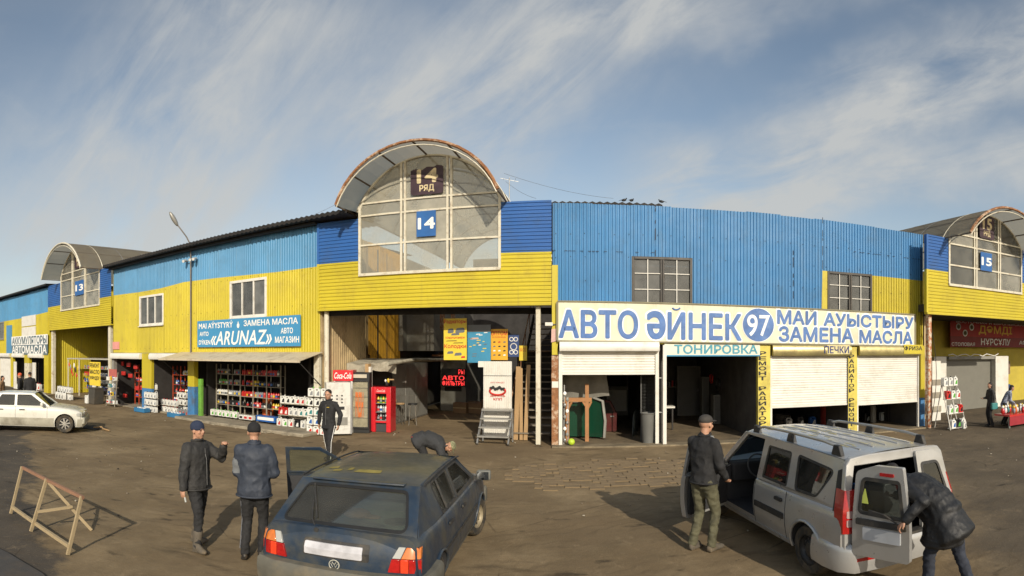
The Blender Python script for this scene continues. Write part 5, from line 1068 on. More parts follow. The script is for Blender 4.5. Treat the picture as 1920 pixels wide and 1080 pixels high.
# ---------------------------------------------------------------- garage contents
def inR(x, y, z=0): return SR.w(x, y, z)
t = thing('sawhorse', 'orange timber trestle standing in the first garage', 'trestle', inR(sx(1084), .55), SR.rot)
om = M('orange_timber', (.36, .17, .065), .65, var=.12, vs=5)
for x in (-.30, .28): MB().bx(x - .055, x + .055, -.05, .05, 0, 1.25 if x < 0 else 1.75).build('leg', om, t); MB().bar((x - .12, -.03, 1.22), (x + .02, 0, 1.0), .05, .06).bar((x + .13, -.03, 1.22), (x + .02, 0, 1.0), .05, .06).build('brace', om, t)
MB().bx(-.40, .42, -.06, .04, 1.22, 1.34).build('crossbar', om, t)
t = thing('tarpaulin', 'grey tarpaulin draped over goods behind the orange trestle', 'tarpaulin', inR(sx(1092), .9), SR.rot)
MB().grid(lambda u, v: (-.55 + 1.25 * u + .25 * v * (u - .3), -.12 + .3 * v - .1 * sin(u * 9) * (1 - v * .5), 2.3 - 1.05 * v - .1 * sin(u * 5)), 24, 12).build('sheet', M('grey_tarp', (.22, .21, .18), .7, var=.2, bump=.5, bs=8), t, smooth=60)
t = thing('windscreen', 'green tinted car windscreen standing on edge in the first garage', 'windscreen', inR(sx(1103), 1.0), SR.rot - .3)
MB().grid(lambda u, v: (-.55 + 1.1 * u, .12 * sin(pi * u), .08 + (1.1 + .1 * sin(pi * u)) * v), 12, 6).build('pane', M('green_glass', (.008, .055, .03), .12, coat=.5), t, smooth=60); MB().tube([(.55, 0, .08), (.58, 0, .6), (.5, 0, 1.2), (.2, .1, 1.28)], .05, 6).build('rubber_edge', greyk, t, smooth=60)
t = thing('ball', 'small lime green ball on the first garage threshold', 'ball', inR(sx(1071), -.25, .035), 0); MB().ell((0, 0, .10), (.10, .10, .10), 16, 10).build('ball', M('lime_ball', (.45, .62, .04), .5), t, smooth=60)
t = thing('door', 'pale panelled door at the back of the first garage', 'door', inR(sx(1156, 7.4), 7.4), SR.rot); MB().bx(-.6, .6, -.06, 0, 0, 2.4).build('leaf', greyk, t); MB().bx(-.42, .42, -.08, -.062, .2, 1.1).build('lower_panel', white, t); MB().bx(-.42, .42, -.08, -.062, 1.25, 2.2).build('upper_panel', darker, t); MB().bx(.44, .5, -.1, -.06, 1.1, 1.2).build('handle', steel, t)
t = thing('mesh_gate', 'dark wire mesh gate standing open inside the first garage', 'gate', inR(sx(1207), .45), SR.rot)
gm = M('gate_wire', (.10, .10, .095), .6); MB().bx(-.03, .0, -.03, .0, 0, 2.2).bx(.42, .45, -.03, .0, 0, 2.2).bx(-.03, .45, -.03, 0, 2.17, 2.2).build('frame', gm, t)
for i in range(10): MB().cyl((.04 + i * .042, -.015, .05), (.04 + i * .042, -.015, 2.17), .003, n=4).build('upright_wire', gm, t)
for i in range(22): MB().cyl((0, -.012, .1 + i * .095), (.42, -.012, .1 + i * .095), .003, n=4).build('cross_wire', gm, t)
t = thing('waste_bin', 'grey wire bin at the foot of the mesh gate', 'bin', inR(sx(1216), .1, .03), SR.rot); MB().lathe([(.17, 0), (.22, .85), (.235, .86), (.235, .89), (.21, .89), (.16, .03), (0, .03)], n=16).build('body', M('bin_grey', (.13, .13, .12), .6), t, smooth=40)
t = thing('clutter_stand', 'narrow stand hung with small metal tools at the first garage jamb', 'stand', inR(sx(1057), -.02), SR.rot); MB().bar((0, 0, 0), (.02, .05, 1.75), .03).bar((.12, 0, 0), (.12, .05, 1.4), .03).build('frame', steel, t)
for i in range(9): MB().ell((.03 + .07 * (i % 2), -.04, .15 + i * .17), (.05, .03, .06), 8, 6).build('tool', [steel, greyk, pw][i % 3], t, smooth=60)
# open garage
for i, (px, dy, w, h, mm, lb_) in enumerate([(1292, 6.8, .5, 2.1, greyk, 'grey door at the back of the open dark garage'), (1330, 5.5, .3, 1.7, greyk, 'narrow grey locker in the open dark garage'), (1350, 3.9, .25, 1.1, greyk, 'low pale cabinet in the open dark garage')]):
    t = thing('locker', lb_, 'locker', inR(sx(px, dy), dy), SR.rot); MB().bx(-w, w, 0, .4, 0, h).build('body', mm, t); MB().bx(-w + .05, w - .05, -.02, 0, .05, h - .05).build('door', M('dim_door', (.16, .155, .14), .6), t); MB().bx(w - .14, w - .1, -.04, -.02, h * .5, h * .55).build('handle', steel, t)
t = thing('workbench', 'low bench with pale top in the open dark garage', 'bench', inR(sx(1262), 2.8), SR.rot); MB().bx(-.5, .6, -.2, .3, .78, .84).build('top', white, t); [MB().bx(x, x + .05, -.15, -.1, 0, .78).build('leg', darker, t) for x in (-.45, .5)]
t = thing('coat', 'dark coat hanging on the right wall of the open garage', 'coat', inR(sx(1395, 2.4), 2.4, .9), SR.rot); MB().grid(lambda u, v: (-.25 + .5 * u + .05 * sin(v * 7), .05 * sin(u * 12), 1.3 * (1 - v)), 12, 6).build('cloth', black, t, smooth=60); MB().ell((0, -.02, 1.38), (.05, .04, .08)).build('hook', darker, t)
# half closed garages
t = thing('barrel', 'dark red barrel standing in the half shuttered garage', 'barrel', inR(sx(1553, 1.8), 1.8), 0); MB().lathe([(.29, 0), (.29, .3), (.305, .31), (.29, .32), (.29, .6), (.305, .61), (.29, .62), (.29, .9), (.27, .9), (.27, .88), (0, .88)], n=24).build('body', M('barrel_red', (.28, .02, .015), .45, dirt=.4), t, smooth=40); text('OIL', -.13, .13, .40, .52, -.31, pw, t)
t = thing('gas_bottle', 'small grey gas bottle in the last garage', 'bottle', inR(sx(1637, 1.9), 1.9), 0); MB().lathe([(.11, 0), (.12, .05), (.12, .6), (.08, .68), (.03, .7), (.03, .78)], n=16).build('body', greyk, t, smooth=40)
t = thing('sofa', 'rust red sofa low in the last garage', 'sofa', inR(sx(1695, 2.4), 2.4), SR.rot); rsm = M('rust_cloth', (.28, .05, .02), .8); MB().bx(-.7, .6, -.4, .3, .1, .45).build('seat', rsm, t, bevel=.05); MB().bx(-.7, .6, .3, .5, .1, .85).build('backrest', rsm, t, bevel=.05); MB().bx(-.9, -.7, -.4, .5, .1, .6).build('armrest', rsm, t, bevel=.04)
for i, (px, cn) in enumerate(((1478, 'grey'), (1500, 'black'), (1523, 'blue'), (1575, 'grey'), (1655, 'white'), (1625, 'black'))):
    jug((cn, 'black', 'white'), inR(sx(px, 2.2), 2.2, .03), SR.rot, f'{cn} can on the floor ' + ['left inside the half shuttered garage', 'second from left in the half shuttered garage', 'left of the dark red barrel', 'right of the dark red barrel', 'beside the grey gas bottle', 'left inside the last garage'][i], 'cans on garage floors', 1.3)
# ---------------------------------------------------------------- right side: bottle rack, shutter, toy stall
t = thing('display_rack', 'leaning white metal rack of oil jugs at the right gateway', 'shelf rack', G(1785, 803), SE.rot + .1); rr = t
wr_ = M('rack_paint', (.55, .53, .48), .5, dirt=.5); RZ = SE.rot + .1; o3 = G(1785, 803); lev = [(.06, -.24, .44), (.56, -.12, .42), (1.06, .0, .40), (1.52, .12, .38)]
for z, y, w in lev: MB().bx(-w, w, y - .09, y + .09, z - .02, z).build('shelf', wr_, t)
for x in (-1, 0, 1): MB().bar((x * .45, -.30, 0), (x * .38, .14, 1.56), .028).build('post', wr_, t)
for x in (-.42, .42): MB().bar((x, .45, 0), (x * .9, .16, 1.54), .025).build('back_leg', wr_, t)
for li, (z, y, w) in enumerate(lev):
    for i in range(3):
        cn = [['white', 'black', 'white'], ['white', 'white', 'red'], ['red', 'white', 'white'], ['white', 'white', 'white']][li][i]; lab = [['blue', 'green', 'grey'], ['green', 'green', 'black'], ['black', 'green', 'red'], ['grey', 'grey', 'green']][li][i]
        jug((cn, 'black' if i == 1 else 'white', lab), Vector((o3.x, o3.y, z)) + Matrix.Rotation(RZ, 3, 'Z') @ Vector((-.27 + .27 * i, y, 0)), RZ, f"{cn} jug with {lab} sticker, {['left', 'middle', 'right'][i]} on the {['lowest', 'second', 'third', 'top'][li]} shelf of the leaning rack", 'jugs on the leaning rack', 1.15)
jug(('white', 'white', 'grey'), G(1806, 803), .3, 'lone white jug on the ground at the right foot of the leaning rack', 'lone jugs', 1.1)
t = segthing(SE, 'shutter_wall', 'grey closed shutter between white pillars behind the leaning rack', 'wall'); y_ = 3.6
xa, xb = SE.s(1775, y_), SE.s(1869, y_); MB().bx(xa, xb, y_, y_ + .1, 0, 2.35).build('shutter', M('grey_shutter', (.17, .165, .14), .6, var=.06), t); MB().bx(xa - .1, xb + .1, y_ - .25, y_ + .1, 2.36, 2.5).build('shutter_box', greyk, t)
for a_, c_ in ((1752, 1775), (1867, 1891)): MB().bx(SE.s(a_, y_ - .3), SE.s(c_, y_ - .3), y_ - .3, y_ + .1, 0, 2.5).build('pillar', white, t, bevel=.02)
MB().tube([(xa + (xb - xa) * i / 12, y_ - .1, 2.56 + .06 * sin(i * 2.2)) for i in range(13)], .02, 5).build('cable', pw, t)
t = segthing(SE, 'white_kiosk_wall', 'low white wall with blurred drawing left behind the leaning rack', 'wall'); xa, xb = SE.s(1748, 1.5), SE.s(1764, 1.5)
MB().bx(xa, xb, 1.5, 1.7, 0, 2.35).build('wall', white, t); [MB().bx(xa - .02, xb, 1.47, 1.499, z, z + .22).build('ledge', smet, t) for z in (.35, .9, 1.4)]
t = segthing(SE, 'painted_wall', 'blue painted wall foot at the far right gateway', 'wall'); MB().bx(SE.s(1892, 4.8), SE.L + 2, 4.7, 4.8, 0, .95).build('wall', M('navy_wall', (.02, .05, .16), .6), t); MB().bx(SE.s(1892, 4.8), SE.L + 2, 4.72, 4.79, 1.5, 2.2).build('printed_band', M('dim_print', (.22, .14, .10), .6, var=.6, vs=6), t)
t = thing('market_table', 'low table heaped with toys and bright goods at the right edge', 'table', G(1905, 798), SE.rot); MB().bx(-.8, 1.2, -.35, .35, .42, .48).build('top', cols['red'], t); MB().bx(-.8, 1.2, -.36, -.34, .1, .42).build('skirt', M('dark_red_cloth', (.3, .02, .03), .8), t); [MB().bx(x, x + .05, -.3, -.25, 0, .42).build('leg', steel, t) for x in (-.75, 1.1)]
random.seed(5); tb = G(1905, 798)
for i in range(16):
    cn = ['red', 'blue', 'white', 'grey', 'teal', 'red', 'orange', 'white'][i % 8]; o_ = thing('toy', f'{cn} toy, number {["one","two","three","four","five","six","seven","eight","nine","ten","eleven","twelve","thirteen","fourteen","fifteen","sixteen"][i]} from the left on the toy table', 'toy', (tb.x - .7 + i * .11, tb.y + random.uniform(-.2, .2), .48), random.uniform(0, 3))
    o_['label'] = f'{cn} toy on the table at the right edge'; o_['group'] = 'toys on the market table'; MB().ell((0, 0, .11), (.08, .06, .11), 8, 6).build('body', cols[cn], o_, smooth=60); MB().ell((0, 0, .25), (.055, .05, .06), 8, 6).build('head', cols[['white', 'yellow'][i % 2]], o_, smooth=60)
# ---------------------------------------------------------------- street lamp on the left hall, antenna, birds, wires
lx = SL.s(357.5, -.12); t = segthing(SL, 'street_lamp', 'thin rusty lamp pole with cameras on the left hall front', 'street lamp')
pm_ = M('pole_grey', (.20, .18, .16), .6, dirt=.5); zt_ = SL.z(357, 460, -.12)
MB().tube([(lx, -.12, 2.6), (lx, -.12, zt_), (lx - .05, -.3, zt_ + .35), (lx - .25, -.6, zt_ + .85)], [.035, .03, .028, .025], 8).build('pole', pm_, t, smooth=40)
MB().ell((lx - .33, -.75, zt_ + 1.12), (.10, .10, .36), 14, 10, R=rotm(.45, -.25, 0)).build('lamp_head', M('lamp_head_grey', (.30, .29, .26), .4, metal=.3), t, smooth=60)
zc = SL.z(357, 489, -.12); MB().bar((lx - .35, -.15, zc), (lx + .4, -.15, zc + .02), .03).build('camera_arm', steel, t)
for dx in (-.3, .15, .38): MB().cyl((lx + dx - .05, -.1, zc + .05), (lx + dx + .1, -.36, zc - .02), .06, n=12).build('camera', M('cam_white', (.6, .6, .58), .4), t, smooth=40)
t = thing('antenna', 'thin roof antenna right of the middle arch', 'antenna', SB.w(SB.s(955, 2), 2, 7.2), 0); r_ = SB.w(SB.s(955, 2), 2).length; hz_ = ZZ(r_, 333) - 7.2
MB().cyl((0, 0, 0), (0, 0, hz_), .015, n=6).build('mast', steel, t); MB().bar((-.3, 0, hz_ - .02), (.3, .1, hz_ - .12), .012).build('boom', steel, t); [MB().bar((x, -.12, hz_ - .05), (x, .12, hz_ - .05), .008).build('element', steel, t) for x in (-.2, 0, .2)]
for i, px in enumerate((1170, 1184, 1240)):
    t = thing('pigeon', ['dark pigeon on the left end of the black roof edge', 'dark pigeon second from left on the black roof edge', 'dark pigeon alone at the right end of the black roof'][i], 'bird', SR.w(sx(px, .4), .4, 7.26), SR.rot + [0, .6, 2.9][i], 'pigeons on the roof'); t.scale = (.6, .6, .6)
    MB().ell((0, 0, .10), (.13, .06, .07), 12, 8, R=rotm(0, -.25, 0)).build('body', black, t, smooth=60); MB().ell((.12, 0, .19), (.035, .03, .035), 10, 6).build('head', black, t, smooth=60); MB().add([(-.10, -.03, .10), (-.10, .03, .10), (-.27, .03, .05), (-.27, -.03, .05), (-.1, 0, .13)], [(0, 1, 2, 3), (0, 3, 4), (1, 4, 2), (3, 2, 4)]).build('tail', black, t)
def wire(a, b, sag, label):
    pts_ = [a.lerp(b, i / 16) - Vector((0, 0, sag * 4 * (i / 16) * (1 - i / 16))) for i in range(17)]; tag(MB().tube(pts_, .005, 4).build('overhead_wire', steel, smooth=60), label, 'wire')
wire(P(540, 19.5, ZZ(19.5, 415)), P(640, 18.5, ZZ(18.5, 377)), .12, 'thin wire sagging to the left foot of the middle arch')
wire(P(945, 17, ZZ(17, 325)), P(1150, 19, ZZ(19, 372)), .15, 'thin wire running right from the middle arch over the roof'); wire(P(948, 17, ZZ(17, 340)), P(1005, 18, ZZ(18, 372)), .08, 'short thin wire right of the middle arch')
# ---------------------------------------------------------------- timber barrier in the near left corner
fl, frr = G(20, 963), G(127, 1040); tl, tr = P(37, 1, 0), P(146, 1, 0)
t = thing('barrier', 'raw timber trestle barrier with four open frames in the near left corner', 'barrier', (fl.x, fl.y, 0)); O = Vector((fl.x, fl.y, 0))
wm = M('barrier_timber', (.40, .31, .18), .7, var=.18, vs=4, bump=.2, dirt=.4, ds=4); rbm = M('barrier_rust_rail', (.28, .15, .09), .8, var=.2)
dv = (frr - fl); dn = Vector((-dv.y, dv.x, 0)).normalized(); H_ = .80
def bp(f, back, z): return fl + dv * f + dn * back + Vector((0, 0, z)) - O
for f in (0, 1): MB().bar(bp(f, 0, 0), bp(f, .20, H_), .034, .042).build('leg', wm, t)
MB().bar(bp(0, .02, .12), bp(1, .02, .12), .04, .05).build('lower_rail', wm, t); MB().bar(bp(-.01, .21, H_ - .02), bp(1.01, .21, H_ - .02), .036, .045).build('top_rail', rbm, t)
MB().bar(bp(.47, -.05, 0), bp(.47, .20, H_), .036, .045).build('middle_leg', wm, t); MB().bar(bp(.47, .22, H_ - .04), bp(.62, .78, 0), .03, .045).build('back_strut', wm, t); MB().bar(bp(.50, .02, .32), bp(.57, .52, .38), .03, .04).build('brace', wm, t)
# floor hatch / debris beside the white car
t = thing('scrap_heap', 'low dark bits of hose and rag on the ground right of the white car', 'scrap', G(160, 800)); MB().grid(lambda u, v: (-.8 + 1.6 * u, -.35 + .7 * v, .07 * sin(pi * u) * sin(pi * v) * (1 + .5 * sin(u * 20)) ), 16, 8).build('rag', M('oily_rag', (.03, .03, .035), .8), t, smooth=60); MB().tube([(.5, -.1, .03), (.8, 0, .06), (1.0, -.15, .03), (1.4, -.3, .02)], .03, 6).build('hose', wood, t, smooth=60)
random.seed(21); dbm = [M('litter_pale', (.42, .38, .30), .8), M('litter_dark', (.05, .04, .03), .8), M('litter_stone', (.22, .18, .13), .9)]
b = [MB(), MB(), MB()]
for i in range(420):
    x, y = random.uniform(-22, 20), random.uniform(3.4, 20); s_ = random.uniform(.008, .03); k = random.choice((0, 1, 2, 2))
    b[k].cb((x, y, .008), (s_ * random.uniform(.6, 2), s_, s_ * .7), 0, rotm(random.uniform(-.3, .3), 0, random.uniform(0, 3)))
lt = MB()
for k in range(3): kk = len(lt.v); lt.v += b[k].v; lt.f += [tuple(i + kk for i in f) for f in b[k].f]; lt.m += [k] * len(b[k].f)
tag(lt.build('gravel', dbm), 'small stones and litter scattered over the yard', kind='stuff')
# ---------------------------------------------------------------- more things inside the garages and along the fronts
random.seed(33)
tyr = M('stacked_tyre_rubber', (.03, .029, .027), .85, dirt=.5, ds=6)
def tyre_stack(px, dy, n, lab, seg=SR):
    for i in range(n):
        t = thing('tyre', f'{lab}, {["bottom", "second", "third", "top"][i]} of its stack', 'tyre', seg.w(seg.s(px, dy) + random.uniform(-.03, .03), dy, .035 + i * .2), random.uniform(0, 3), 'stacked tyres')
        MB().lathe([(.19, .02), (.20, 0), (.29, .0), (.32, .04), (.325, .1), (.32, .16), (.29, .2), (.20, .2), (.19, .18)], n=24, caps=False).build('tyre', tyr, t, smooth=40)
tyre_stack(1400, 4.6, 3, 'worn tyre at the right wall of the open garage'); tyre_stack(1465, 2.6, 2, 'worn tyre in the half shuttered garage')
for i, (px, dy, z, l) in enumerate(((1268, 7.3, 1.2, 'wide'), (1300, 7.3, 1.25, 'narrow'))):
    t = thing('wall_shelf', f'{l} shelf of small cans on the back wall of the open garage', 'shelf', inR(sx(px, dy) + i * .9, dy, z), SR.rot); MB().bx(-.4, .4, -.2, 0, 0, .03).build('board', smet, t); [MB().cyl((-.32 + k * .13, -.1, .03), (-.32 + k * .13, -.1, .03 + random.uniform(.12, .26)), .045, n=10).build('can', cols[['grey', 'red', 'black', 'blue', 'white', 'yellow'][k]], t, smooth=40) for k in range(6)]
for i, (px, z, rr_) in enumerate(((1385, 1.55, .22), (1372, 1.7, .17))):
    t = thing('hose', ['thick black air hose coiled high on the right wall of the open garage', 'thin red hose coiled beside the black one'][i], 'hose', inR(sx(1417, .1) - .28, 3.2 + i * .9, z), SR.rot)
    MB().tube([(-.02 * (j % 8) * .4, rr_ * cos(j * pi / 10), rr_ * sin(j * pi / 10)) for j in range(60)], .016, 6).build('coil', cols['red' if i else 'black'], t, smooth=60)
for i in range(5):
    t = thing('glass_sheet', ['first', 'second', 'third', 'fourth', 'fifth'][i] + ' dusty car window leaning on the right wall of the first garage', 'glass', inR(sx(1192, 2.2) + i * .06 - .1, 1.6 + i * .35, .03), SR.rot + 1.25)
    MB().prism(rp([(-.45, 0, .08), (.45, 0, .08), (.36, .72, .1), (-.30, .72, .12)]), -.004, .004).build('pane', cgl_dusty if 'cgl_dusty' in globals() else M('dusty_pane', (.14, .16, .15), .15, coat=.4, dirt=.4), t)
t = thing('car_door', 'dark car door leaning behind the windscreen in the first garage', 'car door', inR(sx(1128, 2.6), 2.6, .03), SR.rot - .2); MB().prism(rp([(-.5, 0, .08), (.5, 0, .05), (.52, .6, .02), (.3, 1.05, .06), (-.3, 1.05, .06), (-.5, .6, .02)]), -.05, .05).build('panel', M('door_dark_red', (.10, .02, .02), .35, coat=.5, dirt=.4), t, bevel=.01); MB().prism(rp([(-.4, .62, .04), (.42, .62, .04), (.26, .98, .05), (-.26, .98, .05)]), -.056, -.051).build('window', darker, t); MB().bx(.3, .42, -.08, -.05, .5, .54).build('handle', steel, t)
t = thing('floodlight', 'small white floodlight clipped beside the left end of the cream sign', 'lamp', SR.w(sx(1030, -.2), -.22, SR.z(1030, 608, -.2)), SR.rot); MB().bx(-.12, .10, -.08, .06, -.05, .05).build('housing', white, t, bevel=.01); MB().bar((.1, 0, 0), (.28, .15, 0), .025).build('bracket', steel, t)
t = thing('notice', 'small torn pink notice under the left end of the cream sign', 'notice', SR.w(sx(1040, -.16), -.16, SR.z(1040, 642, -.16)), SR.rot); MB().prism([(-.10, 0), (.10, .05), (.11, .40), (-.09, .38)], -.012, 0).build('paper', M('torn_pink_paper', (.62, .38, .34), .8, dirt=.7, dcol=(.6, .55, .45), ds=14), t)
for k, (px, py, w_, d_) in enumerate(((428, 792, 1.0, .28), (520, 806, .7, .2))):     # broken crust of the apron edge
    g_ = G(px, py + 6); t = thing('rubble_pile', ['low crumbling edge of concrete before the awning shop', 'low crumbled concrete at the foot of the jug rack'][k], 'rubble', (g_.x, g_.y, -.02), SL.rot)
    for i in range(16): MB().cb((random.uniform(-w_, w_), random.uniform(-d_, d_), random.uniform(.0, .04)), (random.uniform(.06, .22), random.uniform(.05, .12), random.uniform(.03, .07)), 0, rotm(random.uniform(-.3, .3), random.uniform(-.3, .3), random.uniform(0, 3))).build('chunk', concrete, t, bevel=.008)
# ================================================================ vehicles
tyre = M('tyre_rubber', (.025, .024, .022), .85, dirt=.7, dcol=(.13, .10, .06), ds=6, dlo=.42, dhi=.62, bump=.4, bs=120)
trim = M('black_trim_plastic', (.03, .03, .03), .6, dirt=.6, dcol=(.12, .10, .07), ds=5)
cgl = glass('car_glass', (.74, .80, .76), .5, .07, (.30, .29, .24), .02); cgd = glass('tinted_car_glass', (.38, .40, .38), .6, .08, (.16, .15, .12), .02)
seatm = M('seat_cloth', (.07, .07, .075), .85, var=.2); inter = M('car_interior_dark', (.035, .035, .037), .8); lred = M('tail_lens_red', (.40, .012, .01), .15, coat=1, var=.2, vs=25); lora = M('lens_orange', (.58, .15, .012), .15, coat=1, var=.15, vs=25)
lclr = M('lens_clear', (.42, .42, .39), .12, coat=1); chrome = M('bright_metal', (.6, .6, .6), .2, metal=1, dirt=.2); plate_m = M('blurred_plate', (.50, .50, .53), .4, var=.28, vs=5)
class Body:
    """car local frame: +y towards the nose, x to the right, z up, y = 0 at the tail"""
    def __init__(s, L, W, sill, prof, zw, nose=.10, tail=.10, noseR=.5, tailR=.35):
        s.L, s.W, s.sill, s.prof, s.zw, s.nose, s.tail, s.noseR, s.tailR = L, W, sill, prof, zw, nose, tail, noseR, tailR
    def top(s, y): return lerpf(s.prof)(y)
    def hw(s, y, z):
        w = s.W / 2 * lerpf(s.zw)(z)
        if y < s.tailR: t = 1 - max(0, y) / s.tailR; w *= 1 - s.tail * t ** 2.6
        if y > s.L - s.noseR: t = 1 - max(0, s.L - y) / s.noseR; w *= 1 - s.nose * t ** 2.2
        return w
    def tub(s, par, mat, wheels, R, name='body', cuts=(), tailx=None, nosex=None, ys=None):
        ys = ys or sorted(set([0, .03, .08, .16, .3] + fr(.45, s.L - .5, 26) + [s.L - .35, s.L - .22, s.L - .12, s.L - .05, s.L])); b = MB(); rings = []
        for y in ys:
            zt = s.top(y); zl = [s.sill, s.sill + .05, .34, .44, .54, .62, .70, .78, .86]; zl = [z for z in zl if z < zt - .10] + [zt - .06, zt - .022, zt - .004]
            while len(zl) < 12: zl.insert(3, (zl[2] + zl[3]) / 2)
            zl = sorted(zl)[:12] if len(zl) > 12 else sorted(zl)
            half = [(0, s.sill + .02), (s.hw(y, s.sill) * .9, s.sill)]
            for i, z in enumerate(zl): half.append((s.hw(y, z) - [0, 0, 0, 0, 0, 0, 0, 0, 0, .006, .03, .07][i], z))
            w = s.hw(y, zl[-1]) - .07; half += [(w * .8, zt + .006), (w * .45, zt + .018), (0, zt + .024)]
            ring = []
            for x, z in half + [(-x, z) for x, z in half[-2:0:-1]]:
                yy = y
                if tailx and y < .5: yy = y + tailx(z) * (1 - y / .5)
                if nosex and y > s.L - .5: yy = y - nosex(z) * (1 - (s.L - y) / .5)
                if y < .05: yy += .05 * (abs(x) / (s.W / 2)) ** 4
                if y > s.L - .06: yy -= .10 * (abs(x) / (s.W / 2)) ** 3
                ring.append((x, yy, z))
            rings.append(ring)
        n = len(rings[0])
        for r in rings: b.v += r
        for i in range(len(rings) - 1):
            for j in range(n): b.f.append((i * n + j, i * n + (j + 1) % n, (i + 1) * n + (j + 1) % n, (i + 1) * n + j)); b.m.append(0)
        b.f += [tuple(range(n)), tuple((len(rings) - 1) * n + j for j in range(n))]; b.m += [0, 0]
        o = b.build(name, [mat, inter], par, smooth=34)
        cm = []
        for wy in wheels:
            for sx in (-1, 1): cm.append(MB().cyl((sx * s.W * .30, wy, R), (sx * s.W * .62, wy, R), R + .055, n=32).build('cut', [mat, inter], None))
        for c in cuts: cm.append(c)
        for c in cm:
            c.data.polygons.foreach_set('material_index', [1] * len(c.data.polygons))
            m = o.modifiers.new('cut', 'BOOLEAN'); m.operation = 'DIFFERENCE'; m.object = c; m.solver = 'EXACT'
        sv = o.parent; o.parent = None; baked(o); o.parent = sv
        for c in cm: COL.objects.unlink(c); bpy.data.objects.remove(c)
        o.data.polygons.foreach_set('use_smooth', [True] * len(o.data.polygons)); o.data.set_sharp_from_angle(angle=radians(34)); return o
    def side(s, sx, off=.006):
        return lambda u, v, d: (sx * (s.hw(u, v) + off - d), u, v)
def wheel(par, x, y, R, sx, rim, style='steel', w=.19, lean=0):
    t = MB(); t.lathe([(R * .62, -w / 2 + .01), (R * .68, -w / 2), (R * .93, -w / 2 + .005), (R * .985, -w / 2 + .03), (R, -w / 4), (R, w / 4), (R * .985, w / 2 - .03), (R * .93, w / 2 - .005), (R * .68, w / 2), (R * .62, w / 2 - .01)], (0, 0, 0), 'X', 32, 0, False)
    o = t.build('wheel', tyre, par, smooth=40); o.location = (x, y, R); o.rotation_euler = (0, 0, lean)
    r = MB(); ro = sx * (w / 2 - .02); rr = R * .64
    r.lathe([(rr, -sx * w / 2 * .8), (rr, ro), (rr * .93, ro + sx * .008), (rr * .90, ro - sx * .015)], (0, 0, 0), 'X', 32, 0, False)
    if style == 'alloy':
        r.lathe([(rr * .9, ro - sx * .06), (0.0, ro - sx * .06)], (0, 0, 0), 'X', 24, 1, False)
        for k in range(8):
            a = k * pi / 4 + .2; c, s_ = cos(a), sin(a); p0 = Vector((ro, c * rr * .15, s_ * rr * .15)); p1 = Vector((ro - sx * .004, c * rr * .92, s_ * rr * .92)); r.bar(p0, p1, .045, .02, 0, up=(1, 0, 0))
        r.cyl((ro - sx * .03, 0, 0), (ro + sx * .012, 0, 0), rr * .24, n=16)
    else:
        r.lathe([(rr * .90, ro - sx * .015), (rr * .80, ro - sx * .05), (rr * .55, ro - sx * .035), (rr * .45, ro - sx * .01), (rr * .2, ro), (0, ro)], (0, 0, 0), 'X', 32, 0, False)
        for k in range(10): a = k * pi / 5; r.cyl((ro - sx * .055, cos(a) * rr * .68, sin(a) * rr * .68), (ro - sx * .03, cos(a) * rr * .68, sin(a) * rr * .68), rr * .085, n=8, m=1)
    r.build('rim', [rim, inter], o, smooth=35)
def mapx(f): return f
def seat(par, x, y, z, mat, rot=0):
    b = MB(); b.bx(x - .25, x + .25, y - .22, y + .28, z, z + .18); b.build('seat', mat, par, bevel=.05)
    MB().bx(x - .24, x + .24, y - .36, y - .20, z + .15, z + .78, R=rotm(.22, 0, 0)).build('seat_back', mat, par, bevel=.05); MB().bx(x - .13, x + .13, y - .48, y - .38, z + .78, z + .95).build('headrest', mat, par, bevel=.04)
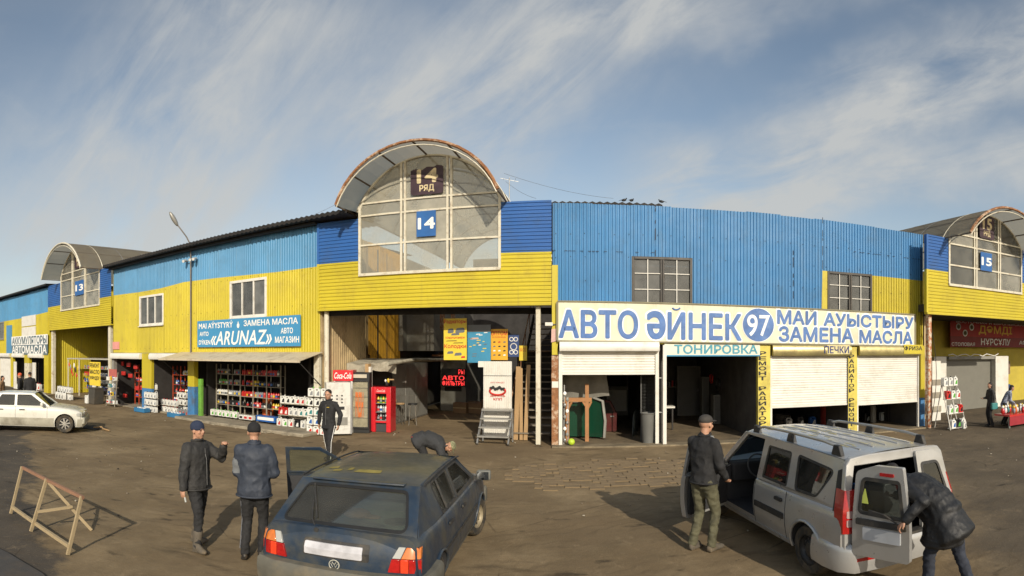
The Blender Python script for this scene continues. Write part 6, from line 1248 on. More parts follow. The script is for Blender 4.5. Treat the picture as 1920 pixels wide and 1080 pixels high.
# ---------------------------------------------------------------- blue hatchback
def hatchback():
    L, W = 3.98, 1.66; paint = M('chalky_navy_paint', (.020, .036, .062), .42, var=.25, vs=3, dirt=.85, dcol=(.088, .082, .058), ds=2.6, dlo=.43, dhi=.70, coat=.15, bump=.06, bs=20); fad = M('grimy_sun_faded_roof', (.045, .052, .056), .40, var=.2, vs=3, dirt=.7, dcol=(.078, .078, .064), ds=2, dlo=.42, dhi=.70, coat=.2)
    prof = [(0, .98), (.30, .985), (.9, .96), (2.75, .935), (2.95, .93), (3.4, .90), (3.8, .80), (3.98, .72)]
    zw = [(.2, .90), (.32, .965), (.5, 1.0), (.62, 1.0), (.8, .985), (1.0, .955)]
    B = Body(L, W, .22, prof, zw, nose=.14, tail=.07, noseR=.7, tailR=.30)
    p = Vector((-1.60, 4.86, 0)); t = thing('hatchback_car', 'dusty dark blue hatchback seen from behind with its left front door open', 'car', p, radians(-6))
    R = .29; wy = (.74, 3.215)
    B.tub(t, paint, wy, R, tailx=lambda z: .0 + max(0, z - .80) * .42, nosex=lambda z: max(0, z - .6) * .3)
    for y in wy:
        for sx in (-1, 1): wheel(t, sx * (W / 2 - .115), y, R, sx, M('dusty_rim', (.32, .27, .18), .6, metal=.3, dirt=.6), 'steel', .185, lean=0 if y < 1 else radians(-14))
    # greenhouse side: plane leaning inwards
    zb, zt = .925, 1.375
    def gs(sx, o=0): return lambda u, v, d: (sx * (W / 2 * .945 - (v - zb) * .36 - d + o - .025 * max(0, (1.2 - u) / 1.2) ** 2), u, v)
    outer = [(.14, zb), (3.02, zb), (2.30, zt - .015), (1.9, zt + .005), (1.0, zt - .005), (.62, zt - .03)]
    w1 = rp([(.78, zb + .035, .05), (1.02, zb + .035, .03), (1.06, zt - .06, .03), (.92, zt - .07, .06)], 4)   # rear quarter glass in front of the wide pillar
    w2 = rp([(1.06, zb + .035, .04), (1.72, zb + .035, .03), (1.70, zt - .055, .03), (.98, zt - .065, .05)], 3); w3 = rp([(1.81, zb + .035, .02), (2.80, zb + .035, .04), (2.24, zt - .065, .05), (1.79, zt - .055, .03)], 3)
    dmask = [(1.79, zb - .001), (2.93, zb - .001), (2.27, zt - .035), (1.775, zt - .035)]
    for sx in (-1, 1):
        pass
        o_ = outer if sx > 0 else [(.14, zb - .002), (1.785, zb - .002), (1.77, zt - .035), (2.27, zt - .035), (2.93, zb - .002), (3.02, zb - .002), (2.30, zt - .015), (1.9, zt + .005), (1.0, zt - .005), (.62, zt - .03)]
        panel(o_, [w2] + ([w3] if sx > 0 else []), gs(sx), .035, 'side_frame', paint, t, smooth=30, bevel=.006)
        MB().bar(gs(sx, .004)(1.24, zb + .05, 0), gs(sx, .004)(1.19, zt - .07, 0), .025, .02).build('window_divider', trim, t)
        for w in ((w2, w3) if sx > 0 else (w2,)): panel(inset(w, -.012), [inset(w, .018)], gs(sx, .003), .012, 'window_seal', trim, t, smooth=None); panel(inset(w, -.004), [], gs(sx, -.010), .004, 'side_window', cgl, t, smooth=None)
    # roof
    def roof_(u, v):
        y = .66 + (2.33 - .66) * u; xw = (W / 2 * .945 - (zt - zb) * .36) * (1 + .0 * u); x = (v * 2 - 1) * xw; e = 1 - (abs(v * 2 - 1)) ** 3; f = 1 - (abs(u * 2 - 1)) ** 3.2
        return (x, y, zt - .035 + .035 * e + .035 * f)
    r = MB(); r.grid(roof_, 20, 16); ro = r.build('roof', fad, t, smooth=60)
    for sx in (-1, 1): MB().tube([(sx * (.675 + .0 * i), .70 + 1.62 * i / 10, zt - .016 + .028 * (1 - abs(i / 5 - 1) ** 3)) for i in range(11)], .011, 5).build('gutter', trim, t, smooth=60)
    yp = M('yellow_paint_smear', (.26, .21, .05), .8, var=.3, vs=8)
    rz_ = lambda x, y: roof_((y - .66) / 1.67, (x / (W / 2 * .945 - (zt - zb) * .36) + 1) / 2)[2]
    for k, (x, y, w, h) in enumerate(((-.02, .95, .15, .07), (-.37, .93, .05, .05), (-.24, 1.0, .03, .06), (-.46, 1.05, .06, .05))):
        panel(rp([(x - w, y - h, .02), (x + w, y - h * .8, .02), (x + w * .9, y + h, .02), (x - w * .8, y + h * .7, .02)]), [], lambda u, v, d: (u, v, rz_(u, v) + .003 - d), 0, 'paint_smear', yp, t, smooth=None)
    # tailgate: upper leaning frame with glass, lower face with plate
    def tg(u, v, d):       # u across, v height
        yb = .045 + max(0, v - .80) * .42; ytop = .66; f = max(0, (v - .97) / (zt - .97))
        y = (.045 + .17 * .42) * (1 - f) + ytop * f if v > .97 else yb; bul = .05 * (abs(u) / .75) ** 2
        return (u, y + bul * (1 - .6 * f) - .012 + d, v + (.02 * (1 - (u / .7) ** 2) if v > .98 else 0))
    wt, wb_ = .60, .715
    go = [(-wb_ - .03, .955), (wb_ + .03, .955), (wt + .045, zt - .025), (-wt - .045, zt - .025)]; gh = rp([(-.645, 1.0, .06), (.645, 1.0, .06), (.535, zt - .075, .06), (-.535, zt - .075, .06)], 5)
    panel(go, [gh], tg, .03, 'tailgate_frame', paint, t, cuts_u=fr(-.7, .7, 12)[1:-1], cuts_v=(1.0, 1.1, 1.2, 1.3), smooth=35)
    panel(inset(gh, -.010), [inset(gh, .012)], lambda u, v, d: (lambda q: (q[0], q[1] - .006, q[2]))(tg(u, v, d)), .01, 'rear_window_seal', M('black_rubber', (.014, .014, .014), .6), t, cuts_u=fr(-.6, .6, 10), smooth=None)
    panel(gh, [], lambda u, v, d: (lambda q: (q[0], q[1] + .008, q[2]))(tg(u, v, d)), .004, 'rear_window', cgl, t, cuts_u=fr(-.6, .6, 10), smooth=30)
    MB().bar((-.50, .60, zt - .005), (.50, .60, zt - .005), .09, .025).build('rear_lip', paint, t, bevel=.01)
    lo = rp([(-.50, .60, .03), (.50, .60, .03), (.50, .74, .02), (.735, .78, .02), (.735, .945, .04), (-.735, .945, .04), (-.735, .78, .02), (-.50, .74, .02)], 3)
    panel(rp([(-.735, .615, .02), (.735, .615, .02), (.745, .950, .04), (-.745, .950, .04)]), [], lambda u, v, d: (u, tg(u, v, 0)[1] - .014 + d, v), .02, 'tailgate_panel', paint, t, cuts_u=fr(-.7, .7, 12), cuts_v=(.8, .88), smooth=35)
    zc = lambda u, v, e: (u, tg(u, v, 0)[1] - .026 - e, v)
    panel(rp([(-.29, .735, .015), (.29, .735, .015), (.29, .86, .015), (-.29, .86, .015)]), [], lambda u, v, d: (lambda q: (q[0], q[1] + d, q[2]))(zc(u - .02, v, .010)), .012, 'number_plate', plate_m, t, cuts_u=fr(-.28, .28, 6), cuts_v=(.8,), smooth=None)
    panel(rp([(-.33, .715, .02), (.33, .715, .02), (.33, .885, .02), (-.33, .885, .02)]), [], lambda u, v, d: (lambda q: (q[0], q[1] + d, q[2]))(zc(u, v, -.008)), .008, 'plate_recess', trim, t, cuts_u=fr(-.3, .3, 6), cuts_v=(.8,), smooth=None)
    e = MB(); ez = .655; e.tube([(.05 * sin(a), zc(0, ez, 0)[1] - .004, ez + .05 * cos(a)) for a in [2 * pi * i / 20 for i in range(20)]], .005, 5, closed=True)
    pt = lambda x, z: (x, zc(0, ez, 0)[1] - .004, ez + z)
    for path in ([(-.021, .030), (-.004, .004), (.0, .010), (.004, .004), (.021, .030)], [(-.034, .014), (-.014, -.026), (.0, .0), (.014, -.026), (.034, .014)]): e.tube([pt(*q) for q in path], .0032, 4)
    e.build('emblem', M('pale_painted_emblem', (.50, .49, .42), .4), t, smooth=50)  # pale paint in place of chrome, its shine put into the colour
    # lamps
    for sx in (-1, 1):
        f = lambda u, v, d: (sx * u, tg(u, v, 0)[1] - .040 + d + .03 * max(0, (u - .7) / .1) ** 2, v)
        MB().bx(sx * .50, sx * .78, .10, .16, .63, .90).build('lamp_housing', trim, t)
        for nm, poly, mm in (('indicator_lens', [(.63, .79), (.80, .79), (.795, .895), (.67, .895)], lora), ('reversing_lens', [(.55, .79), (.625, .79), (.662, .895), (.60, .895)], lclr), ('tail_lens', [(.51, .645), (.62, .645), (.62, .782), (.545, .782)], lred), ('brake_lens', [(.70, .645), (.805, .645), (.802, .782), (.70, .782)], lred), ('reflector', [(.625, .645), (.695, .645), (.695, .782), (.625, .782)], M('reflector_orange_red', (.75, .06, .02), .3, var=.2, vs=60))):
            panel(poly, [], f, .05, nm, mm, t, cuts_u=(.65, .7, .75), smooth=None, bevel=.004)
    # bumper, wiper, body side strip, gaps, mirror, handles
    bm_ = M('grimy_bumper', (.11, .105, .085), .7, var=.2, vs=4, dirt=.7, dcol=(.19, .155, .10), ds=3, bump=.3)
    b = MB(); pr = [(.02, .28), (-.04, .30), (-.075, .38), (-.085, .50), (-.075, .585), (-.045, .61), (.05, .62)]; path = [(-.84, .55), (-.845, .25), (-.80, .07), (-.62, .01), (-.3, -.01), (0, -.015), (.3, -.01), (.62, .01), (.80, .07), (.845, .25), (.84, .55)]; vs = []
    for i, (x, y) in enumerate(path):
        a = Vector(path[max(i - 1, 0)]); c = Vector(path[min(i + 1, len(path) - 1)]); d = (c - a).normalized(); nn = Vector((d.y, -d.x))
        for o, z in pr: q = Vector((x, y + .0)) + nn * (-o * .75); vs.append((q.x, q.y, z))
    k = len(pr); b.add(vs, [(i * k + j, (i + 1) * k + j, (i + 1) * k + j + 1, i * k + j + 1) for i in range(len(path) - 1) for j in range(k - 1)]); b.build('rear_bumper', bm_, t, smooth=40)
    MB().bx(-.8, .8, 3.86, 4.03, .32, .58).build('front_bumper', bm_, t, bevel=.04)
    wp = [(-.33, -.0, .985), (-.36, .0, 1.03)]
    def onw(u, v, o): q = tg(u, v, 0); return (q[0], q[1] - o, q[2])
    MB().tube([onw(-.22, .965, .02), onw(-.30, 1.03, .03), onw(-.385, 1.17, .02)], .008, 6).build('wiper_arm', trim, t); MB().bar(onw(-.26, 1.04, .018), onw(-.46, 1.30, .012), .012, .02).build('wiper_blade', trim, t); MB().cyl(onw(-.22, .965, -.01), onw(-.22, .965, .03), .025, n=12).build('wiper_pivot', trim, t)
    for sx in (-1, 1):
        S = B.side(sx, .012); panel([(.95, .56), (2.85, .56), (2.85, .60), (.95, .60)], [], S, .014, 'rub_strip', trim, t, cuts_u=fr(1, 2.8, 10)); S2 = B.side(sx, .003)
        for y in (1.05, 1.76, 2.90):
            if sx < 0 and y > 1.8: continue
            panel([(y, .30), (y + .007, .30), (y + .007, .92), (y, .92)], [], S2, .004, 'door_gap', inter, t, cuts_v=fr(.3, .9, 6))
        panel([(.95, .235), (2.87, .235), (2.87, .262), (.95, .262)], [], B.side(sx, .008), .012, 'sill_trim', bm_, t)
        for y in (1.15, 1.86):
            if sx < 0 and y > 1.8: continue
            panel(rp([(y, .80, .01), (y + .17, .80, .01), (y + .17, .835, .01), (y, .835, .01)]), [], B.side(sx, .022), .02, 'door_handle', trim, t)
        for wy_ in wy: MB().tube([(sx * (B.hw(wy_ + (R + .06) * cos(a), R + (R + .06) * sin(a)) + .004), wy_ + (R + .06) * cos(a), R + (R + .06) * sin(a)) for a in [radians(q) for q in range(-8, 189, 14)]], .017, 6).build('wheel_arch', paint, t, smooth=60)
    MB().bx(.80, .86, 2.74, 2.80, .96, 1.0).build('mirror_stalk', trim, t); MB().bx(.84, 1.03, 2.72, 2.82, .95, 1.09).build('mirror', M('mirror_shell', (.18, .18, .16), .5, dirt=.5), t, bevel=.025)
    MB().bx(.86, 1.01, 2.715, 2.72, .965, 1.075).build('mirror_glass', M('mirror_face', (.45, .48, .5), .05, metal=1), t)
    # windscreen
    ws = lambda u, v: ((v * 2 - 1) * (.765 * (1 - u) + .655 * u), 2.98 - (.70) * u - .06 * (abs(v * 2 - 1)) ** 2 * 1, .95 + (zt - .95) * u)
    MB().grid(ws, 4, 10).build('windscreen', cgl, t, smooth=60); MB().grid(lambda u, v: tuple(Vector(ws(u * .05 + .94, v)) + Vector((0, 0, .005))), 1, 10).build('windscreen_header', paint, t, smooth=60)
    # cabin
    pt_ = M('parcel_shelf', (.13, .15, .13), .9); MB().bx(-.66, .66, .28, .86, .985, 1.0).build('parcel_shelf', pt_, t); [MB().cyl((sx * .45, .5, 1.0), (sx * .45, .5, 1.008), .13, n=20).build('speaker_grille', trim, t, smooth=40) for sx in (-1, 1)]
    hat = thing('flat_cap', 'brown flat cap lying inside the rear window of the blue hatchback', 'cap', t.matrix_basis @ Vector((.0, .55, 1.0)), radians(-6)); brn = M('brown_cloth', (.20, .10, .06), .85, var=.2); MB().ell((0, 0, .035), (.15, .12, .05), 20, 10).build('crown', brn, hat, smooth=60); MB().ell((.16, -.02, .02), (.11, .07, .015), 16, 6).build('brim', brn, hat, smooth=60)
    for x in (-.36, .36): seat(t, x, 2.05, .42, seatm)
    MB().bx(-.6, .6, .92, 1.08, .6, 1.08).build('rear_bench', seatm, t, bevel=.04); MB().bx(-.7, .7, 2.62, 2.9, .75, .975).build('dashboard', inter, t, bevel=.03)
    MB().tube([(-.36 + .18 * cos(a), 2.5 + .06 * sin(a), .93 + .17 * sin(a)) for a in [2 * pi * i / 20 for i in range(20)]], .013, 6, closed=True).build('steering_wheel', inter, t, smooth=60)
    MB().tube([(-.0, 2.33, 1.33), (0, 2.30, 1.27)], .01, 5).build('mirror_stem', inter, t); MB().bx(-.11, .11, 2.27, 2.29, 1.24, 1.30).build('rear_view_mirror', inter, t)
    # open left front door, hinged at its front edge
    hinge = Vector((-(W / 2) + .02, 2.90, 0)); dr = MB(); a = radians(66)
    Rz = Matrix.Rotation(-a, 3, 'Z')
    def dm(u, v, d):    # u = distance back from hinge
        x = -(B.hw(2.9 - u, min(v, .93)) - W / 2 + .0) if v < .93 else (v - .925) * .36 + .04
        q = Rz @ Vector((x + d - .02, -u, 0)); return (hinge.x + q.x, hinge.y + q.y, v)
    door = panel(rp([(0.02, .28, .04), (1.10, .28, .04), (1.13, .935, .0), (.0, .935, .0)]), [], dm, .06, 'front_door', paint, t, cuts_v=fr(.3, .9, 5), smooth=35, bevel=.006)
    panel([(-.0, .937), (1.13, .937), (1.14, zt - .03), (.64, zt - .03)], [rp([(.10, .965, .03), (1.075, .965, .02), (1.085, zt - .075, .04), (.66, zt - .08, .05)])], dm, .03, 'window_frame', paint, door, smooth=35, bevel=.005)
    panel(rp([(.10, .965, .03), (1.075, .965, .02), (1.085, zt - .075, .04), (.66, zt - .08, .05)]), [], lambda u, v, d: dm(u, v, d + .012), .004, 'door_window', cgl, door, smooth=None)
    panel(rp([(.06, .32, .03), (1.06, .32, .03), (1.08, .90, .0), (.06, .90, .0)]), [], lambda u, v, d: dm(u, v, d + .061), .02, 'door_card', inter, door, smooth=None)
    return t
hatch = hatchback()
# ---------------------------------------------------------------- silver estate van
def estate():
    L, W = 4.47, 1.70; silver = M('silver_paint', (.46, .455, .44), .33, metal=.4, var=.06, vs=2, dirt=.45, dcol=(.22, .19, .13), ds=2.0, dlo=.50, dhi=.75, coat=.6)
    prof = [(0, .98), (2.9, .965), (3.25, .95), (3.6, .93), (4.1, .83), (4.35, .72), (4.47, .62)]; zw = [(.2, .90), (.32, .96), (.5, 1.0), (.7, 1.0), (.85, .985), (1.0, .955)]
    B = Body(L, W, .25, prof, zw, nose=.16, tail=.05, noseR=.8, tailR=.25); hd = radians(1.5)
    t = thing('estate_car', 'silver high roofed estate car with open driver door and open rear door', 'car', (4.09, 4.84, 0), hd)
    R = .315; wy = (.76, 3.665); X = W / 2
    cut1 = MB().bx(-X - .1, -.15, 2.12, 3.10, .40, 1.1).build('cut', [silver, inter], None); cut2 = MB().bx(-.70, .70, -.3, 1.9, .48, 1.1).build('cut', [silver, inter], None)
    B.tub(t, silver, wy, R, cuts=[cut1, cut2])
    for y in wy:
        for sx in (-1, 1): wheel(t, sx * (X - .12), y, R, sx, M('black_steel_rim', (.03, .03, .03), .5, dirt=.5), 'steel', .19)
    zb, zt = .955, 1.54
    def gs(sx, o=0): return lambda u, v, d: (sx * (X * .95 - (v - zb) * .235 - d + o - .03 * max(0, (.7 - u) / .7) ** 2), u, v)
    q1 = rp([(.36, zb + .10, .07), (1.05, zb + .05, .10), (1.10, zt - .11, .05), (.55, zt - .13, .07)], 5); q1 = rp([(.62, zb + .06, .12), (1.10, zb + .05, .08), (1.16, zt - .11, .05), (.36, zt - .17, .06)], 5)
    q2 = rp([(1.30, zb + .05, .04), (1.95, zb + .05, .03), (1.93, zt - .11, .03), (1.33, zt - .11, .04)], 4)
    dop = [(2.10, zb - .001), (3.22, zb - .001), (2.62, zt - .045), (2.09, zt - .045)]; q3 = rp([(2.14, zb + .05, .03), (3.05, zb + .05, .05), (2.52, zt - .11, .06), (2.13, zt - .11, .03)], 4)
    for sx in (-1, 1):
        if sx > 0: o_ = [(.12, zb), (3.38, zb), (2.72, zt - .01), (2.3, zt + .01), (1.0, zt + .0), (.25, zt - .03), (.16, zt - .12)]; hs = [q1, q2, q3]
        else: o_ = [(.12, zb), (2.10, zb), (2.09, zt - .045), (2.62, zt - .045), (3.22, zb), (3.38, zb), (2.72, zt - .01), (2.3, zt + .01), (1.0, zt + .0), (.25, zt - .03), (.16, zt - .12)]; hs = [q1, q2]
        panel(o_, hs, gs(sx), .05, 'side_frame', silver, t, smooth=30, bevel=.008)
        for w in hs: panel(inset(w, -.008), [inset(w, .022)], gs(sx, .003), .014, 'window_seal', trim, t, smooth=None); panel(w, [], gs(sx, -.012), .004, 'side_window', cgd, t, smooth=None)
        panel([(.115, zb - .02), (.27, zb - .02), (.31, zt - .16), (.17, zt - .10)], [], gs(sx, .006), .012, 'rear_pillar_cover', trim, t, smooth=None)
    xt = X * .95 - (zt - zb) * .235
    def roof_(u, v):
        y = .13 + (2.76 - .13) * u; a = abs(v * 2 - 1); x = (v * 2 - 1) * (xt + .005); return (x, y, zt - .035 + .075 * (1 - a ** 2.8) + .035 * (1 - abs(u * 2 - 1) ** 3))
    MB().grid(roof_, 24, 20).build('roof', silver, t, smooth=60)
    yp = M('yellow_lichen_dust', (.50, .46, .26), .8, var=.3, vs=8)
    random.seed(15); b = MB()
    for i in range(70):
        u, v = random.uniform(.12, .85), random.uniform(.15, .85); q = Vector(roof_(u, v)) + Vector((0, 0, .003)); s_ = random.uniform(.02, .07); q2_ = Vector(roof_(min(1, u + s_), v)) + Vector((0, 0, .003)); b.quad(q, q2_, q2_ + Vector((.02, .01, 0)), q + Vector((.025, 0, 0)))
    tag(b.build('dust_streak', yp, t, fix=False), kind='stuff')
    for k in range(5): v = .22 + k * .14; MB().tube([tuple(Vector(roof_(.08 + .8 * i / 12, v)) + Vector((0, 0, .001))) for i in range(13)], .009, 5).build('roof_rib', silver, t, smooth=60)
    railm = M('rail_silver', (.5, .49, .46), .35, metal=.6, dirt=.3)
    for sx in (-1, 1):
        x = sx * (xt - .04); z0 = zt + .02; MB().tube([(x, .38, z0), (x, .46, z0 + .075), (x, .7, z0 + .095), (x, 1.5, z0 + .105), (x, 2.2, z0 + .09), (x, 2.42, z0 + .05), (x, 2.48, z0)], .019, 8).build('roof_rail', railm, t, smooth=50)
        for y in (.42, 1.45, 2.42): MB().prismx([(y - .10, z0 - .03), (y + .10, z0 - .03), (y + .05, z0 + .09), (y - .05, z0 + .09)], x - .028, x + .028).build('rail_foot', trim, t, bevel=.01)
    # rear opening frame
    xo = .72; fy = lambda v: .02 + max(0, v - .95) * .17
    rf = lambda u, v, d: (u, fy(v) + d + .035 * (abs(u) / .8) ** 3, v)
    outer = rp([(-.815, .955, 0), (.815, .955, 0), (.70, zt - .04, .10), (-.70, zt - .04, .10)], 4); outer = [(-.815, .955), (-.745, .955), (-.63, 1.44), (.63, 1.44), (.745, .955), (.815, .955)] + rp([(.70, zt + .005, .12), (-.70, zt + .005, .12)], 4)
    outer = [(-.815, .955), (-.740, .955), (-.625, zt - .09), (.625, zt - .09), (.740, .955), (.815, .955), (.715, zt - .06), (.66, zt - .0), (.4, zt + .025), (-.4, zt + .025), (-.66, zt - .0), (-.715, zt - .06)]
    panel(outer, [], rf, .07, 'rear_frame', silver, t, smooth=35, bevel=.01)
    # floor, seats, load
    MB().bx(-.7, .7, .05, 2.0, .47, .49).build('load_floor', inter, t)
    for x in (-.36, .36): seat(t, x, 2.40, .42, seatm)
    MB().bx(-.62, .62, 1.42, 1.58, .6, 1.22).build('rear_bench', seatm, t, bevel=.05); MB().bx(-.75, .75, 3.0, 3.25, .70, 1.0).build('dashboard', inter, t, bevel=.03)
    MB().tube([(-.38 + .18 * cos(a), 2.88 + .07 * sin(a), .95 + .17 * sin(a)) for a in [2 * pi * i / 20 for i in range(20)]], .014, 6, closed=True).build('steering_wheel', M('wheel_grey', (.1, .1, .1), .5), t, smooth=60)
    # lamps: tall tail lamps at both corners
    for sx in (-1, 1):
        f = lambda u, v, d: (sx * (X * .955 - max(0, v - .95) * .235 + .016 - u), .0 + fy(v) + d - .012 + .04 * (1 - min(1, u / .12)) ** 2, v)
        panel([(0, .72), (.135, .72), (.125, 1.20), (0, 1.20)], [], f, .16, 'tail_lamp', lred, t, cuts_u=(.05, .09), cuts_v=(.85, .95, 1.05), smooth=30)
        for za, zc_ in ((.80, .88), (.90, .98)): panel(rp([(.035, za, .012), (.095, za, .012), (.095, zc_, .012), (.035, zc_, .012)]), [], lambda u, v, d: (lambda q: (q[0], q[1] - .006, q[2]))(f(u, v, d)), .01, 'reversing_lens', M('lens_pinkish', (.45, .30, .28), .15, coat=1), t, smooth=None)
        MB().bar((sx * .44, -.086, .42), (sx * .72, -.052, .42), .02, .04).build('bumper_reflector', lred, t)
    b = MB(); path = [(-.86, .62), (-.885, .35), (-.86, .10), (-.74, -.05), (-.4, -.085), (0, -.09), (.4, -.085), (.74, -.05), (.86, .10), (.885, .35), (.86, .62)]; pr = [(.05, .24), (.0, .26), (-.01, .34), (-.01, .42), (.0, .50), (.01, .56), (.06, .60)]; vs = []
    for i, (x, y) in enumerate(path):
        a = Vector(path[max(i - 1, 0)]); c = Vector(path[min(i + 1, len(path) - 1)]); d = (c - a).normalized(); nn = Vector((-d.y, d.x))
        for o, z in pr: q = Vector((x, y)) + nn * o; vs.append((q.x, q.y, z))
    k = len(pr); b.add(vs, [(i * k + j, (i + 1) * k + j, (i + 1) * k + j + 1, i * k + j + 1) for i in range(len(path) - 1) for j in range(k - 1)]); b.build('rear_bumper', silver, t, smooth=45); MB().bx(-.74, .74, -.07, .06, .565, .60).build('bumper_step', trim, t)
    MB().bx(-.80, .80, 4.30, 4.5, .25, .55).build('front_bumper', silver, t, bevel=.05)
    for sx in (-1, 1):
        panel(rp([(1.28, .58, .01), (2.06, .58, .01), (2.06, .66, .01), (1.28, .66, .01)]), [], B.side(sx, .016), .016, 'rub_strip', trim, t, cuts_u=fr(1.3, 2.0, 5)); S2 = B.side(sx, .003)
        for y in (1.24, 2.09): panel([(y, .33), (y + .008, .33), (y + .008, .95), (y, .95)], [], S2, .005, 'door_gap', inter, t, cuts_v=fr(.33, .9, 6))
        panel(rp([(1.32, .80, .02), (1.50, .80, .02), (1.50, .845, .02), (1.32, .845, .02)]), [], B.side(sx, .026), .03, 'door_handle', trim, t); panel([(1.15, .27), (3.2, .27), (3.2, .33), (1.15, .33)], [], B.side(sx, .014), .02, 'sill_trim', silver, t, cuts_u=fr(1.3, 3.1, 6))
        for wy_ in wy: MB().tube([(sx * (B.hw(wy_ + (R + .06) * cos(a), R + (R + .06) * sin(a)) + .004), wy_ + (R + .06) * cos(a), R + (R + .06) * sin(a)) for a in [radians(q) for q in range(-8, 189, 14)]], .02, 6).build('wheel_arch', silver, t, smooth=60)
    ws = lambda u, v: ((v * 2 - 1) * (.79 * (1 - u) + .68 * u), 3.36 - .64 * u - .06 * (abs(v * 2 - 1)) ** 2, .965 + (zt - .965) * u)
    MB().grid(ws, 4, 10).build('windscreen', cgl, t, smooth=60)
    # open driver door
    hinge = Vector((-X + .02, 3.18, 0)); a = radians(57); Rz = Matrix.Rotation(-a, 3, 'Z')
    def dm(u, v, d):
        x = -(B.hw(2.9 - u * .7, min(v, .96)) - X) if v < .96 else (v - .955) * .235 + .04
        q = Rz @ Vector((x + d - .02, -u, 0)); return (hinge.x + q.x, hinge.y + q.y, v)
    door = panel(rp([(0.02, .33, .05), (1.04, .33, .05), (1.07, .965, .0), (.0, .965, .0)]), [], dm, .07, 'driver_door', silver, t, cuts_v=fr(.3, .9, 5), smooth=35, bevel=.008)
    wo = rp([(.16, .995, .04), (1.02, .995, .02), (1.02, zt - .12, .05), (.62, zt - .12, .06)], 4)
    panel([(-.0, .967), (1.07, .967), (1.075, zt - .09), (1.04, zt - .055), (.54, zt - .055)], [wo], dm, .045, 'window_frame', silver, door, smooth=35, bevel=.006); panel(wo, [], lambda u, v, d: dm(u, v, d + .02), .004, 'door_window', cgl, door, smooth=None)
    panel(rp([(.06, .38, .04), (1.0, .38, .04), (1.0, .94, .0), (.06, .94, .0)]), [], lambda u, v, d: dm(u, v, d + .071), .03, 'door_card', inter, door, smooth=None); panel(rp([(.3, .68, .02), (.8, .68, .02), (.8, .73, .02), (.3, .73, .02)]), [], lambda u, v, d: dm(u, v, d + .10), .05, 'armrest', trim, door, smooth=None)
    q = Vector(dm(.10, 1.05, 0)); MB().bx(q.x - .26, q.x - .06, q.y - .05, q.y + .06, .97, 1.13).build('door_mirror', trim, door, bevel=.03); MB().bx(q.x - .245, q.x - .075, q.y - .058, q.y - .052, .985, 1.115).build('mirror_glass', M('mirror_face'), door)
    pw_ = thing('paper', 'white paper tucked in the open driver door of the silver estate', 'paper', t.matrix_basis @ Vector(dm(.95, .55, -.01)), hd); MB().bx(-.07, .07, -.004, .004, -.13, .13, R=rotm(0, .1, .9)).build('sheet', pw, pw_)
    # rear doors: wide left one swung out, narrow right one shut
    rd = lambda h, ang, sgn: (lambda u, v, d: (lambda q: (h[0] + q.x, h[1] + q.y + max(0, v - .95) * .17, v))(Matrix.Rotation(ang, 3, 'Z') @ Vector((sgn * (u - (0)), d, 0))))
    f = rd((-.76, -.02), radians(-70), 1); inn = lambda v: max(0, v - .95) * .20
    wid = .68; F_ = lambda u, v, d: f(u + inn(v) * (1 - u / wid), v, d)
    out_ = rp([(.0, .50, .05), (wid, .50, .05), (wid, zt - .015, .02), (.30, zt - .02, .14), (.02, zt - .10, .08)], 4); win = rp([(.085, 1.0, .05), (wid - .07, .985, .04), (wid - .07, zt - .17, .03), (.12, zt - .17, .07)], 4)
    rdo = panel(out_, [win], F_, .055, 'rear_door', silver, t, cuts_v=fr(.5, 1.5, 8), smooth=35, bevel=.01)
    panel(inset(win, -.02), [inset(win, .02)], lambda u, v, d: F_(u, v, d - .004), .012, 'window_seal', trim, rdo, smooth=None); panel(win, [], lambda u, v, d: F_(u, v, d + .012), .004, 'rear_window', cgd, rdo, smooth=None)
    panel(rp([(.06, .865, .015), (wid - .03, .865, .015), (wid - .03, .935, .015), (.06, .935, .015)]), [], lambda u, v, d: F_(u, v, d - .02), .022, 'handle_strip', trim, rdo, smooth=None)
    panel(rp([(.14, .70, .01), (.58, .70, .01), (.58, .845, .01), (.14, .845, .01)]), [], lambda u, v, d: F_(u, v, d - .012), .014, 'number_plate', M('dim_blank_plate', (.50, .52, .55), .4, var=.1, vs=5), rdo, smooth=None)
    panel(rp([(.36, zt - .12, .01), (.55, zt - .12, .01), (.55, zt - .085, .01), (.36, zt - .085, .01)]), [], lambda u, v, d: F_(u, v, d - .012), .014, 'brake_light', lred, rdo, smooth=None)
    wp = [F_(.55, .95, -.03), F_(.42, 1.02, -.035), F_(.22, 1.04, -.02)]; MB().tube(wp, .011, 6).build('wiper_arm', trim, rdo)
    panel([(.10, 1.10), (.20, 1.10), (.155, 1.26), (.145, 1.26)], [], lambda u, v, d: F_(u, v, d + .006), .001, 'warning_sticker', M('sticker_yellow_green', (.55, .62, .12), .6), rdo, smooth=None)
    panel(rp([(.05, .54, .04), (wid - .05, .54, .04), (wid - .05, .95, .02), (.05, .95, .02)]), [], lambda u, v, d: F_(u, v, d + .056), .01, 'inner_lining', inter, rdo, smooth=None)
    hi = (.76, -.02); G_ = lambda u, v, d: (hi[0] - (u + inn(v) * (1 - u / .6)), hi[1] + d + .02 + max(0, v - .95) * .17 - .01, v)
    win2 = rp([(.08, 1.0, .05), (.42, 1.0, .04), (.42, zt - .17, .03), (.12, zt - .17, .07)], 4)
    r2 = panel(rp([(.0, .58, .05), (.50, .58, .02), (.50, zt - .015, .02), (.16, zt - .02, .10), (.02, zt - .10, .06)], 4), [win2], G_, .05, 'rear_door', silver, t, cuts_v=fr(.5, 1.5, 8), smooth=35, bevel=.01)
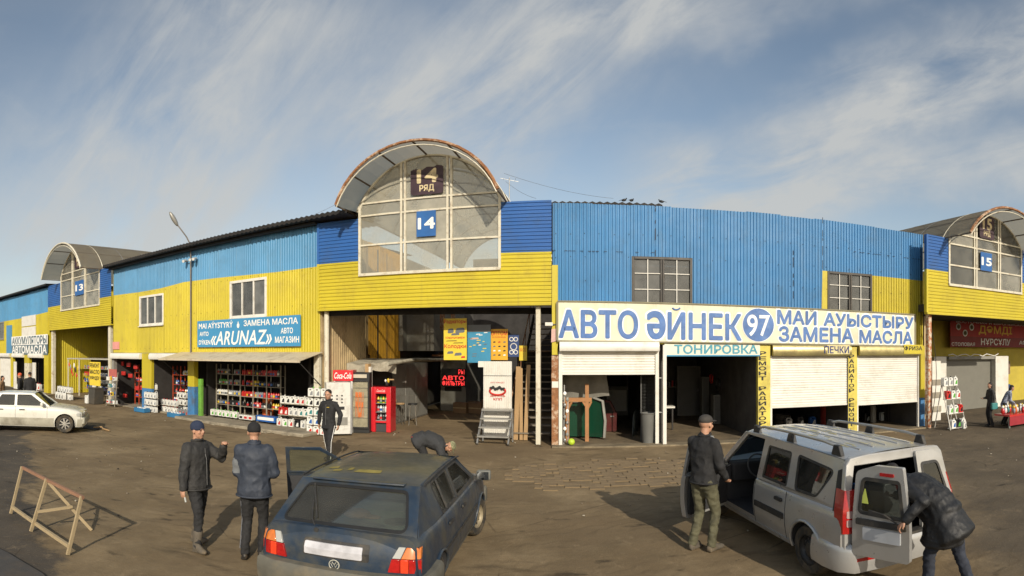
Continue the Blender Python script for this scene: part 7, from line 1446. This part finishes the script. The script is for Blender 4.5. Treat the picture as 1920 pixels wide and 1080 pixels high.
    panel(win2, [], lambda u, v, d: G_(u, v, d + .01), .004, 'rear_window', cgd, r2, smooth=None); panel(inset(win2, -.02), [inset(win2, .015)], lambda u, v, d: G_(u, v, d - .004), .012, 'window_seal', trim, r2, smooth=None)
    for k, (x, y, z, cn, nm) in enumerate(((-.25, .6, .5, 'yellow', 'yellow'), (.2, .9, .5, 'blue', 'blue'), (.1, .4, .5, 'grey', 'grey'))):
        o_ = thing('tool_box', f'{nm} tool case inside the open rear of the silver estate', 'tool case', t.matrix_basis @ Vector((x, y, z)), hd); MB().bx(-.2, .2, -.15, .15, 0, .35 + .15 * k).build('case', cols[cn], o_, bevel=.02); MB().tube([(-.08, 0, .35 + .15 * k), (-.06, 0, .40 + .15 * k), (.06, 0, .40 + .15 * k), (.08, 0, .35 + .15 * k)], .012, 5).build('handle', black, o_)
    return t
van = estate()
# ---------------------------------------------------------------- white saloon at the left edge
def saloon():
    L, W = 4.56, 1.74; wp_ = M('cream_white_paint', (.68, .67, .60), .3, var=.03, coat=.6, dirt=.35, dcol=(.35, .30, .20), ds=1.5, dlo=.5, dhi=.75); lowp = M('cream_lower_cladding', (.44, .42, .34), .45, dirt=.5)
    prof = [(0, .90), (.25, .96), (.85, .99), (3.2, .945), (3.5, .93), (4.1, .86), (4.38, .79), (4.56, .68)]; zw = [(.2, .90), (.32, .965), (.5, 1.0), (.7, .995), (.85, .975), (1.0, .94)]
    B = Body(L, W, .21, prof, zw, nose=.12, tail=.10, noseR=.6, tailR=.5)
    fw = Vector((-13.27, 12.9)); hdv = Vector((.80, .60)); rz = atan2(-hdv.x, hdv.y); R = .325; wy = (1.08, 3.88)
    o = fw - hdv * 3.60 - Vector((hdv.y, -hdv.x)) * (.0) + Vector((-hdv.y, hdv.x)) * (W / 2 - .05) * 1
    t = thing('saloon_car', 'cream white saloon car cut off by the left edge of the yard', 'car', (o.x, o.y, 0), rz); t.scale = (.93, .93, .93)
    B.tub(t, wp_, wy, R)
    for y in wy:
        for sx in (-1, 1): wheel(t, sx * (W / 2 - .115), y, R, sx, M('alloy_silver', (.50, .49, .45), .35, metal=.7, dirt=.4), 'alloy', .2)
    zb, zt = .935, 1.405; gs = lambda sx, o=0: (lambda u, v, d: (sx * (W / 2 * .935 - (v - zb) * .38 - d + o), u, v))
    w2 = rp([(1.28, zb + .035, .04), (2.02, zb + .035, .02), (2.02, zt - .06, .03), (1.52, zt - .06, .06)], 4); w3 = rp([(2.13, zb + .035, .02), (3.16, zb + .03, .05), (2.62, zt - .06, .06), (2.12, zt - .06, .03)], 4); out_ = [(.70, zb), (3.36, zb), (2.72, zt - .01), (2.3, zt + .01), (1.6, zt), (1.35, zt - .03)]
    for sx in (-1, 1):
        panel(out_, [w2, w3], gs(sx), .035, 'side_frame', wp_, t, smooth=30, bevel=.006)
        for w in (w2, w3): panel(inset(w, -.008), [inset(w, .014)], gs(sx, .003), .012, 'window_seal', trim, t, smooth=None); panel(w, [], gs(sx, -.01), .004, 'side_window', cgd, t, smooth=None)
        S2 = B.side(sx, .003)
        for y in (1.26, 2.07, 3.24): panel([(y, .30), (y + .008, .30), (y + .008, .93), (y, .93)], [], S2, .005, 'door_gap', inter, t, cuts_v=fr(.33, .9, 6))
        for y in (1.42, 2.22): panel(rp([(y, .80, .01), (y + .2, .80, .01), (y + .2, .835, .01), (y, .835, .01)]), [], B.side(sx, .02), .02, 'door_handle', trim, t)
        panel([(1.5, .24), (3.48, .24), (3.48, .53), (1.5, .53)], [], B.side(sx, .012), .014, 'lower_cladding', lowp, t, cuts_u=fr(1.6, 3.4, 8), cuts_v=(.3, .4)); panel([(4.3, .24), (4.50, .24), (4.50, .50), (4.34, .50)], [], B.side(sx, .012), .014, 'lower_cladding', lowp, t, cuts_u=(4.4,), cuts_v=(.3, .4))
        for wy_ in wy: MB().tube([(sx * (B.hw(wy_ + (R + .055) * cos(a), R + (R + .055) * sin(a)) + .002), wy_ + (R + .055) * cos(a), R + (R + .055) * sin(a)) for a in [radians(q) for q in range(-8, 189, 14)]], .016, 6).build('wheel_arch', wp_, t, smooth=60)
        MB().bx(sx * .84, sx * 1.02, 3.02, 3.13, .97, 1.09).build('door_mirror', wp_, t, bevel=.03)
    xt = W / 2 * .935 - (zt - zb) * .38
    MB().grid(lambda u, v: ((v * 2 - 1) * xt, 1.33 + 1.42 * u, zt - .03 + .045 * (1 - abs(v * 2 - 1) ** 3) + .025 * (1 - abs(u * 2 - 1) ** 3)), 14, 12).build('roof', wp_, t, smooth=60)
    MB().grid(lambda u, v: ((v * 2 - 1) * (.76 * (1 - u) + xt * u), 3.34 - .62 * u - .05 * (v * 2 - 1) ** 2, .95 + (zt - .95) * u), 4, 10).build('windscreen', cgl, t, smooth=60); MB().grid(lambda u, v: ((v * 2 - 1) * (.74 * (1 - u) + xt * u), .72 + .62 * u, .97 + (zt - .97) * u), 4, 8).build('rear_window', cgd, t, smooth=60)
    MB().bx(-.78, .78, 4.42, 4.60, .30, .56).build('front_bumper', lowp, t, bevel=.05); MB().bx(-.80, .80, -.06, .1, .3, .56).build('rear_bumper', lowp, t, bevel=.05)
    for sx in (-1, 1): MB().bx(sx * .50, sx * .80, 4.38, 4.50, .58, .74).build('headlight', lclr, t, bevel=.02); MB().bx(sx * .79, sx * .835, 4.26, 4.44, .60, .72).build('indicator', lclr, t, bevel=.01)
    MB().bx(-.4, .4, 4.50, 4.545, .56, .74).build('grille', chrome, t, bevel=.01)
    for x in (-.36, .36): seat(t, x, 2.45, .42, seatm)
    MB().bx(-.6, .6, 1.35, 1.5, .6, 1.2).build('rear_bench', seatm, t, bevel=.05); MB().bx(-.7, .7, 3.0, 3.2, .75, .97).build('dashboard', inter, t, bevel=.03)
saloon()
# ================================================================ people
from mathutils import noise as mnoise
skin = M('skin', (.46, .25, .16), .55, var=.08, vs=12, sub=.08); hairm = M('dark_hair', (.015, .012, .01), .7)
def remesh(mb, name, mat, par, vox, fold=0.0, fs=9.0, smooth_it=2, aniso=(1, 1, 1)):
    o = mb.build(name + '_raw', mat, None); m = o.modifiers.new('r', 'REMESH'); m.mode = 'VOXEL'; m.voxel_size = vox
    if smooth_it: s = o.modifiers.new('s', 'SMOOTH'); s.factor = .5; s.iterations = smooth_it
    baked(o); o.name = name; me = o.data; me.name = name; o.parent = par
    if fold:
        nr = [v.normal.copy() for v in me.vertices]
        for v, n in zip(me.vertices, nr):
            p = v.co; q = Vector((p.x * fs * aniso[0], p.y * fs * aniso[1], p.z * fs * aniso[2]))
            d = abs(mnoise.noise(q)) * 1.6 + .5 * abs(mnoise.noise(q * 2.3 + Vector((5, 1, 2)))); v.co = p + n * fold * (.5 - d * 1.5)
    me.polygons.foreach_set('use_smooth', [True] * len(me.polygons)); me.update(); return o
def ik(a, c, l1, l2, hint):
    d = c - a; L = min(d.length, (l1 + l2) * .998); dn = d.normalized(); c = a + dn * L; x = (l1 * l1 - l2 * l2 + L * L) / (2 * L); h = sqrt(max(0, l1 * l1 - x * x))
    hv = Vector(hint); hv = (hv - dn * hv.dot(dn)).normalized(); return a + dn * x + hv * h, c
def limb(b, pts, rs, n=12):
    b.tube(pts, rs, n)
    for p, r in zip(pts, rs): b.ell(p, (r, r, r), 12, 8)
def frame(z, x):     # axes from spine direction and lateral vector
    z = z.normalized(); y = z.cross(x).normalized(); x = y.cross(z).normalized(); return Matrix((x, y, z)).transposed()
def person(label, loc, rz, H=1.77, top=None, trou=None, shoe=None, hat=None, hatk='beanie', hair=True, lean=0.0, side=0.0, bend=0.0, feet=None, hands=None, elbow=None, head=None, heady=0.0, headp=0.0, vox=1.0, bulk=1.0, hem=.86, coat=False, boots=False, group=None, hip=.93, hgrip=(.35, .35), extras=None, sleeves=None, female=False):
    s = H / 1.78; t = thing('person', label, 'person', loc, rz, group); t.scale = (s, s, s)
    feet = feet or ((-.12, 0), (.12, 0)); P0 = Vector((0, 0, hip)) + Vector(((feet[0][0] + feet[1][0]) / 2, (feet[0][1] + feet[1][1]) / 2, 0)) * .85
    fwd = Vector((sin(side), sin(lean) , cos(lean) * cos(side))).normalized(); up2 = Vector((sin(side), sin(lean + bend), cos(lean + bend))).normalized()
    W_ = P0 + fwd * .18; Ch = W_ + up2 * .22; Nk = Ch + up2 * .17; lat = Vector((cos(side), 0, -sin(side))); X = lat
    sh = [Nk - up2 * .075 - X * .185, Nk - up2 * .075 + X * .185]; hp = [P0 - X * .085, P0 + X * .085]
    kn, an = [], []
    for i in (0, 1):
        a = Vector((feet[i][0], feet[i][1] - .03, .085)); k, c = ik(hp[i], a, .43, .44, (0.05 * (1 if i else -1), 1, 0)); kn.append(k); an.append(c)
    hands = hands or (None, None); elbow = elbow or ((-.4, -1, -.2), (.4, -1, -.2)); el, wr = [], []
    for i in (0, 1):
        c = Vector(hands[i]) if hands[i] else sh[i] + Vector((.06 * (1 if i else -1), .05, -.52)); e, c = ik(sh[i], c, .285, .255, elbow[i]); el.append(e); wr.append(c)
    hd = Nk + up2 * .06 + Vector((0, .03, 0)); hR = Matrix.Rotation(heady, 3, 'Z') @ Matrix.Rotation(-headp - (lean + bend) * .6, 3, 'X'); hc = Nk + up2 * .05 + hR @ Vector((0, .035, .105))
    HP = lambda x, y, z: hc + hR @ Vector((x, y, z))
    # body: one continuous skin surface (head, neck, arms, hands, core, legs)
    b = MB(); limb(b, [P0, W_, Ch, Nk - up2 * .05], [.10, .095, .10, .075]); limb(b, [Nk - up2 * .04, HP(0, -.02, -.05)], [.058, .055])
    b.ell(HP(0, -.012, .035), (.076, .095, .095), 20, 14, R=hR); b.ell(HP(0, .02, -.035), (.062, .068, .075), 16, 12, R=hR); b.ell(HP(0, .045, -.085), (.032, .030, .028), 12, 8, R=hR); b.ell(HP(0, .093, -.012), (.013, .020, .024), 10, 8, R=hR); b.ell(HP(0, .08, .028), (.05, .014, .012), 12, 6, R=hR); b.ell(HP(0, .078, -.05), (.024, .014, .009), 10, 6, R=hR)
    for x in (-1, 1): b.ell(HP(x * .078, -.008, -.005), (.010, .020, .030), 8, 8, R=hR); b.ell(HP(x * .045, .062, -.02), (.02, .02, .02), 8, 6, R=hR)
    for i in (0, 1):
        sg = 1 if i else -1; limb(b, [Nk - up2 * .08 + X * sg * .1, sh[i], el[i], wr[i]], [.05, .048, .038, .027]); limb(b, [hp[i], kn[i], an[i]], [.055, .034, .034]); b.ell(an[i] + Vector((0, .05, -.045)), (.025, .08, .022), 10, 8)
        d = (wr[i] - el[i]).normalized(); pv = d.cross(Vector((0, 0, 1))) if abs(d.z) < .9 else Vector((0, 1, 0)); side_ = (pv - d * pv.dot(d)).normalized(); nrm = d.cross(side_) * (1 if (i == 0) else -1)
        pc = wr[i] + d * .045; fr_ = Matrix((side_, nrm, d)).transposed(); b.ell(pc, (.040, .017, .050), 12, 8, R=fr_); g = hgrip[i]
        for k, (o, ln) in enumerate(((-.030, .066), (-.010, .076), (.010, .070), (.029, .055))):
            r0 = wr[i] + d * .08 + side_ * o; d1 = (d * cos(g) + nrm * sin(g)); d2 = (d * cos(g * 2.3) + nrm * sin(g * 2.3)); d3 = (d * cos(g * 3.3) + nrm * sin(g * 3.3)); p1 = r0 + d1 * ln * .45; p2 = p1 + d2 * ln * .33; p3 = p2 + d3 * ln * .25; b.tube([r0 - d * .02, r0, p1, p2, p3], [.0095, .0095, .009, .0082, .006], 8)
        th0 = wr[i] + d * .02 - side_ * .025 * 1; b.tube([th0, th0 - side_ * .025 + d * .03 + nrm * .01, th0 - side_ * .028 + d * .058 + nrm * .022], [.013, .011, .008], 8)
    remesh(b, 'body', skin, t, .0085 * vox, smooth_it=2)
    if vox < 1.6:
        for x in (-1, 1): MB().ell(HP(x * .030, .077, .004), (.012, .006, .006), 8, 6, R=hR).build('eye', M('eye_dark', (.05, .04, .035), .2), t, smooth=60); MB().bar(HP(x * .015, .088, .024), HP(x * .048, .078, .022), .006, .007).build('eyebrow', hairm, t)
        MB().ell(HP(0, .090, -.050), (.021, .006, .004), 8, 4, R=hR).build('mouth', M('lips', (.33, .13, .10), .5), t, smooth=60)
    # jacket
    j = MB(); n = 12; k_ = bulk; lowz = hem
    sp = [(P0 + (P0 - W_).normalized() * (.93 - hem) * 1.0 + (Vector((0, -.02, -.04)) if coat else Vector()), .235 if coat else .185, .165 if coat else .135), (P0, .185, .14), (P0.lerp(W_, .6), .172, .13), (W_, .17, .128), (W_.lerp(Ch, .5), .18, .132), (Ch, .198, .135), (Ch.lerp(Nk, .45), .205, .125), (Ch.lerp(Nk, .72), .17, .105), (Nk - up2 * .02, .085, .08)]
    for (p, w, d), (p2, w2, d2) in zip(sp, sp[1:]):
        nq = 10 if coat else 5
        for q in range(nq):
            f = q / nq; pp = p.lerp(p2, f); ax = frame((p2 - p), X); j.ell(pp, ((w + (w2 - w) * f) * k_, (d + (d2 - d) * f) * k_, .07), 20, 8, R=ax)
    if coat:
        for q in range(9):
            f = q / 8; j.ell(P0 + Vector((0, .03 + .02 * f, .10 - .36 * f)), (.20 + .05 * f, .17 + .05 * f, .09), 20, 8)
            j.ell(Ch.lerp(P0, f) + Vector((0, .04, -.06)), (.20, .16, .12), 20, 8)
    limb(j, [Nk - up2 * .03, Nk + up2 * .025 + Vector((0, .01, 0))], [.075, .07])
    for i in (0, 1):
        e = el[i]; w = wr[i]; w2 = e.lerp(w, .96); limb(j, [sh[i] - X * (.02 if i else -.02), sh[i].lerp(e, .5), e, e.lerp(w, .5), w2], [.082 * k_, .07 * k_, .062 * k_, .056 * k_, .045 * k_])
    jo = remesh(j, 'jacket', top, t, .013 * vox, fold=(.009 if coat else .0105) if vox < 1.6 else 0, fs=7.5, aniso=(1.2, 1.2, 1.0), smooth_it=3)
    if sleeves:      # side and sleeve panels of another cloth
        jo.data.materials.append(sleeves)
        for p in jo.data.polygons:
            c = p.center
            for i in (0,):
                ax = (el[i] - sh[i]); f = max(0, min(1, (c - sh[i]).dot(ax) / ax.length_squared)); dd = (c - (sh[i] + ax * f)).length
                if .35 < f < 1.0 and dd < .09 and abs((c - Ch).dot(X)) > .17: p.material_index = 1
    if vox < 1.6:
        MB().tube([P0 + (P0 - W_).normalized() * (.93 - hem) * .9 + Vector((sin(a) * .188 * bulk, cos(a) * .142 * bulk, -.015)) for a in [2 * pi * q / 24 for q in range(24)]], .012, 6, closed=True).build('hem_band', top, t, smooth=60) if not coat and lean < .5 else None
        MB().tube([Nk + up2 * .03 + Vector((sin(a) * .072, cos(a) * .075 + .012, .012 * cos(a))) for a in [2 * pi * q / 20 for q in range(20)]], .017, 6, closed=True).build('collar', top, t, smooth=60)
        if lean < .3: MB().tube([P0.lerp(Nk, q / 8) + Vector((0, (.143 if q < 6 else .125) * bulk + .004, 0)) for q in range(8)], .005, 4).build('zip', M('zip_grey', (.12, .12, .12), .5), t)
    # trousers
    r = MB(); r.ell(P0 + Vector((0, 0, 0)), (.165, .12, .12), 18, 10)
    for i in (0, 1): limb(r, [hp[i], hp[i].lerp(kn[i], .5), kn[i], kn[i].lerp(an[i], .5), an[i] + Vector((0, 0, .0))], [.105, .088, .068, .062, .060])
    remesh(r, 'trousers', trou, t, .013 * vox, fold=.010 if vox < 1.6 else 0, fs=10, aniso=(1, 1, 1.3), smooth_it=3)
    for i in (0, 1):
        f = MB(); a = an[i]; yaw = (.25 if i else -.25); Rf = Matrix.Rotation(-yaw, 3, 'Z')
        f.ell(a + Rf @ Vector((0, .105, -.045)), (.048, .10, .042), 14, 8, R=Rf); f.ell(a + Rf @ Vector((0, -.02, -.04)), (.042, .055, .05), 12, 8, R=Rf); f.ell(a + Rf @ Vector((0, .03, -.02)), (.043, .09, .045), 12, 8, R=Rf); f.bx(a.x - .04, a.x + .04, a.y - .06, a.y + .17, .0, .03)
        if boots: limb(f, [a + Vector((0, -.01, -.02)), a.lerp(kn[i], .45)], [.058, .068])
        fo = remesh(f, 'boot' if boots else 'shoe', shoe, t, .011 * vox, smooth_it=2)
    if hat:
        h = MB()
        if hatk == 'beanie': h.ell(HP(0, -.015, .055), (.086, .106, .088), 20, 14, R=hR); h.ell(HP(0, -.012, .035), (.088, .108, .045), 20, 10, R=hR)
        elif hatk == 'cap': h.ell(HP(0, -.015, .060), (.084, .104, .072), 20, 14, R=hR); h.ell(HP(0, .115, .048), (.062, .065, .009), 16, 6, R=hR)
        remesh(h, 'hat', hat, t, .009 * vox, smooth_it=2)
    elif hair:
        h = MB(); h.ell(HP(0, -.025, .055), (.082, .098, .082), 20, 14, R=hR)
        if female: h.ell(HP(0, -.06, -.03), (.085, .06, .13), 16, 12, R=hR); h.ell(HP(0, -.08, -.14), (.07, .045, .14), 16, 12, R=hR)
        remesh(h, 'hair', hairm, t, .010 * vox, smooth_it=1)
    if False:        # open skirt of a long coat hanging from the waist
        c = MB(); nx = Vector((0, 1, 0)); dn = (P0 - W_).normalized()
        def cf(u, v):
            a = radians(40 + 280 * u) ; rr = (1 + .35 * v) * (1 + .05 * sin(a * 7) * v); ax = frame(-dn.lerp(Vector((0, 0, -1)), v * .5), X)
            return W_ + (dn * .42 + Vector((0, -.06, -.12))) * v + ax @ Vector((sin(a) * .205 * rr, cos(a) * .165 * rr, 0))
        c.grid(cf, 40, 10); o = c.build('coat_skirt', top, t, smooth=60); so_ = o.modifiers.new('th', 'SOLIDIFY'); so_.thickness = .018
    if extras: extras(t, dict(P=HP, R=hR, wr=wr, el=el, sh=sh, P0=P0, W=W_, Ch=Ch, Nk=Nk, hp=hp, kn=kn, an=an, up=up2, X=X))
    return t
cl_black = M('black_cloth', (.018, .018, .019), .85, var=.3, vs=5, bump=.25, bs=70); cl_jk = M('charcoal_jacket', (.030, .029, .028), .75, var=.3, vs=6, bump=.3, bs=50); cl_navy = M('navy_softshell', (.032, .040, .058), .7, var=.15, vs=5, bump=.2, bs=60); cl_grey = M('grey_sleeve', (.16, .17, .18), .75)
cl_jean = M('dark_jeans', (.025, .030, .045), .85, var=.25, vs=10, bump=.2, bs=80); cl_olive = M('olive_work_trousers', (.10, .095, .055), .85, var=.3, vs=8, dirt=.5, dcol=(.05, .045, .03), ds=6, bump=.2, bs=70); boot_g = M('muddy_boot', (.10, .085, .065), .85, var=.3, dirt=.6, dcol=(.19, .14, .08), ds=8); shoe_k = M('black_shoe', (.02, .018, .016), .5, dirt=.6, dcol=(.14, .10, .06), ds=8)
beanie_n = M('navy_beanie', (.022, .032, .065), .9, bump=.3, bs=150); beanie_k = M('black_beanie', (.016, .016, .017), .9, bump=.3, bs=150); capm = M('dark_cap', (.045, .04, .035), .85); camo = M('camo_cap', (.20, .20, .11), .85, var=.7, vs=22)
coatm = M('quilted_dark_coat', (.012, .0125, .014), .6, var=.25, vs=5, bump=.5, bs=25)
def ex1(t, d):
    a = d['wr'][1]; MB().cyl(a + Vector((.0, .03, -.10)), a + Vector((.0, .05, -.17)), .012, n=8).build('lighter', M('pale_plastic', (.5, .52, .5), .3), t)
    z = d['P0'] + Vector((0, .128, .02))
person('man in charcoal jacket and navy beanie raising one hand, nearest the barrier', (-4.02, 6.30, 0), radians(-100), 1.77, top=cl_jk, trou=cl_black, shoe=boot_g, hat=beanie_n, feet=((-.17, -.10), (.14, .22)), hands=((-.14, .40, 1.47), (.28, .06, .86)), elbow=((-.5, .3, -1), (.3, -1, -.1)), boots=True, bulk=1.18, hem=.88, extras=ex1, hgrip=(.75, .5), headp=-.02, lean=-.03)
def ex2(t, d):
    for sx in (-1,): MB().tube([d['hp'][0 if sx < 0 else 1] + Vector((sx * .085, -.04, -.02)), d['kn'][0 if sx < 0 else 1] + Vector((sx * .068, 0, 0)), d['an'][0 if sx < 0 else 1] + Vector((sx * .060, 0, .05))], .008, 5).build('side_stripe', M('stripe_grey', (.12, .125, .14), .6), t)
person('man seen from behind in navy jacket with grey sleeve panels and black beanie', (-3.10, 6.30, 0), radians(14), 1.80, top=cl_navy, trou=cl_black, shoe=shoe_k, hat=beanie_k, feet=((-.13, -.02), (.06, .10)), hands=((-.15, .26, 1.04), (.15, .27, 1.08)), elbow=((-.5, -1, -.4), (.5, -1, -.4)), bulk=1.2, hem=.86, extras=ex2, sleeves=cl_grey, heady=.25, headp=.1, hgrip=(.6, .6))
def ex3(t, d):
    for i, sx in ((0, -1), (1, 1)): MB().tube([d['hp'][i] + Vector((sx * .10, .03, -.02)), d['kn'][i] + Vector((sx * .068, .03, 0)), d['an'][i] + Vector((sx * .058, .02, .03))], .007, 5).build('side_stripe', pw, t)
    MB().cb(d['Ch'] + Vector((-.06, .137, .03)), (.07, .004, .012)).build('chest_print', cols['yellow'], t)
person('dark haired man in black tracksuit walking beside the white vending machine', tuple(P(617, 13.6, 0)), radians(166), 1.79, top=cl_black, trou=cl_black, shoe=shoe_k, feet=((-.12, .22), (.12, -.20)), hands=((-.30, .05, .93), (.33, -.06, .92)), elbow=((-1, -.5, 0), (1, -.5, 0)), bulk=1.0, hem=.86, extras=ex3, vox=1.3, heady=.15, headp=.1)
def ex4(t, d): MB().cb(d['P0'] + Vector((.10, -.11, .06)), (.05, .03, .12)).build('red_patch', cols['red'], t)
person('man bent over double in black tracksuit and camouflage cap behind the blue hatchback', tuple(P(782, 11.6, 0)), radians(-84), 1.76, top=M('faded_black_top', (.035, .036, .038), .85, var=.2, bump=.2), trou=cl_black, shoe=shoe_k, hat=camo, hatk='cap', feet=((-.16, -.02), (.16, .06)), hip=.84, lean=radians(62), bend=radians(52), hands=((-.14, .50, .30), (.14, .46, .28)), elbow=((-.3, 1, .3), (.3, 1, .3)), bulk=1.35, vox=1.2, hem=.88, headp=.2, extras=ex4)
person('man in dark cap and olive work trousers at the open silver door', tuple(P(1319, 7.35, 0)), radians(-58), 1.87, top=cl_black, trou=cl_olive, shoe=boot_g, hat=capm, hatk='cap', feet=((-.11, -.05), (.12, .04)), hands=((-.14, .30, 1.02), (.20, .20, .96)), elbow=((-.6, -1, -.2), (.5, -1, -.2)), bulk=1.02, hem=.94, headp=.05, lean=.02, hgrip=(.6, .7))
ang6 = radians(20); loc6 = P(1772, 5.72, 0); I6 = Matrix.Rotation(-ang6, 3, 'Z'); s6 = 1.86 / 1.78
hd6 = I6 @ (Vector((P(1697, 5.47, 1.0))) - loc6) / s6
person('man in black coat leaning into the open rear of the silver estate', tuple(loc6), ang6, 1.86, top=coatm, trou=cl_jean, shoe=shoe_k, hair=True, feet=((-.12, .16), (.15, -.20)), lean=radians(30), bend=radians(34), hands=(tuple(hd6), (.10, .62, 1.05)), elbow=((-.2, -1, -.1), (1, 0, -.6)), bulk=1.15, hem=.76, coat=True, headp=.5, hgrip=(.5, .5))
# far figures
person('person in dark jacket and orange knitted hat behind the cream saloon', tuple(P(38, 25.5, 0)), radians(120), 1.74, top=cl_black, trou=cl_black, shoe=shoe_k, hat=M('orange_knit', (.60, .10, .04), .9), vox=2.4, group=None)
person('bareheaded man in long dark jacket right of the orange hat', tuple(P(56, 25.2, 0)), radians(60), 1.80, top=cl_black, trou=cl_black, shoe=shoe_k, vox=2.4, bulk=1.15, hem=.7)
person('person in brown and ochre coat at the left edge behind the cream saloon', tuple(P(4, 25.0, 0)), radians(-60), 1.64, top=M('brown_coat', (.24, .14, .07), .85, var=.4, vs=7), trou=cl_black, shoe=shoe_k, vox=2.4, female=True, hem=.7)
def bag(t, d): MB().bx(-.34, -.22, -.14, .14, .72, .98).build('handbag', cols['teal'], t, bevel=.02); MB().tube([(-.28, -.1, .98), (-.26, -.05, 1.38), (-.26, .05, 1.38), (-.28, .1, .98)], .012, 5).build('bag_strap', black, t)
person('dark haired woman in dark clothes with handbag standing by the toy table', tuple(P(1857, 20.2, 0)), radians(75), 1.60, top=cl_jk, trou=cl_black, shoe=shoe_k, vox=2.0, female=True, hands=(None, (.10, .30, 1.15)), extras=bag, bulk=.92)
person('long haired woman in patterned top bending over the toy table', tuple(P(1882, 20.6, 0)), radians(-120), 1.62, top=M('patterned_top', (.25, .28, .36), .85, var=.8, vs=14), trou=cl_black, shoe=shoe_k, vox=2.0, female=True, lean=.35, bend=.2, hip=.86, hands=((-.12, .45, .85), (.14, .42, .88)), bulk=.92)
